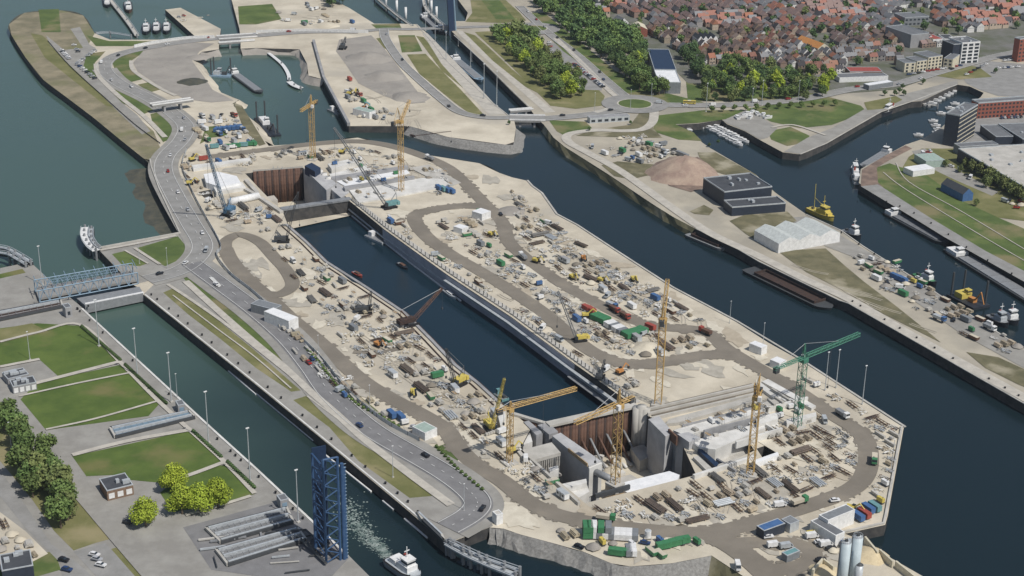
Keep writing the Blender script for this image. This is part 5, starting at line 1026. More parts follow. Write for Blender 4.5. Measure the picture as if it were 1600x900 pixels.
bld('apartment_tower', 'dark teal glass side block left of the white balcony tower', 'tower', (1490, 70), (1503, 69), (1487, 62), 17, M['clad_d'], M['roofd'], .6)
for i, (A, B, Cc, h) in enumerate((((1414, 99), (1431, 98), (1410, 92), 8), ((1433, 96), (1449, 94), (1428, 88), 9), ((1451, 90), (1473, 87), (1445, 80), 11), ((1475, 91), (1489, 93), (1474, 82), 9))):
    bld('apartment_block', ('first', 'second', 'third', 'fourth')[i] + ' cream waterfront apartment block counted from the left below the old town', 'apartments', A, B, Cc, h, M['cream'], M['roofg'], .4, (3 if h < 10 else 4, 3.6, 2.0, 1.6, 's'))
bld('red_roofed_hall', 'long low hall with a red flat roof at the lower town edge', 'hall', (1328, 112), (1379, 112), (1326, 105), 5, M['brickb'], M['red'], .3)
bld('shop_hall', 'long white fronted hall below the red roofed hall', 'hall', (1312, 122), (1388, 119), (1314, 115), 4, M['white'], M['roofg'], .4)
bld('pavilion', 'white roofed pavilion beside the quay road below the town', 'pavilion', (1358, 134), (1396, 128), (1356, 130), 4, M['clad_g'], M['white_s'], .3)
bld('school_building', 'grey white flat roofed building in the upper town', B_, (1414, 28), (1452, 26), (1412, 20), 8, M['clad_g'], M['roofg'], .5, (2, 4, 2.4, 1.6, 's'))
bld('theatre', 'big windowless grey block in the middle of the town', B_, (1424, 55), (1452, 52), (1418, 38), 12, M['conc_d'], M['roofg'], .5)
bld('town_hall', 'white walled block with a red roof left of the white balcony tower', B_, (1458, 62), (1474, 61), (1456, 54), 7, M['white'], M['red'], .3, (2, 4, 1.8, 1.4, 's'))
bld('town_house_block', 'white walled block with a dark roof right of the red roofed white block', B_, (1476, 61), (1493, 61), (1474, 54), 7, M['white'], M['roofd'], .3, (2, 4, 1.8, 1.4, 's'))
bld('shopping_centre', 'huge pale roofed shopping centre at the right edge', 'mall', (1600, 293), (1497, 233), (1690, 258), 9, M['clad_d'], M['conc'], .7, roofbits=16)
bld('retail_hall', 'long dark grey roofed hall left of the parking below the red office', 'hall', (1556, 214), (1532, 196), (1577, 209), 6, M['clad_d'], M['roofg'], .5)
bld('retail_hall', 'second dark grey roofed hall at the right edge below the red office', 'hall', (1598, 218), (1560, 194), (1640, 205), 7, M['clad_d'], M['roofg'], .5, roofbits=3)
bld('retail_hall', 'low dark roof in front of the dark waterfront tower', 'hall', (1500, 230), (1560, 226), (1500, 224), 6, M['clad_g'], M['roofg'], .5)
bld('site_office', 'row of grey and white cabin offices below the town roundabout', 'office', (922, 185), (984, 181), (921, 181), 4, M['galv'], M['conc_d'], .2, (1, 5, 3, 1.8, 's'))
bld('lock_house', 'grey roofed brick lock house with white window front beside the lime green trees', B_, (167, 768), (208, 758), (143, 752), 4.5, M['brickb'], M['roofd'], .4, (1, 3.2, 2.4, 2.4, 's'), roofbits=3, wincol='white')
bld('lock_house', 'low lock building with a white columned front on the left lawns', B_, (20, 605), (57, 598), (13, 595), 3.6, M['conc_d'], M['roofd'], .4, (1, 2.4, 1.9, 2.4, 's'), roofbits=4, wincol='white')
bld('lock_house', 'darker rear part of the low lock building on the left lawns', B_, (12, 593), (45, 585), (3, 583), 3.2, M['conc_d'], M['roofd'], .4, roofbits=6)
bld('dark_house', 'dark grey flat roofed house in the bottom left corner', B_, (3, 893), (52, 884), (-12, 870), 7, M['clad_d'], M['roofd'], .4, roofbits=3)
bld('works_shed', 'long grey roofed shed with a white end wall left of the silos', 'shed', (1306, 838), (1320, 832), (1258, 818), 5, M['white'], M['roofg'], .3)
bld('works_hall', 'white walled hall with a grey roof at the site corner quay', 'hall', (1294, 814), (1336, 797), (1280, 805), 6.5, M['white'], M['clad_g'], .3)
bld('cabin_office', 'dark office with a bright blue roof beside the bottom haul road', 'office', (1194, 830), (1227, 818), (1182, 822), 4.2, M['clad_d'], M['blue'], .2)
bld('cabin_office', 'grey flat cabin right of the blue roofed office', 'office', (1235, 820), (1249, 814), (1222, 811), 4, M['galv'], M['clad_g'], .2)
bld('kiosk', 'small grey green gatehouse on the island between the haul roads', 'gatehouse', (1230, 869), (1250, 861), (1222, 863), 3.2, M['clad_g'], M['teal'], .2)
bld('lock_cabin', 'tall grey control cabin by the end of the truss bridge', 'cabin', (102, 482), (112, 480), (97, 476), 5.5, M['conc_d'], M['roofg'], .4, (1, 2, 1.4, 2, 's'))
bld('lock_cabin', 'small grey cabin with a pale blue side above the big gate chambers', 'cabin', (438, 783), (451, 780), (425, 776), 4, M['conc_d'], M['roofg'], .3, (1, 2.6, 2, 2, 's'), wincol='blue_pale')
bld('lock_cabin', 'small grey cabin at the end of the middle gate chamber', 'cabin', (278, 634), (289, 632), (267, 628), 4, M['conc_d'], M['roofg'], .3, (1, 2.6, 2, 2, 's'), wincol='blue_pale')
bld('lock_cabin', 'white concrete cabin on the right side of the lower lock end', 'cabin', (776, 806), (786, 803), (769, 800), 4.5, M['white'], M['conc'], .3)
bld('storage_tent', 'grey roofed storage shed left of the white one beside the lock road', 'shed', (427, 484), (440, 477), (408, 466), 5, M['clad_g'], M['clad_g'], .1)
bld('storage_tent', 'bright white storage shed between the asphalt road and the haul road', 'shed', (451, 502), (466, 496), (429, 480), 6, M['white'], M['white_s'], .1)
bld('storage_tent', 'white store at the lower end of the left haul road', 'shed', (664, 677), (683, 669), (650, 664), 4, M['white'], M['green_p'], .1)
bld('storage_tent', 'white tent near the right quay, the farther one', 'tent', (1190, 544), (1199, 540), (1174, 535), 4.2, M['white'], M['white_s'], .1)
bld('storage_tent', 'white tent near the right quay, beside the green crane', 'tent', (1218, 568), (1229, 563), (1203, 562), 3.6, M['white'], M['white_s'], .1)
bld('storage_tent', 'large white tent inside the upper haul road loop', 'tent', (753, 335), (767, 330), (743, 328), 4.5, M['white'], M['white_s'], .1)
bld('storage_tent', 'white tent left of the large white tent in the upper haul road loop', 'tent', (722, 358), (732, 354), (713, 352), 3.5, M['white'], M['white_s'], .1)
bld('storage_tent', 'white shed on the dredged sand area with green containers', 'shed', (577, 176), (587, 173), (566, 165), 5, M['white'], M['green_p'], .1)
bld('white_barn', 'small white barn in the yard above the green bank', 'barn', (1427, 268), (1461, 263), (1420, 260), 4, M['white'], M['white_s'], .1)
bld('green_shed', 'pale green roofed shed on the yard below the dark tower', 'shed', (1447, 252), (1477, 250), (1441, 240), 5, M['green_p'], M['green_p'], .1)
# gabled / sawtooth things
def gabled(name, lab, cat, A, B, Cc, h, hr, wm, rm, n=1, group=None, along=False):
    ctr, L, W, a = rect(A, B, Cc, G + h); e = empty(name, (ctr.x, ctr.y, G), a, lab, cat, group); MB().box((0, 0, 0), (L, W, h)).build('wall', wm, e)
    for i in range(n):
        b = MB(); x = -L / 2 + L * (i + .5) / n
        if along: b.gable((0, 0), L, W, h + .01, h + hr, 0, .3)
        else: b.gable((x, 0), W, L / n - .06, h + .01, h + hr, math.pi / 2, .05)
        b.cur = 1; o = b.build('roof', [rm, wm], e)
        me = o.data
        for k in (3, 4): me.polygons[k].material_index = 1
        me.polygons[1].material_index = me.polygons[2].material_index = 0
    return e
gabled('saw_tooth_shed', 'white industrial shed with three pale wavy gabled roofs on the tug quay', 'shed', (1217, 381), (1313, 364), (1190, 358), 6, 3.0, M['white'], C('pale_sheet_roof', (.55, .58, .56), .6), 3)
gabled('barn', 'dark roofed barn with a blue end wall on the green bank', 'barn', (1505, 304), (1521, 302), (1468, 287), 5, 3.5, M['blue'], M['roofd'], 1)
gabled('orange_roofed_house', 'large house with a bright orange roof in the town', 'house', (1278, 76), (1296, 74), (1270, 60), 6, 4, M['cream'], M['orange'], 1)
gabled('white_house', 'big white gabled house at the far left of the town', 'house', (968, 36), (982, 35), (962, 30), 6, 4, M['white'], M['roofg'], 1)
gabled('white_house', 'white twin gabled building in the middle of the town above the trees', 'house', (1091, 62), (1122, 61), (1090, 55), 7, 3, M['white'], M['roofd'], 4)
gabled('white_house', 'white narrow gabled house left of the big grey block', 'house', (1403, 43), (1412, 43), (1402, 37), 8, 4, M['white'], M['roofg'], 1)
gabled('brick_building', 'square red brown building with a tan roof above the park trees', B_, (990, 46), (1012, 46), (988, 38), 7, 3, M['brick'], M['cream'], 1)
# silos
for i, (x, y, h, r_, lb) in enumerate(((1313, 930, 23, 1.9, 'left'), (1331, 921, 23, 1.9, 'right'))):
    p = P(x, y); e = empty('silo', p, 0, lb + ' one of the two tall pale blue silos at the bottom right', 'silo'); MB().cyl((0, 0, 0), (0, 0, h), r_, n=24).build('tank', M['galvb'] if 'galvb' in M else mat('silo_paint', (.50, .57, .60), (.42, .49, .52), .2, .45), e, True)
    MB().cyl((0, 0, h), (0, 0, h + .5), r_ * .96, r_ * .5, n=24).build('cone_roof', M['galv'], e); b = MB()
    for k in range(16): t = k * math.pi / 8; b.cyl((r_ * .9 * math.cos(t), r_ * .9 * math.sin(t), h), (r_ * .9 * math.cos(t), r_ * .9 * math.sin(t), h + 1.1), .07, n=4).cyl((r_ * .9 * math.cos(t), r_ * .9 * math.sin(t), h + 1.1), (r_ * .9 * math.cos(t + math.pi / 8), r_ * .9 * math.sin(t + math.pi / 8), h + 1.1), .07, n=4)
    b.build('railing', M['galv'], e); MB().box((0, 0, h + .4), (1, 1, .9)).build('filter', M['steel_d'], e)
    b = MB().box((-r_ - .15, 0, .5), (.3, .6, h)); b.build('ladder', M['steel'], e)
p = P(1338, 925); e = empty('silo', p, 0, 'short grey silo right of the two tall pale blue silos', 'silo'); MB().cyl((0, 0, 0), (0, 0, 12), 1.5, n=24).build('tank', M['galv'], e, True); MB().cyl((0, 0, 12), (0, 0, 12.8), 1.45, .5, n=24).build('cone_roof', M['steel_d'], e)
for i, (A, B) in enumerate((((1352, 838), (1372, 862)), ((1375, 858), (1396, 877)), ((1400, 876), (1430, 900)), ((1286, 872), (1303, 885)), ((1286, 872), (1270, 890)))):
    face_wall('retaining_wall', ('first', 'second', 'third', 'fourth', 'fifth')[i] + ' pale concrete bay wall around the sand stores by the silos, counted from the top', [A, B], G, G + 3, .8, M['cream'], 'wall')
for i, (x, y, r_, h) in enumerate(((1360, 868, 7, 2.5), (1287, 893, 6, 2))):
    p = P(x, y); tag(MB().heap(p, r_, h, seed=i).build('sand_heap', mat('store_sand', (.62, .52, .34), (.52, .43, .28), .5, .95), smooth=True), ('sand store heap right of the silos', 'sand store heap left of the silos')[i], 'heap')
# ---------------------------------------------------------------- town houses
def house_proto(wk, rk, L, W, h, hr):
    e = empty('house'); MB().box((0, 0, 0), (L, W, h)).build('wall', wk, e)
    b = MB().gable((0, 0), L, W, h + .01, h + hr, 0, .25); b2 = b.build('roof', [rk, wk], e); b2.data.polygons[3].material_index = 1; b2.data.polygons[4].material_index = 1
    MB().box((L * .3, W * .12, h + hr * .4), (.8, .8, hr * .6 + .8)).build('chimney', M['brickb'], b2)
    w0 = None
    for s, rz in ((-1, 0), (1, math.pi)):
        for f in range(2 if h > 4.5 else 1):
            for x in (-L * .24, L * .24):
                pos = (x, s * W / 2, 1.2 + 2.8 * f)
                if w0 is None: w0 = MB().box((0, 0, 0), (1.3, .14, 1.4)).build('window', M['glass'], e); w0.location = pos
                else: copy_part(w0, pos, rz)
    MB().box((0, -W / 2, 0), (1, .16, 2.1)).build('door', M['steel_d'], e)
    return e
RF = [C('roof_tile_brown', (.21, .155, .135), .85, .35, s=1.2), C('roof_tile_grey', (.20, .20, .205), .8, .35, s=1.2), C('roof_tile_red', (.29, .15, .105), .85, .3, s=1.2), C('roof_tile_orange', (.33, .155, .09), .85, .2, s=1.2), C('roof_tile_dark', (.07, .065, .07), .8, .3, s=1.2)]
WL = [C('house_brick', (.24, .175, .14), .9, .25, s=1.5), C('house_white', (.70, .69, .66), .8, .08), C('house_sand', (.42, .35, .27), .9, .2), C('house_grey', (.30, .28, .27), .9, .2)]
wt = [(0, 0), (3, 0), (0, 1), (2, 0), (0, 2), (1, 1), (3, 1), (2, 2), (1, 0), (0, 4), (3, 4), (2, 3), (1, 4)]
HP = [house_proto(WL[a], RF[b_], 7.6, 8.5, 5.6, 3.6) for a, b_ in wt]
RN = ['brown', 'grey', 'red', 'orange', 'dark']; WN = ['brick', 'white', 'sand coloured', 'grey']
TOWN = [(905, -15), (935, 22), (960, 32), (1000, 55), (1042, 68), (1062, 85), (1085, 104), (1110, 102), (1180, 98), (1235, 112), (1300, 118), (1335, 104), (1400, 108), (1425, 84), (1480, 76), (1500, 52), (1540, 48), (1600, 46), (1690, -70), (870, -70)]
EXC = [(1410, 12, 1460, 60), (1484, 50, 1540, 110), (1576, 38, 1640, 110), (1454, 45, 1496, 72), (1262, 50, 1302, 82), (1405, 74, 1495, 112), (1320, 96, 1400, 130), (1084, 46, 1126, 72), (955, 22, 988, 45), (984, 30, 1016, 60), (1398, 28, 1416, 52)]
qh = random.Random(21); HS = []
D1 = Vector((.30, -.954, 0)).normalized(); D2 = Vector((-D1.y, D1.x, 0)); org = P(1250, 60)
cell = {}
for iu in range(-56, 75):
    for iv in range(-39, 44):
        for side in (0, 1):
            cu, cv = iu // 8, iv // 3
            if (cu, cv) not in cell: cell[(cu, cv)] = (qh.random() < .45, qh.choice([0, 0, 1, 2, 4, 5, 7]), qh.uniform(-.12, .12), qh.random())
            fl, pref, tilt, dens = cell[(cu, cv)]
            if iu % 8 == 7 and qh.random() < .8: continue
            u = iu * 6.5 if not fl else (cu * 52 + (iv % 3) * 17.3 + side * 9 + 5); v = (iv * 21 + side * 10.5) if not fl else (cv * 63 + (iu % 8) * 7.6)
            pos = org + D1 * u + D2 * v; x, y = proj((pos.x, pos.y, G))
            if not inside(x, y, TOWN): continue
            if any(a <= x <= c and b_ <= y <= d for a, b_, c, d in EXC): continue
            if qh.random() < .06: continue
            ang = math.atan2(D1.y, D1.x) + tilt + (math.pi / 2 if fl else 0)
            k = pref if qh.random() < .55 else qh.randrange(len(wt))
            HS.append((y, pos + Vector((qh.uniform(-.6, .6), qh.uniform(-.6, .6), 0)), ang + (math.pi if qh.random() < .5 else 0), k, (qh.uniform(.75, 1.1), qh.uniform(.65, .9), qh.uniform(.6, 1.05))))
HS.sort(key=lambda t: -t[0])
for y, pos, ang, k, s in HS[:300]:
    x = proj(pos)[0]; zone = 'left part' if x < 1120 else 'middle' if x < 1330 else 'right part'
    put(HP[k], pos, ang, '%s roofed %s town house in the %s of the town' % (RN[wt[k][1]], WN[wt[k][0]], zone), 'house', 'town houses in the ' + zone, s)
b = MB()
for y, pos, ang, k, s in HS[300:]:
    wa, ra = wt[k]; L, W, h, hr = 7.6 * s[0], 8.5 * s[1], 5.6 * s[2], 3.6 * s[2]; b.cur = wa; b.box(pos, (L, W, h), ang); b.cur = 4 + ra; b.gable(pos, L, W, pos.z + h + .01, pos.z + h + hr, ang, .25)
    b.cur = 9; ca, sa = math.cos(ang), math.sin(ang)
    for s_ in (-1, 1):
        for t in (-.24, .24): b.box((pos.x + L * t * ca - s_ * W / 2 * -sa * -1, pos.y + L * t * sa + s_ * W / 2 * ca, pos.z + 3.6), (1.4, .3, 1.3), ang)
tag(b.build('distant_town', WL + RF + [M['glass']]), 'mass of brown, grey and red roofed houses filling the far town', 'houses', kind='stuff')
print('houses', len(HS))
# ---------------------------------------------------------------- trees
LF = [mat('leaves_mid', (.16, .225, .065), (.09, .14, .04), .35, .8, rand=.25), mat('leaves_dark', (.10, .16, .055), (.058, .10, .036), .35, .8, rand=.2), mat('leaves_lime', (.36, .43, .05), (.25, .33, .03), .35, .8, rand=.12), mat('leaves_olive', (.19, .225, .08), (.125, .155, .05), .35, .8, rand=.2)]
BK = C('bark', (.14, .11, .08), .95)
def crown_mesh(seed, R_, Hc, n, q0, lobes=7):
    q = random.Random(seed); b = MB(); L = []
    for i in range(lobes):
        t = 2 * math.pi * i / lobes + q.uniform(-.5, .5); rr = R_ * q.uniform(.25, .62); L.append((rr * math.cos(t), rr * math.sin(t), Hc * q.uniform(.25, .75), R_ * q.uniform(.32, .55)))
    L.append((0, 0, Hc * .78, R_ * .5)); L.append((0, 0, Hc * .45, R_ * .6))
    for i in range(n):
        lx, ly, lz, lr = q.choice(L); d = Vector((q.gauss(0, 1), q.gauss(0, 1), q.gauss(0, 1))).normalized(); rr = lr * (q.random() ** .28) * q.choice((1, 1, 1, 1.12)); c = Vector((lx, ly, lz)) + d * rr
        if c.z < 0: continue
        nn = (d + Vector((q.gauss(0, .55), q.gauss(0, .55), q.gauss(0, .55)))).normalized(); u = nn.orthogonal().normalized(); v = nn.cross(u); a = q.uniform(0, 6.3); u, v = u * math.cos(a) + v * math.sin(a), v * math.cos(a) - u * math.sin(a); s = q0 * q.uniform(.6, 1.3)
        b.add([c - u * s, c - v * s * .7, c + u * s, c + v * s * .7], [(0, 1, 2, 3)])
    return b
def tree_proto(seed, R_, H, n, q0, lf, name='tree'):
    e = empty(name); q = random.Random(seed); tb = MB().cyl((0, 0, 0), (0, 0, H * .45), R_ * .07, R_ * .045, n=7)
    for i in range(5): t = i * 1.26 + q.uniform(-.3, .3); tb.cyl((0, 0, H * (.25 + .04 * i)), (R_ * .5 * math.cos(t), R_ * .5 * math.sin(t), H * q.uniform(.55, .75)), R_ * .035, R_ * .012, n=5)
    tb.build('trunk', BK, e); c = crown_mesh(seed, R_, H * .85, n, q0).build('crown', lf, e); c.location = (0, 0, H * .17); return e
TP = [tree_proto(i + 1, 5.2, 11.5, 900, .62, LF[(0, 1, 0, 1, 3, 0, 2)[i]]) for i in range(7) if i != 2]
TP.insert(2, TP[5])
def scatter(poly, sp, seed, jit=.45):
    q = random.Random(seed); w_ = [P(x, y) for x, y in poly]; x0, x1 = min(p.x for p in w_), max(p.x for p in w_); y0, y1 = min(p.y for p in w_), max(p.y for p in w_); out = []; j = 0; wp = [(p.x, p.y) for p in w_]; y = y0
    while y < y1:
        x = x0 + (sp / 2 if j % 2 else 0)
        while x < x1:
            a, c = x + q.uniform(-jit, jit) * sp, y + q.uniform(-jit, jit) * sp
            if inside(a, c, wp): out.append(Vector((a, c, G)))
            x += sp
        y += sp * .87; j += 1
    return out
FZ = [([(812, -20), (880, -30), (905, 0), (935, 25), (960, 45), (1000, 62), (1015, 75), (1010, 95), (1000, 120), (1000, 140), (960, 112), (900, 66), (860, 32)], 8.2, 'the long wood beside the town', (0, 1, 1, 3, 5, 0)),
      ([(768, 52), (815, 54), (850, 78), (862, 95), (905, 128), (916, 150), (880, 160), (862, 152), (835, 122), (800, 92), (778, 76)], 8.2, 'the wood beside the middle lock', (0, 2, 5, 4, 0)),
      ([(1094, 122), (1120, 108), (1180, 106), (1240, 122), (1300, 128), (1306, 148), (1270, 158), (1180, 160), (1100, 160)], 10.5, 'the park trees below the town', (0, 5, 1, 4, 6)),
      ([(1050, 78), (1090, 84), (1098, 128), (1070, 120)], 8.5, 'the small wood right of the solar hall', (1, 3)),
      ([(500, -15), (545, -5), (540, 8), (515, 14)], 8, 'the trees by the sand works at the top', (1, 3)),
      ([(985, 100), (1008, 105), (1028, 128), (1045, 148), (1000, 150)], 9, 'the wood left of the solar hall', (2, 0)), 
      ([(0, 640), (22, 660), (60, 705), (115, 790), (120, 822), (88, 838), (70, 805), (30, 745), (0, 705)], 6.8, 'the tree belt at the left edge', (0, 4, 5))]
TT = []; qt = random.Random(8)
for zi, (poly, sp, zn, kinds) in enumerate(FZ):
    for p in scatter(poly, sp, zi + 30):
        if inside(*proj(p), [(1000, 70), (1048, 70), (1085, 140), (1030, 142)]) or qt.random() < .1: continue
        TT.append((p, qt.choice(kinds), qt.uniform(.6, 1.35), zn))
for p in scatter(TOWN, 27, 99, .5):
    TT.append((p, qt.choice((0, 1, 1, 3, 4)), qt.uniform(.5, .95), 'the town gardens'))
for i in range(12): TT.append((P(1112 + 17.5 * i, 176 - i * .9), 5, .5, 'the tree row along the park lawn'))
for x, y, s in ((1508, 262, .6), (1518, 270, .8), (1532, 276, .9), (1545, 286, 1), (1556, 291, .9), (1566, 299, .95), (1540, 294, .8), (1580, 306, .9), (1592, 312, .9), (1604, 320, .9), (1477, 262, .5), (1525, 322, .45), (1500, 270, .5)): TT.append((P(x, y), 4, s, 'the shrub belt below the shopping centre'))
for x, y in ((1410, 140), (1405, 146), (1412, 150), (1398, 150), (1382, 150), (1442, 132), (1555, 115)): TT.append((P(x, y), 1, .45, 'the quay road verge'))
for x, y in ((795, 195), (920, 205), (985, 195), (1108, 230), (1122, 225)): TT.append((P(x, y), 1, .3, 'the canal verge scrub'))
near = sorted(TT, key=lambda t: t[0].y)[:300]; far = sorted(TT, key=lambda t: t[0].y)[300:]
KN = ['green', 'dark green', 'bright lime green', 'dark', 'olive green', 'mid green', 'yellow green']
print('trees', len(TT))
LFK = (0, 1, 0, 1, 3, 0, 2)
for p, k, s, zn in near:
    k2 = 6 if k == 2 and qt.random() < .5 else (5 if k == 2 else k)
    put(TP[k2], p, qt.uniform(0, 6.3), '%s tree in %s' % (('green', 'dark green', 'green', 'dark green', 'olive green', 'green', 'lime green')[k2], zn), 'tree', 'trees of ' + zn[4:], s)
b = MB(); cm = [crown_mesh(50 + i, 5.2, 9.8, 380, .95) for i in range(4)]
for i, (p, k, s, zn) in enumerate(far):
    c = cm[i % 4]; a = qt.uniform(0, 6.3); ca, sa = math.cos(a) * s, math.sin(a) * s; b.cur = LFK[k] if k != 2 else (2 if qt.random() < .25 else 0)
    b.add([(p.x + v[0] * ca - v[1] * sa, p.y + v[0] * sa + v[1] * ca, p.z + 1.9 * s + v[2] * s) for v in c.v], c.f)
    b.cur = 4; b.cyl(p, p + Vector((0, 0, 5 * s)), .3, n=5)
tag(b.build('woodland', LF + [BK]), 'farther broadleaf trees of the long wood and the town gardens at the top', 'trees', kind='stuff')
lime = tree_proto(77, 6.0, 10.5, 3600, .36, LF[2]); mid = tree_proto(78, 6.0, 10.5, 3000, .4, LF[2])
for i, (x, y, s, lb) in enumerate(((273, 768, 1.15, 'farthest of the lime green trees beside the lock house'), (285, 803, 1.15, 'front left one of the four clustered lime green trees'), (312, 800, 1.15, 'middle one of the four clustered lime green trees'), (341, 793, 1.15, 'rightmost of the lime green trees beside the lock house'), (228, 822, 1.15, 'lone lime green tree left of the cluster in front of the lock house'))):
    put((lime, mid)[i % 2], P(x, y), i * 1.7, lb, 'tree', None, s)
# hedges
hb = crown_mesh(90, 1.3, 2.0, 160, .35, 4)
def hedge(lab, pts, key=1, step=1.6):
    pp = path(pts, G, False); b = MB()
    for a, c in zip(pp, pp[1:]):
        n = max(1, int((c - a).length / step))
        for i in range(n): p = a.lerp(c, i / n); b.add([(p.x + v[0], p.y + v[1], p.z + v[2] * .8) for v in hb.v[::1]], hb.f)
    tag(b.build('hedge', LF[key]), lab, 'hedge')
hedge('dark hedge line between the lawns and the lock quay', [(128, 512), (190, 566)]); hedge('second dark hedge along the lawns beside the lock quay', [(196, 572), (262, 634)]); hedge('dark hedge along the lower lawns beside the lock quay', [(302, 676), (348, 718)]); hedge('short dark hedge beside the lowest lawn', [(356, 724), (400, 766)])
hedge('green shrub strip along the fence of the lock road', [(478, 545), (500, 570), (530, 610), (560, 635), (600, 655), (630, 672)], 0, 3); hedge('green shrub strip beside the lower haul road', [(682, 700), (715, 735), (760, 772)], 0, 3)
# ---------------------------------------------------------------- small things: prototypes with parts
PR = {}
def proto(name, parts):
    e = empty(name)
    for nm, b, m in parts:
        if isinstance(b, list):
            for bb in b: bb.build(nm, m, e)
        else: b.build(nm, m, e)
    return e
def wheels(xs, w, r, th=.25): return [MB().cyl((x, s * w, r), (x, s * (w - th), r), r, n=10) for x in xs for s in (1, -1)]
def car(cn, m):
    b = MB().add([(x, y, z) for z, k in ((.35, 1), (.95, .97)) for x, y in ((-2.15 * k, -.88 * k), (2.15 * k, -.88 * k), (2.15 * k, .88 * k), (-2.15 * k, .88 * k))], [(3, 2, 1, 0), (4, 5, 6, 7), (0, 1, 5, 4), (1, 2, 6, 5), (2, 3, 7, 6), (3, 0, 4, 7)])
    g = MB().prism([(-1.7, -.78), (1.0, -.78), (1.0, .78), (-1.7, .78)], .95, 1.38, [(-1.3, -.66), (.4, -.66), (.4, .66), (-1.3, .66)])
    r = MB().prism([(-1.3, -.66), (.4, -.66), (.4, .66), (-1.3, .66)], 1.381, 1.45)
    return proto('car', [('body', b, m), ('window', g, M['glass']), ('roof', r, m), ('wheel', wheels((-1.35, 1.35), .86, .33), M['black'])])
def van(m):
    b = MB().box((-.5, 0, .4), (4.2, 1.95, 1.95)); f = MB().prism([(1.6, -.97), (2.7, -.93), (2.7, .93), (1.6, .97)], .4, 1.2); g = MB().prism([(1.6, -.95), (2.5, -.9), (2.5, .9), (1.6, .95)], 1.2, 2.1, [(1.6, -.85), (1.75, -.8), (1.75, .8), (1.6, .85)])
    return proto('van', [('body', b, m), ('bonnet', f, m), ('windscreen', g, M['glass']), ('wheel', wheels((-1.7, 1.7), .98, .36), M['black'])])
def truck(m, box):
    return proto('truck', [('cab', MB().box((3.1, 0, .8), (2, 2.3, 2.3)), m), ('windscreen', MB().box((4.12, 0, 1.9), (.06, 2.1, .9)), M['glass']), ('load_bed', MB().box((-.9, 0, 1.0), (5.6, 2.4, 1.5)), box), ('chassis', MB().box((0, 0, .6), (8, 1.2, .4)), M['steel_d']), ('wheel', wheels((-2.6, -1.3, 3), 1.2, .5, .4), M['black'])])
def excavator(m):
    return proto('excavator', [('track', [MB().box((0, s * 1.25, 0), (4.2, .6, .9)) for s in (1, -1)], M['black']), ('house', MB().box((-.6, 0, 1.0), (3.4, 2.6, 1.2)), m), ('cab', MB().box((.7, .8, 1.1), (1.4, 1, 1.7)), M['glass']), ('boom', MB().cyl((.8, -.2, 1.8), (3.4, -.2, 4.4), .35, n=5), m), ('arm', MB().cyl((3.4, -.2, 4.4), (5.6, -.2, 2.2), .28, n=5), m), ('bucket', MB().box((5.6, -.2, 1.0), (1, 1.2, 1.1), 0, .8), M['steel_d'])])
def loader(m):
    return proto('wheel_loader', [('body', MB().box((-1, 0, .9), (3.4, 2, 1.3)), m), ('cab', MB().box((.3, 0, 1.9), (1.5, 1.5, 1.5)), M['glass']), ('bucket', MB().box((3.6, 0, .3), (1.1, 2.6, 1.1), 0, .8), M['steel_d']), ('lift_arm', MB().cyl((.8, .7, 1.8), (3.2, .7, .9), .16, n=4).cyl((.8, -.7, 1.8), (3.2, -.7, .9), .16, n=4), m), ('wheel', wheels((-1.7, 1.7), 1.25, .8, .55), M['black'])])
def cont(m, L=6.06):
    b = MB().box((0, 0, .1), (L, 2.44, 2.4)); rb = MB()
    for i in range(int(L / .7)):
        x = -L / 2 + .5 + i * .7; rb.box((x, -1.24, .3), (.3, .06, 2.0)).box((x, 1.24, .3), (.3, .06, 2.0))
    return proto('container', [('box', b, m), ('ribs', rb, m), ('door', MB().box((L / 2, 0, .2), (.08, 2.2, 2.2)), m), ('roof', MB().box((0, 0, 2.51), (L - .2, 2.3, .06)), m)])
def cabin(m, rm):
    e = proto('site_cabin', [('box', MB().box((0, 0, .2), (6, 2.5, 2.5)), m), ('roof', MB().box((0, 0, 2.71), (6.1, 2.6, .12)), rm), ('window', [MB().box((x, -1.26, 1.1), (1.2, .06, 1)) for x in (-1.8, 1.6)], M['glass']), ('door', MB().box((0, -1.26, .25), (.9, .06, 2)), M['steel'])]); return e
def stack(name, item, n, L, r, m, rows=2, sp=1.0, seed=0):
    q = random.Random(seed); b = MB(); bb = MB()
    for k in range(rows):
        for i in range(n - k):
            y = (i - (n - k - 1) / 2) * r * 2.05 * sp; o = q.uniform(-.04, .04) * L; z = .3 + r + k * r * 1.8; l = L * q.uniform(.9, 1)
            if item == 'pipe': b.cyl((-l / 2 + o, y, z), (l / 2 + o, y, z), r, n=7)
            else: b.box((o, y, z - r), (l, r * 1.8, r * 1.7))
    for x in (-.3, .3): bb.box((x * L, 0, 0), (.35, n * r * 2.1 * sp, .3))
    b.cur = 0
    return proto(name, [({'pipe': 'pipes', 'bar': 'bars', 'plank': 'planks'}[item], b, m), ('bearer', bb, M['timber'])])
def mat_pile(name, ms, seed, n=26, sx=4.2, sy=2.6):
    q = random.Random(seed); b = MB(); c = MB()
    for i in range(n):
        b.cur = q.randrange(len(ms)); L_ = q.choice((.5, .8, 1.2, 2.4, 3.2)); b.box((q.uniform(-sx, sx), q.uniform(-sy, sy), q.uniform(0, .25)), (L_, q.uniform(.2, .9), q.uniform(.12, .6)), q.gauss(0, .12) + (math.pi / 2) * (q.random() < .25))
    for i in range(7): a = Vector((q.uniform(-sx, sx), q.uniform(-sy, sy), .2)); c.cyl(a, a + Vector((q.uniform(-2, 2), q.uniform(-.5, .5), q.uniform(.0, .7))), .07, n=4)
    return proto(name, [('panels', b, ms), ('poles', c, M['steel_d'])])
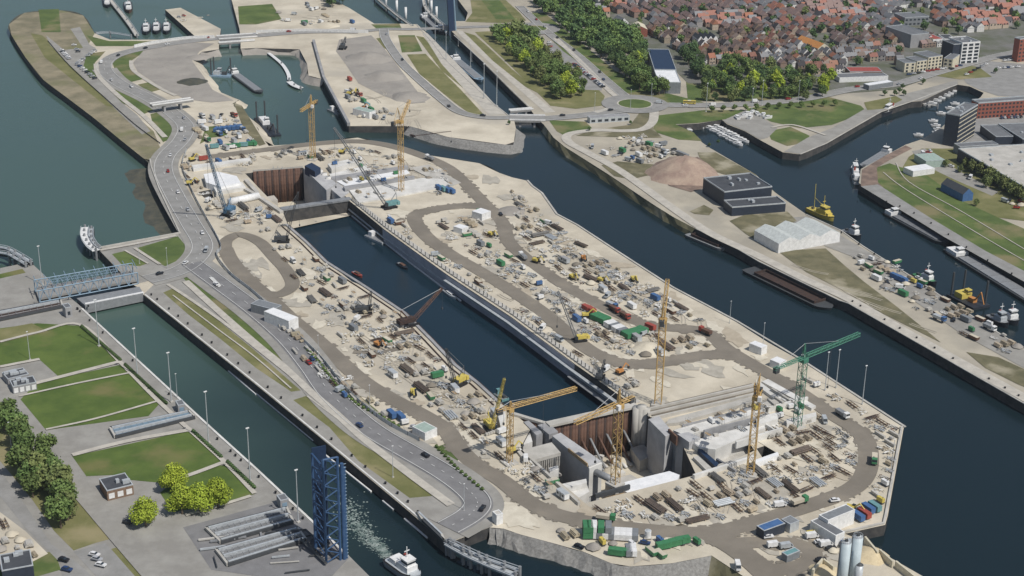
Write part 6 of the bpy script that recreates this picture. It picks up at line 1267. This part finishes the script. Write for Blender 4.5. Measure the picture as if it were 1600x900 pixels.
def rebar(seed):
    q = random.Random(seed); b = MB()
    for i in range(14): y = q.uniform(-1.4, 1.4); b.cyl((-4 + q.uniform(-1, 1), y, q.uniform(.2, .7)), (4 + q.uniform(-1, 1), y + q.uniform(-.3, .3), q.uniform(.2, .7)), .09, n=3)
    c = MB()
    for x in (-2.5, 0, 2.5): c.box((x, 0, 0), (.25, 3.2, .25))
    return proto('rebar_bundle', [('bars', b, M['rust_d']), ('bearer', c, M['timber'])])
def heap(m, name='earth_heap', seed=1):
    o = MB().heap((0, 0, 0), 3.4, 1.8, 14, seed).build(name, m, smooth=True); return o
def tank():
    return proto('tank', [('drum', MB().cyl((0, 0, .3), (0, 0, 3.2), 1.3, n=14), M['white']), ('lid', MB().cyl((0, 0, 3.2), (0, 0, 3.5), 1.2, .4, n=14), M['galv']), ('base', MB().box((0, 0, 0), (3, 3, .3)), M['conc'])])
def gen(m): return proto('generator', [('housing', MB().box((0, 0, .3), (3.4, 1.5, 1.8)), m), ('skid', MB().box((0, 0, 0), (3.8, 1.7, .28)), M['steel_d']), ('exhaust', MB().cyl((1.1, 0, 2.1), (1.1, 0, 2.8), .12, n=6), M['steel_d'])])
def blocks(): return proto('block_row', [('block', [MB().box((x, 0, 0), (1.1, 1.1, 1.0)) for x in (-2.6, -1.3, 0, 1.3, 2.6)], M['conc'])])
def skip(m): return proto('skip', [('tub', MB().prism([(-2.6, -1.1), (2.6, -1.1), (2.6, 1.1), (-2.6, 1.1)], .1, 1.6, [(-3, -1.2), (3, -1.2), (3, 1.2), (-3, 1.2)]), m), ('load', MB().box((0, 0, 1.5), (5.4, 2.1, .2)), M['sand'])])
def scaf():
    b = MB()
    for x in (-1.5, 0, 1.5):
        for y in (-.8, .8): b.cyl((x, y, 0), (x, y, 4.2), .07, n=4)
    for z in (1.2, 2.6, 4): b.cyl((-1.5, -.8, z), (1.5, -.8, z), .06, n=4).cyl((-1.5, .8, z), (1.5, .8, z), .06, n=4)
    return proto('scaffold_tower', [('frame', b, M['galv']), ('platform', MB().box((0, 0, 2.62), (3.2, 1.6, .12)), M['timber'])])
M['rust_m'] = C('weathered_brown_steel', (.16, .125, .10), .8, .25, c2=(.09, .075, .065)); M['steel_m'] = C('weathered_grey_steel', (.17, .165, .155), .7, .3, c2=(.11, .105, .10))
M['timber_p'] = C('weathered_timber', (.44, .38, .28), .9, .2, c2=(.32, .27, .2))
K = {'pipe_stack': [('rusty brown', stack('pipe_stack', 'pipe', 5, 12, .4, M['rust_m'], 2)), ('dark grey', stack('pipe_stack', 'pipe', 4, 13, .45, M['steel_m'], 2)), ('pale grey', stack('pipe_stack', 'pipe', 4, 9, .45, M['galv'], 1, 1.3))],
     'beam_stack': [('rusty', stack('beam_stack', 'bar', 5, 11, .26, M['rust_m'], 2, 1.25)), ('dark grey', stack('beam_stack', 'bar', 6, 10, .24, M['steel_m'], 2, 1.25))],
     'timber_stack': [('pale timber', stack('timber_stack', 'plank', 5, 5, .3, M['timber_p'], 3)), ('weathered timber', stack('timber_stack', 'plank', 6, 4, .28, M['conc'], 3))],
     'rebar_bundle': [('thin rusty', rebar(3)), ('spread rusty', rebar(8))],
     'material_pile': [('grey', mat_pile('material_pile', [M['steel'], M['conc'], M['galv']], 1)), ('rusty', mat_pile('material_pile', [M['rust'], M['conc'], M['rust_d']], 2, 18)), ('white', mat_pile('material_pile', [M['white'], M['conc_w'], M['conc']], 3)), ('wooden', mat_pile('material_pile', [M['timber_p'], M['conc_w'], M['sand']], 4)), ('dark', mat_pile('material_pile', [M['steel_d'], M['clad_g'], M['conc']], 5, 20)), ('pale concrete', mat_pile('material_pile', [M['conc'], M['conc_w'], M['sand_pale']], 6))],
     'container': [('green', cont(M['green'])), ('blue', cont(M['blue'])), ('white', cont(M['white'])), ('dark red', cont(M['red'])), ('grey', cont(M['clad_g'])), ('long grey', cont(M['steel'], 12.1)), ('teal', cont(M['teal']))],
     'site_cabin': [('white', cabin(M['white'], M['galv'])), ('pale grey', cabin(M['galv'], M['conc_d']))],
     'excavator': [('yellow', excavator(M['yellow'])), ('orange', excavator(M['orange']))],
     'wheel_loader': [('yellow', loader(M['yellow']))],
     'truck': [('white', truck(M['white'], M['steel'])), ('blue', truck(M['blue'], M['galv'])), ('red', truck(M['red'], M['rust'])), ('green', truck(M['green'], M['sand']))],
     'van': [('white', van(M['white'])), ('grey', van(M['galv']))],
     'car': [('white', car('white', C('car_white', (.75, .75, .75), .3))), ('black', car('black', C('car_black', (.025, .025, .03), .25))), ('silver', car('silver', C('car_silver', (.42, .43, .45), .3))), ('dark blue', car('blue', C('car_blue', (.03, .06, .15), .3))), ('red', car('red', C('car_red', (.35, .03, .02), .3)))],
     'earth_heap': [('brown', heap(M['haul'], seed=1)), ('pale sand', heap(M['sand_pale'], 'sand_heap', 2)), ('grey gravel', heap(M['gravel'], 'gravel_heap', 3))],
     'tank': [('white', tank())], 'generator': [('green', gen(M['green'])), ('white', gen(M['white'])), ('yellow', gen(M['yellow'])), ('blue', gen(M['blue']))],
     'block_row': [('concrete', blocks())], 'skip': [('green', skip(M['green'])), ('rusty', skip(M['rust']))], 'scaffold_tower': [('grey', scaf())]}
CATN = {'pipe_stack': 'pipe stack', 'beam_stack': 'beam stack', 'timber_stack': 'timber stack', 'rebar_bundle': 'rebar', 'material_pile': 'building materials', 'site_cabin': 'cabin', 'earth_heap': 'heap', 'wheel_loader': 'loader', 'block_row': 'concrete blocks', 'scaffold_tower': 'scaffold'}
WORD = {'pipe_stack': 'pipe stack', 'beam_stack': 'beam stack', 'timber_stack': 'stack', 'rebar_bundle': 'rebar bundle', 'material_pile': 'materials pile', 'site_cabin': 'site cabin', 'wheel_loader': 'wheel loader', 'earth_heap': 'heap', 'block_row': 'block row', 'scaffold_tower': 'scaffold tower'}
def place(kind, ci, x, y, az, where, scale=1, z=None, pos=None, lab=None):
    cn, pr = K[kind][ci]; p = pos or P(x, y, G); p = Vector(p); p.z = (ZR + .44 if z is None else z)
    lb = lab or '%s %s %s' % (cn, WORD.get(kind, kind), where); cat = CATN.get(kind, kind); grp = None if lab else '%s %ss %s' % (cn, CATN.get(kind, kind).rstrip('s'), where)
    return put(pr, p, az, lb, cat, grp, scale)
A0 = (lambda d: math.atan2(d.y, d.x))(P(900, 568) - P(700, 428))
ROADS = [[(p.x, p.y) for p in path(h)] for h in HR[:4]]
def onroad(p, d=7.5):
    return any((p.x - x) ** 2 + (p.y - y) ** 2 < d * d for r in ROADS for x, y in r)
bins = {}
def free(p, d):
    k = (int(p.x // 8), int(p.y // 8))
    for i in (-1, 0, 1):
        for j in (-1, 0, 1):
            for q, e in bins.get((k[0] + i, k[1] + j), ()):
                if (q - p).length < (d + e) * .5: return False
    bins.setdefault(k, []).append((p, d)); return True
SZ = {'pipe_stack': 7, 'beam_stack': 6.5, 'container': 6.5, 'truck': 7.5, 'excavator': 7, 'rebar_bundle': 5.5, 'material_pile': 5, 'timber_stack': 5, 'site_cabin': 6.5}
mixA = 'mmmmmmmmmmmmmmmmmmmmmmtttttrrrrrppbbhcsgkkxvof'
CODE = {'m': 'material_pile', 't': 'timber_stack', 'r': 'rebar_bundle', 'p': 'pipe_stack', 'b': 'beam_stack', 'h': 'earth_heap', 'c': 'container', 's': 'site_cabin', 'g': 'generator', 'k': 'block_row', 'x': 'excavator', 'l': 'wheel_loader', 'v': 'van', 'o': 'skip', 'a': 'tank', 'z': 'truck', 'f': 'scaffold_tower', 'q': 'car'}
ZN = [
 ([(385, 345), (440, 348), (545, 445), (625, 500), (560, 525), (480, 462), (455, 430), (420, 385)], 75, 'on the upper left dock bank', mixA),
 ([(480, 465), (620, 500), (700, 572), (780, 640), (765, 730), (715, 660), (650, 625), (560, 560)], 120, 'on the lower left dock bank', mixA + 'mmttr'),
 ([(345, 425), (365, 428), (470, 530), (560, 610), (690, 690), (660, 690), (540, 625), (420, 515)], 45, 'between lock road and haul road', 'mmttkkgvqr'),
 ([(600, 340), (640, 340), (650, 380), (760, 445), (900, 545), (1000, 590), (1020, 625), (985, 620), (800, 482), (640, 375)], 70, 'between dock wall and haul road', mixA),
 ([(680, 345), (750, 335), (775, 385), (860, 455), (950, 500), (1040, 530), (1100, 530), (1115, 548), (1000, 560), (920, 540), (740, 412)], 165, 'inside the upper haul road loop', mixA + 'cccmmt'),
 ([(800, 300), (835, 325), (900, 378), (1050, 470), (1180, 555), (1120, 520), (1000, 492), (880, 430), (810, 385)], 190, 'between haul road and right quay', mixA + 'pbmmm'),
 ([(400, 242), (560, 230), (640, 248), (700, 275), (725, 312), (690, 310), (640, 258), (560, 244), (480, 250)], 60, 'behind the far lock head', mixA),
 ([(285, 245), (400, 240), (392, 262), (300, 256), (300, 270), (316, 290), (340, 320), (420, 325), (438, 350), (370, 352), (330, 335), (290, 280)], 85, 'left of the far pit', mixA),
 ([(925, 800), (1000, 782), (1090, 756), (1200, 724), (1300, 690), (1345, 705), (1342, 745), (1230, 790), (1100, 822), (1000, 818)], 215, 'in the yard below the near pit', 'ppbbrrrrrtttmmmmm'),
 ([(1195, 672), (1225, 664), (1280, 652), (1335, 685), (1335, 700), (1270, 690), (1210, 700)], 55, 'on the sand below the green crane', 'mmttrrbv'),
 ([(1250, 590), (1400, 672), (1378, 790), (1365, 775), (1370, 690), (1340, 645)], 80, 'along the right site quay', 'mmmmttkkrrg'),
 ([(755, 650), (775, 660), (800, 700), (900, 786), (870, 795), (790, 735), (750, 700)], 90, 'left of the near pit', mixA + 'mmf'),
 ([(312, 182), (362, 178), (400, 228), (345, 240), (300, 215)], 60, 'between river road and pond', 'mmttccsgvqz'),
 ([(905, 222), (1000, 212), (1075, 242), (1030, 262), (950, 252)], 60, 'on the quay below the roundabout', 'mmttccvzgqh'),
 ([(1300, 395), (1400, 410), (1600, 545), (1560, 552), (1440, 492), (1340, 420)], 95, 'on the tug quay yard', 'mmmttczvqrogh'),
 ([(510, 80), (530, 82), (560, 150), (640, 175), (620, 190), (560, 192), (520, 120)], 30, 'on the dredged sand area', 'mtvzxhck'),
 ([(515, 252), (560, 246), (640, 262), (705, 290), (600, 312), (560, 312), (520, 282)], 50, 'on the far lock head decks', 'mmtfgk'),
 ([(1060, 672), (1130, 652), (1250, 618), (1280, 640), (1180, 670), (1090, 700)], 70, 'on the near lock head decks', 'mmttfgk'),
 ([(1130, 880), (1180, 905), (1230, 895), (1340, 850), (1310, 845), (1255, 885), (1200, 897)], 16, 'beside the bottom haul loop', 'mqvh'),
 ([(860, 820), (905, 838), (900, 860), (1120, 850), (1100, 840), (1000, 850), (880, 850)], 26, 'on the rounded bottom spit', 'mtkqgh'),
 ([(1420, 250), (1480, 262), (1540, 300), (1600, 335), (1600, 320), (1500, 268), (1450, 235)], 25, 'on the yard above the green bank', 'mqvqh'),
 ([(0, 810), (50, 850), (70, 872), (40, 870), (0, 860)], 14, 'on the bottom left sandy plot', 'mtrh'),
 ([(420, 0), (500, 10), (560, 40), (520, 45), (440, 40)], 30, 'on the sand works at the top', 'mtvcch'),
 ([(330, 15), (345, 44), (300, 50), (270, 20)], 7, 'on the tug harbour pier', 'mq'),
]
qc = random.Random(5); wts = {'container': (2, 1, 4, 1, 3, 1, 1), 'material_pile': (4, 1, 3, 2, 2, 5), 'generator': (1, 4, 1, 1), 'truck': (3, 1, 1, 1)}
for poly, n, where, mix in ZN:
    wp = [P(x, y) for x, y in poly]; pp = [(p.x, p.y) for p in wp]; x0, x1 = min(a for a, _ in pp), max(a for a, _ in pp); y0, y1 = min(b_ for _, b_ in pp), max(b_ for _, b_ in pp); done = tries = 0; cl = []
    deck = 'decks' in where
    n = int(n * .74)
    while done < n and tries < n * 25:
        tries += 1
        if cl and qc.random() < .6: c = qc.choice(cl); p = Vector((c.x + qc.gauss(0, 9), c.y + qc.gauss(0, 9), 0))
        else: p = Vector((qc.uniform(x0, x1), qc.uniform(y0, y1), 0)); 
        if not inside(p.x, p.y, pp) or onroad(p): continue
        kd = CODE[qc.choice(mix)]
        if not free(p, SZ.get(kd, 4.2)): continue
        if len(cl) < n / 7: cl.append(p)
        ci = qc.randrange(len(K[kd])) if kd not in wts else qc.choices(range(len(wts[kd])), wts[kd])[0]
        az = A0 + qc.choice((0, 0, 0, 0, math.pi / 2)) + qc.gauss(0, .07 if kd not in ('excavator', 'car', 'van') else .8)
        o = place(kd, ci, 0, 0, az, where, qc.uniform(.5, .95) if kd in ('material_pile', 'earth_heap', 'timber_stack') else qc.uniform(.85, 1.0) if kd in ('pipe_stack', 'beam_stack', 'rebar_bundle') else 1, z=(8.6 if deck and 'near' in where else 6.6) if deck else None, pos=p)
        if kd in ('pipe_stack', 'beam_stack', 'timber_stack', 'rebar_bundle') and not deck:      # ordered rows
            step = {'pipe_stack': 5.2, 'beam_stack': 4.6, 'timber_stack': 4.4, 'rebar_bundle': 4.2}[kd]
            for j in range(qc.choice((1, 2, 3))):
                p2 = p + Vector((-math.sin(az), math.cos(az), 0)) * step * (j + 1)
                if not inside(p2.x, p2.y, pp) or onroad(p2) or not free(p2, 3.6): break
                place(kd, ci, 0, 0, az + qc.gauss(0, .03), where, qc.uniform(.8, 1), pos=p2); done += 1
        if deck:      # rests on whatever deck is below it
            o.location.z = ZR + .44
            o['_deck'] = 1
        done += 1
# decks: drop the loose things to the deck tops
bpy.context.view_layer.update(); dg = bpy.context.evaluated_depsgraph_get()
dk = [o for o in col.objects if o.type == 'MESH' and o.name.startswith('concrete_deck')]
for o in [o for o in col.objects if '_deck' in o]:
    zt = ZR + .44
    for d in dk:
        inv = d.matrix_world.inverted(); h, loc, nr, fi = d.ray_cast(inv @ Vector((o.location.x, o.location.y, 60)), Vector((0, 0, -1)))
        if h: zt = max(zt, loc.z + .02)
    o.location.z = zt; del o['_deck']
# ---------------------------------------------------------------- hand placed containers, vehicles
def row(kind, cis, A, B, where, n, az=None, z=None, stackz=0):
    a, c = P(*A), P(*B)
    for i in range(n): place(kind, cis[i % len(cis)], 0, 0, (math.atan2((c - a).y, (c - a).x) + math.pi / 2 if az is None else az), where, pos=a.lerp(c, i / max(1, n - 1)), z=z)
sp = 'on the rounded bottom spit'
row('container', (2, 4, 2, 4, 2, 2), (927, 838), (992, 842), sp, 8, z=ZR + .44); row('container', (0,), (915, 838), (921, 838), sp, 2); row('container', (2, 0, 4), (927, 838), (950, 839), 'stacked on the spit office row', 3, z=ZR + 3.1); row('container', (0,), (915, 838), (921, 838), 'stacked left on the spit row', 2, z=ZR + 3.1)
row('container', (0, 0), (962, 868), (970, 868), sp, 2, A0 + .8); row('container', (4, 2), (982, 866), (989, 866), sp, 2); row('container', (0,), (1036, 858), (1066, 850), sp, 4, R(20)); row('skip', (0,), (1018, 866), (1032, 870), sp, 2, A0); place('tank', 0, 1012, 842, 0, sp); 
lp = 'in the camp within the haul loop'
row('container', (0,), (930, 498), (946, 505), lp, 4); row('container', (2, 2, 4), (952, 510), (972, 522), lp, 6); row('container', (0,), (978, 528), (1000, 522), lp, 5); row('container', (0, 3), (1004, 520), (1016, 515), lp, 2); row('container', (3,), (916, 486), (924, 489), lp, 3, A0)
row('container', (1, 1, 4), (1296, 815), (1312, 812), 'at the site corner quay', 3, A0 + 1.5); row('container', (1, 6), (1356, 800), (1366, 797), 'at the site corner quay', 2, A0); row('container', (1, 3), (1340, 812), (1350, 808), 'at the site corner quay', 2, A0)
row('container', (1, 6, 1), (686, 297), (706, 302), 'beside the far haul road bend', 4, A0); row('container', (1,), (612, 652), (626, 656), 'at the lower end of the left haul road', 2, A0); row('container', (1, 1), (1398, 436), (1410, 441), 'on the tug quay yard', 3, A0)
row('container', (0, 0, 6), (358, 232), (392, 228), 'between river road and pond', 4, R(10)); row('container', (1,), (338, 206), (374, 202), 'between river road and pond', 6, R(80)); row('container', (0, 6), (568, 160), (580, 174), 'on the dredged sand area', 3, A0)
row('truck', (2,), (960, 488), (976, 498), 'by the container camp', 2, A0)
for x, y, az in ((768, 370, .2), (838, 411, .4), (895, 437, 0), (940, 442, .3), (1330, 800, .5)): place('excavator', 0, x, y, A0 + az, 'working between the haul roads')
b_, x_ = MB(), None
# cars on roads
def along(A, B, t, side=2.6): a, c = P(*A), P(*B); d = (c - a).normalized(); return a.lerp(c, t) + Vector((d.y, -d.x, 0)) * side, math.atan2(d.y, d.x)
q = random.Random(31)
def traffic(pts, where, n, side=2.8, kinds=('car',)):
    pp = path(pts)
    for i in range(n):
        k = int((i + .5 + q.uniform(-.3, .3)) / n * (len(pp) - 2)); d = (pp[k + 1] - pp[k]).normalized(); s = q.choice((1, -1)); kd = q.choice(kinds)
        place(kd, q.choice((0, 0, 0, 1, 1, 2, 2, 3, 4)) if kd == 'car' else q.randrange(len(K[kd])), 0, 0, math.atan2(d.y, d.x) * 1 + (math.pi if s > 0 else 0), where, pos=pp[k] + Vector((d.y, -d.x, 0)) * side * s, z=ZR + .44)
traffic(AR[0][0], 'driving on the curved river road', 22, kinds=('car', 'car', 'car', 'van', 'truck')); traffic(AR[1][0], 'driving on the asphalt road beside the near lock', 5); traffic(AR[7][0], 'driving on the road below the town', 12, kinds=('car', 'car', 'van')); traffic(AR[5][0], 'driving between the two roundabouts', 7, 2); traffic(AR[2][0], 'driving on the road by the gravel area', 4, 2); traffic(AR[4][0], 'on the road over the canal bridge', 2); traffic(HR[0][14:40], 'driving on the haul road', 9, 2.4, ('van', 'truck', 'truck', 'car'))
def parkrow(A, B, n, where, az):
    a, c = P(*A), P(*B)
    for i in range(n):
        if q.random() < .12: continue
        place('car', q.choice((0, 0, 0, 1, 1, 2, 2, 2, 3, 4)), 0, 0, az + q.gauss(0, .04), where, pos=a.lerp(c, i / (n - 1)))
parkrow((152, 78), (122, 100), 9, 'parked along the peninsula road', .3); parkrow((121, 102), (148, 124), 8, 'parked along the peninsula road', .8); parkrow((96, 80), (108, 93), 7, 'parked on the peninsula yard', .6); parkrow((116, 72), (122, 82), 4, 'parked on the peninsula yard', .2)
parkrow((897, 102), (942, 137), 26, 'parked on the strip between wood and road', .4); parkrow((858, 68), (864, 94), 5, 'parked at the top of the parking strip', .4)
parkrow((1560, 180), (1600, 178), 9, 'parked below the red office', 1.5); parkrow((1560, 186), (1600, 184), 9, 'parked below the red office', 1.5); parkrow((1532, 181), (1556, 180), 5, 'parked below the red office', 1.5)
parkrow((1560, 108), (1590, 106), 7, 'on the quay car park', .4); parkrow((1510, 118), (1540, 102), 6, 'on the quay car park', .4); parkrow((1570, 96), (1600, 94), 6, 'on the quay car park', .4); parkrow((1420, 118), (1500, 104), 12, 'along the cream apartment blocks', .2)
for x, y, c, lb in ((148, 870, 0, 'white car parked farthest on the bottom left road'), (152, 877, 2, 'silver car between the two white ones on the bottom left road'), (158, 886, 0, 'nearest white car on the bottom left road'), (100, 878, 1, 'black car beside the grass corner at the bottom left'), (105, 893, 3, 'dark blue car at the bottom left edge beside the black car'), (200, 820, 1, 'black car under the lone lime green tree')): place('car', c, x, y, R(-20), '', lab=lb)
for x, y, k, c, lb in ((1268, 842, 'van', 0, 'white van nearest the yellow truck at the works shed'), (1280, 850, 'car', 0, 'white car in the row at the works shed'), (1290, 855, 'van', 0, 'last white van in the row at the works shed'), (1298, 860, 'car', 1, 'black car at the end of the row at the works shed'), (1266, 839, 'generator', 2, 'yellow generator at the start of the vehicle row'), (1208, 856, 'van', 0, 'white van on the island between the haul roads'), (1228, 858, 'van', 1, 'grey van beside the teal roofed gatehouse'), (1218, 793, 'van', 0, 'big white van above the bottom haul road'), (1304, 785, 'car', 0, 'white pickup like car on the bend of the haul road'), (1282, 878, 'car', 1, 'black car beside the retaining wall by the silos'), (1200, 842, 'car', 0, 'white car below the blue roofed office')): place(k, c, x, y, R(15), '', lab=lb)
bus = proto('bus', [('body', MB().box((0, 0, .4), (11.5, 2.5, 2.7)), M['yellow']), ('window', MB().box((0, 0, 1.6), (11.0, 2.56, .9)), M['glass']), ('roof_hatch', MB().box((0, 0, 3.1), (3, 1.2, .25)), M['white']), ('wheel', wheels((-3.6, 3.6), 1.26, .5, .35), M['black'])])
put(bus, P(1077, 162, ZR + .44), R(-2), 'yellow bus on the road right of the town roundabout', 'bus', None, .85)
# quay furniture
bol = proto('bollard', [('post', MB().cyl((0, 0, 0), (0, 0, .7), .4, n=8), M['black']), ('cap', MB().cyl((0, 0, .7), (0, 0, .95), .55, n=8), M['black'])])
def bollards(pts, n, d, where):
    pp = spline(path(pts, G, False), 12); pp = offs(pp, d)
    for i in range(n): p = pp[int((i + .5) / n * (len(pp) - 1))]; put(bol, (p.x, p.y, ZR), 0, 'black mooring bollard ' + where, 'bollard', 'bollards ' + where, 1.0)
bollards([(130, 482), (149, 500), (339, 675), (400, 730), (495, 819)], 18, -3, 'on the left quay of the near lock'); bollards([(225, 461), (300, 521), (400, 601), (530, 708), (640, 799)], 20, 3, 'on the right quay of the near lock')
bollards([(1342, 286), (1380, 311), (1422, 327), (1475, 358), (1532, 397), (1600, 435)], 10, -3, 'on the green bank quay'); bollards([(1325, 474), (1600, 631)], 10, 3, 'on the long quay across the dark canal'); bollards([(1315, 360), (1452, 449), (1600, 545)], 9, -3, 'on the tug quay')
# site fences
def fence(lab, pts, h=2, key='galv', step=4):
    pp = path(pts, G, True, 5); o = pp[0].copy(); r = [p - o for p in pp]; e = empty('site_fence', o, 0, lab, 'fence'); b = MB(); ribbon(b, r, .12, .3, h=h - .3); b.build('mesh_panel', M[key], e); b = MB()
    for p in r[::2]: b.box((p.x, p.y, 0), (.3, .3, h + .1))
    b.build('posts', M['steel_d'], e)
fence('pale fence between the lock road and the construction site', [(292, 235), (285, 262), (300, 300), (318, 335), (345, 385), (338, 400), (360, 430), (400, 462), (450, 512), (500, 560), (545, 615), (600, 660), (655, 690)], 2.2)
fence('low fence along the dike crest of the peninsula', [(75, 65), (110, 105), (165, 155), (210, 195), (250, 225)], 1.2, 'steel_d')
for i, (pts, k) in enumerate((([(1035, 268), (1060, 248), (1095, 240), (1112, 250)], 'redsand'),)):
    pass
p = P(1068, 272); tag(MB().heap(p, 25, 12, 22, 3).build('rubble_heap', mat('red_heap', (.40, .31, .24), (.29, .21, .17), .12, .95, bump=.4), smooth=True), 'large reddish rubble mound left of the dark halls', 'heap')
for i, (x, y, r_, h, k, lb) in enumerate(((575, 92, 20, 5, 'gravel', 'grey gravel mound under the material handler on the dredged area'), (600, 120, 17, 4, 'gravel', 'middle grey gravel mound on the dredged area'), (640, 152, 15, 4, 'gravel', 'lower grey gravel mound on the dredged area'), (800, 330, 9, 2, 'gravel', 'low grey mound at the right site quay'), (1010, 545, 9, 3, 'sand_pale', 'pale sand mound beside the tallest yellow crane'), (300, 128, 12, 2, 'mud', 'dark mud mound on the pond shore'), (510, 40, 12, 3, 'sand_pale', 'pale sand mound at the sand works'), (310, 90, 10, 2, 'gravel', 'low gravel mound left of the pond'))):
    p = P(x, y); tag(MB().heap(p, r_, h, 20, i).build('gravel_heap', M[k], smooth=True), lb, 'heap')

# ---------------------------------------------------------------- tidy: unused prototypes away, ordinals for look-alikes
def drop(o):
    for c in list(o.children): drop(c)
    bpy.data.objects.remove(o)
for lst in K.values():
    for cn, pr in lst:
        if pr.name not in _used: drop(pr)
for pr in HP + TP + [mid, lime]:
    try:
        if pr.name not in _used: drop(pr)
    except ReferenceError: pass
ORD = 'leftmost,second,third,fourth,fifth,sixth,seventh,eighth,ninth,tenth,eleventh,twelfth,thirteenth,fourteenth,fifteenth,sixteenth,seventeenth,eighteenth,nineteenth,twentieth'.split(',')
bpy.context.view_layer.update(); by = {}
for o in col.objects:
    if o.parent is None and 'label' in o and 'kind' not in o: by.setdefault(o['label'], []).append(o)
for lb, os_ in by.items():
    if 1 < len(os_) <= 20 and len(lb.split()) <= 13:
        os_.sort(key=lambda o: proj(o.matrix_world.translation)[0])
        for i, o in enumerate(os_): o['label'] = 'leftmost ' + lb if i == 0 else 'rightmost ' + lb if i == len(os_) - 1 else '%s from left, %s' % (ORD[i], lb)

# ---------------------------------------------------------------- air
hz = MB(); hz.add([(-9100, -600, -32), (9100, -600, -32), (9100, 16100, -32), (-9100, 16100, -32), (-9100, -600, 345), (9100, -600, 345), (9100, 16100, 345), (-9100, 16100, 345)], [(3, 2, 1, 0), (4, 5, 6, 7), (0, 1, 5, 4), (1, 2, 6, 5), (2, 3, 7, 6), (3, 0, 4, 7)])
hm = bpy.data.materials.new('haze'); hm.use_nodes = True; hm.node_tree.nodes.clear(); on = hm.node_tree.nodes.new('ShaderNodeOutputMaterial'); pv = hm.node_tree.nodes.new('ShaderNodeVolumePrincipled')
pv.inputs['Color'].default_value = (.78, .86, .95, 1); pv.inputs['Density'].default_value = .00005; pv.inputs['Anisotropy'].default_value = .3; hm.node_tree.links.new(pv.outputs[0], on.inputs['Volume'])
ho = hz.build('haze', hm); ho['kind'] = 'stuff'; ho['label'] = 'thin pale blue haze in the air over the whole place'; ho['category'] = 'haze'
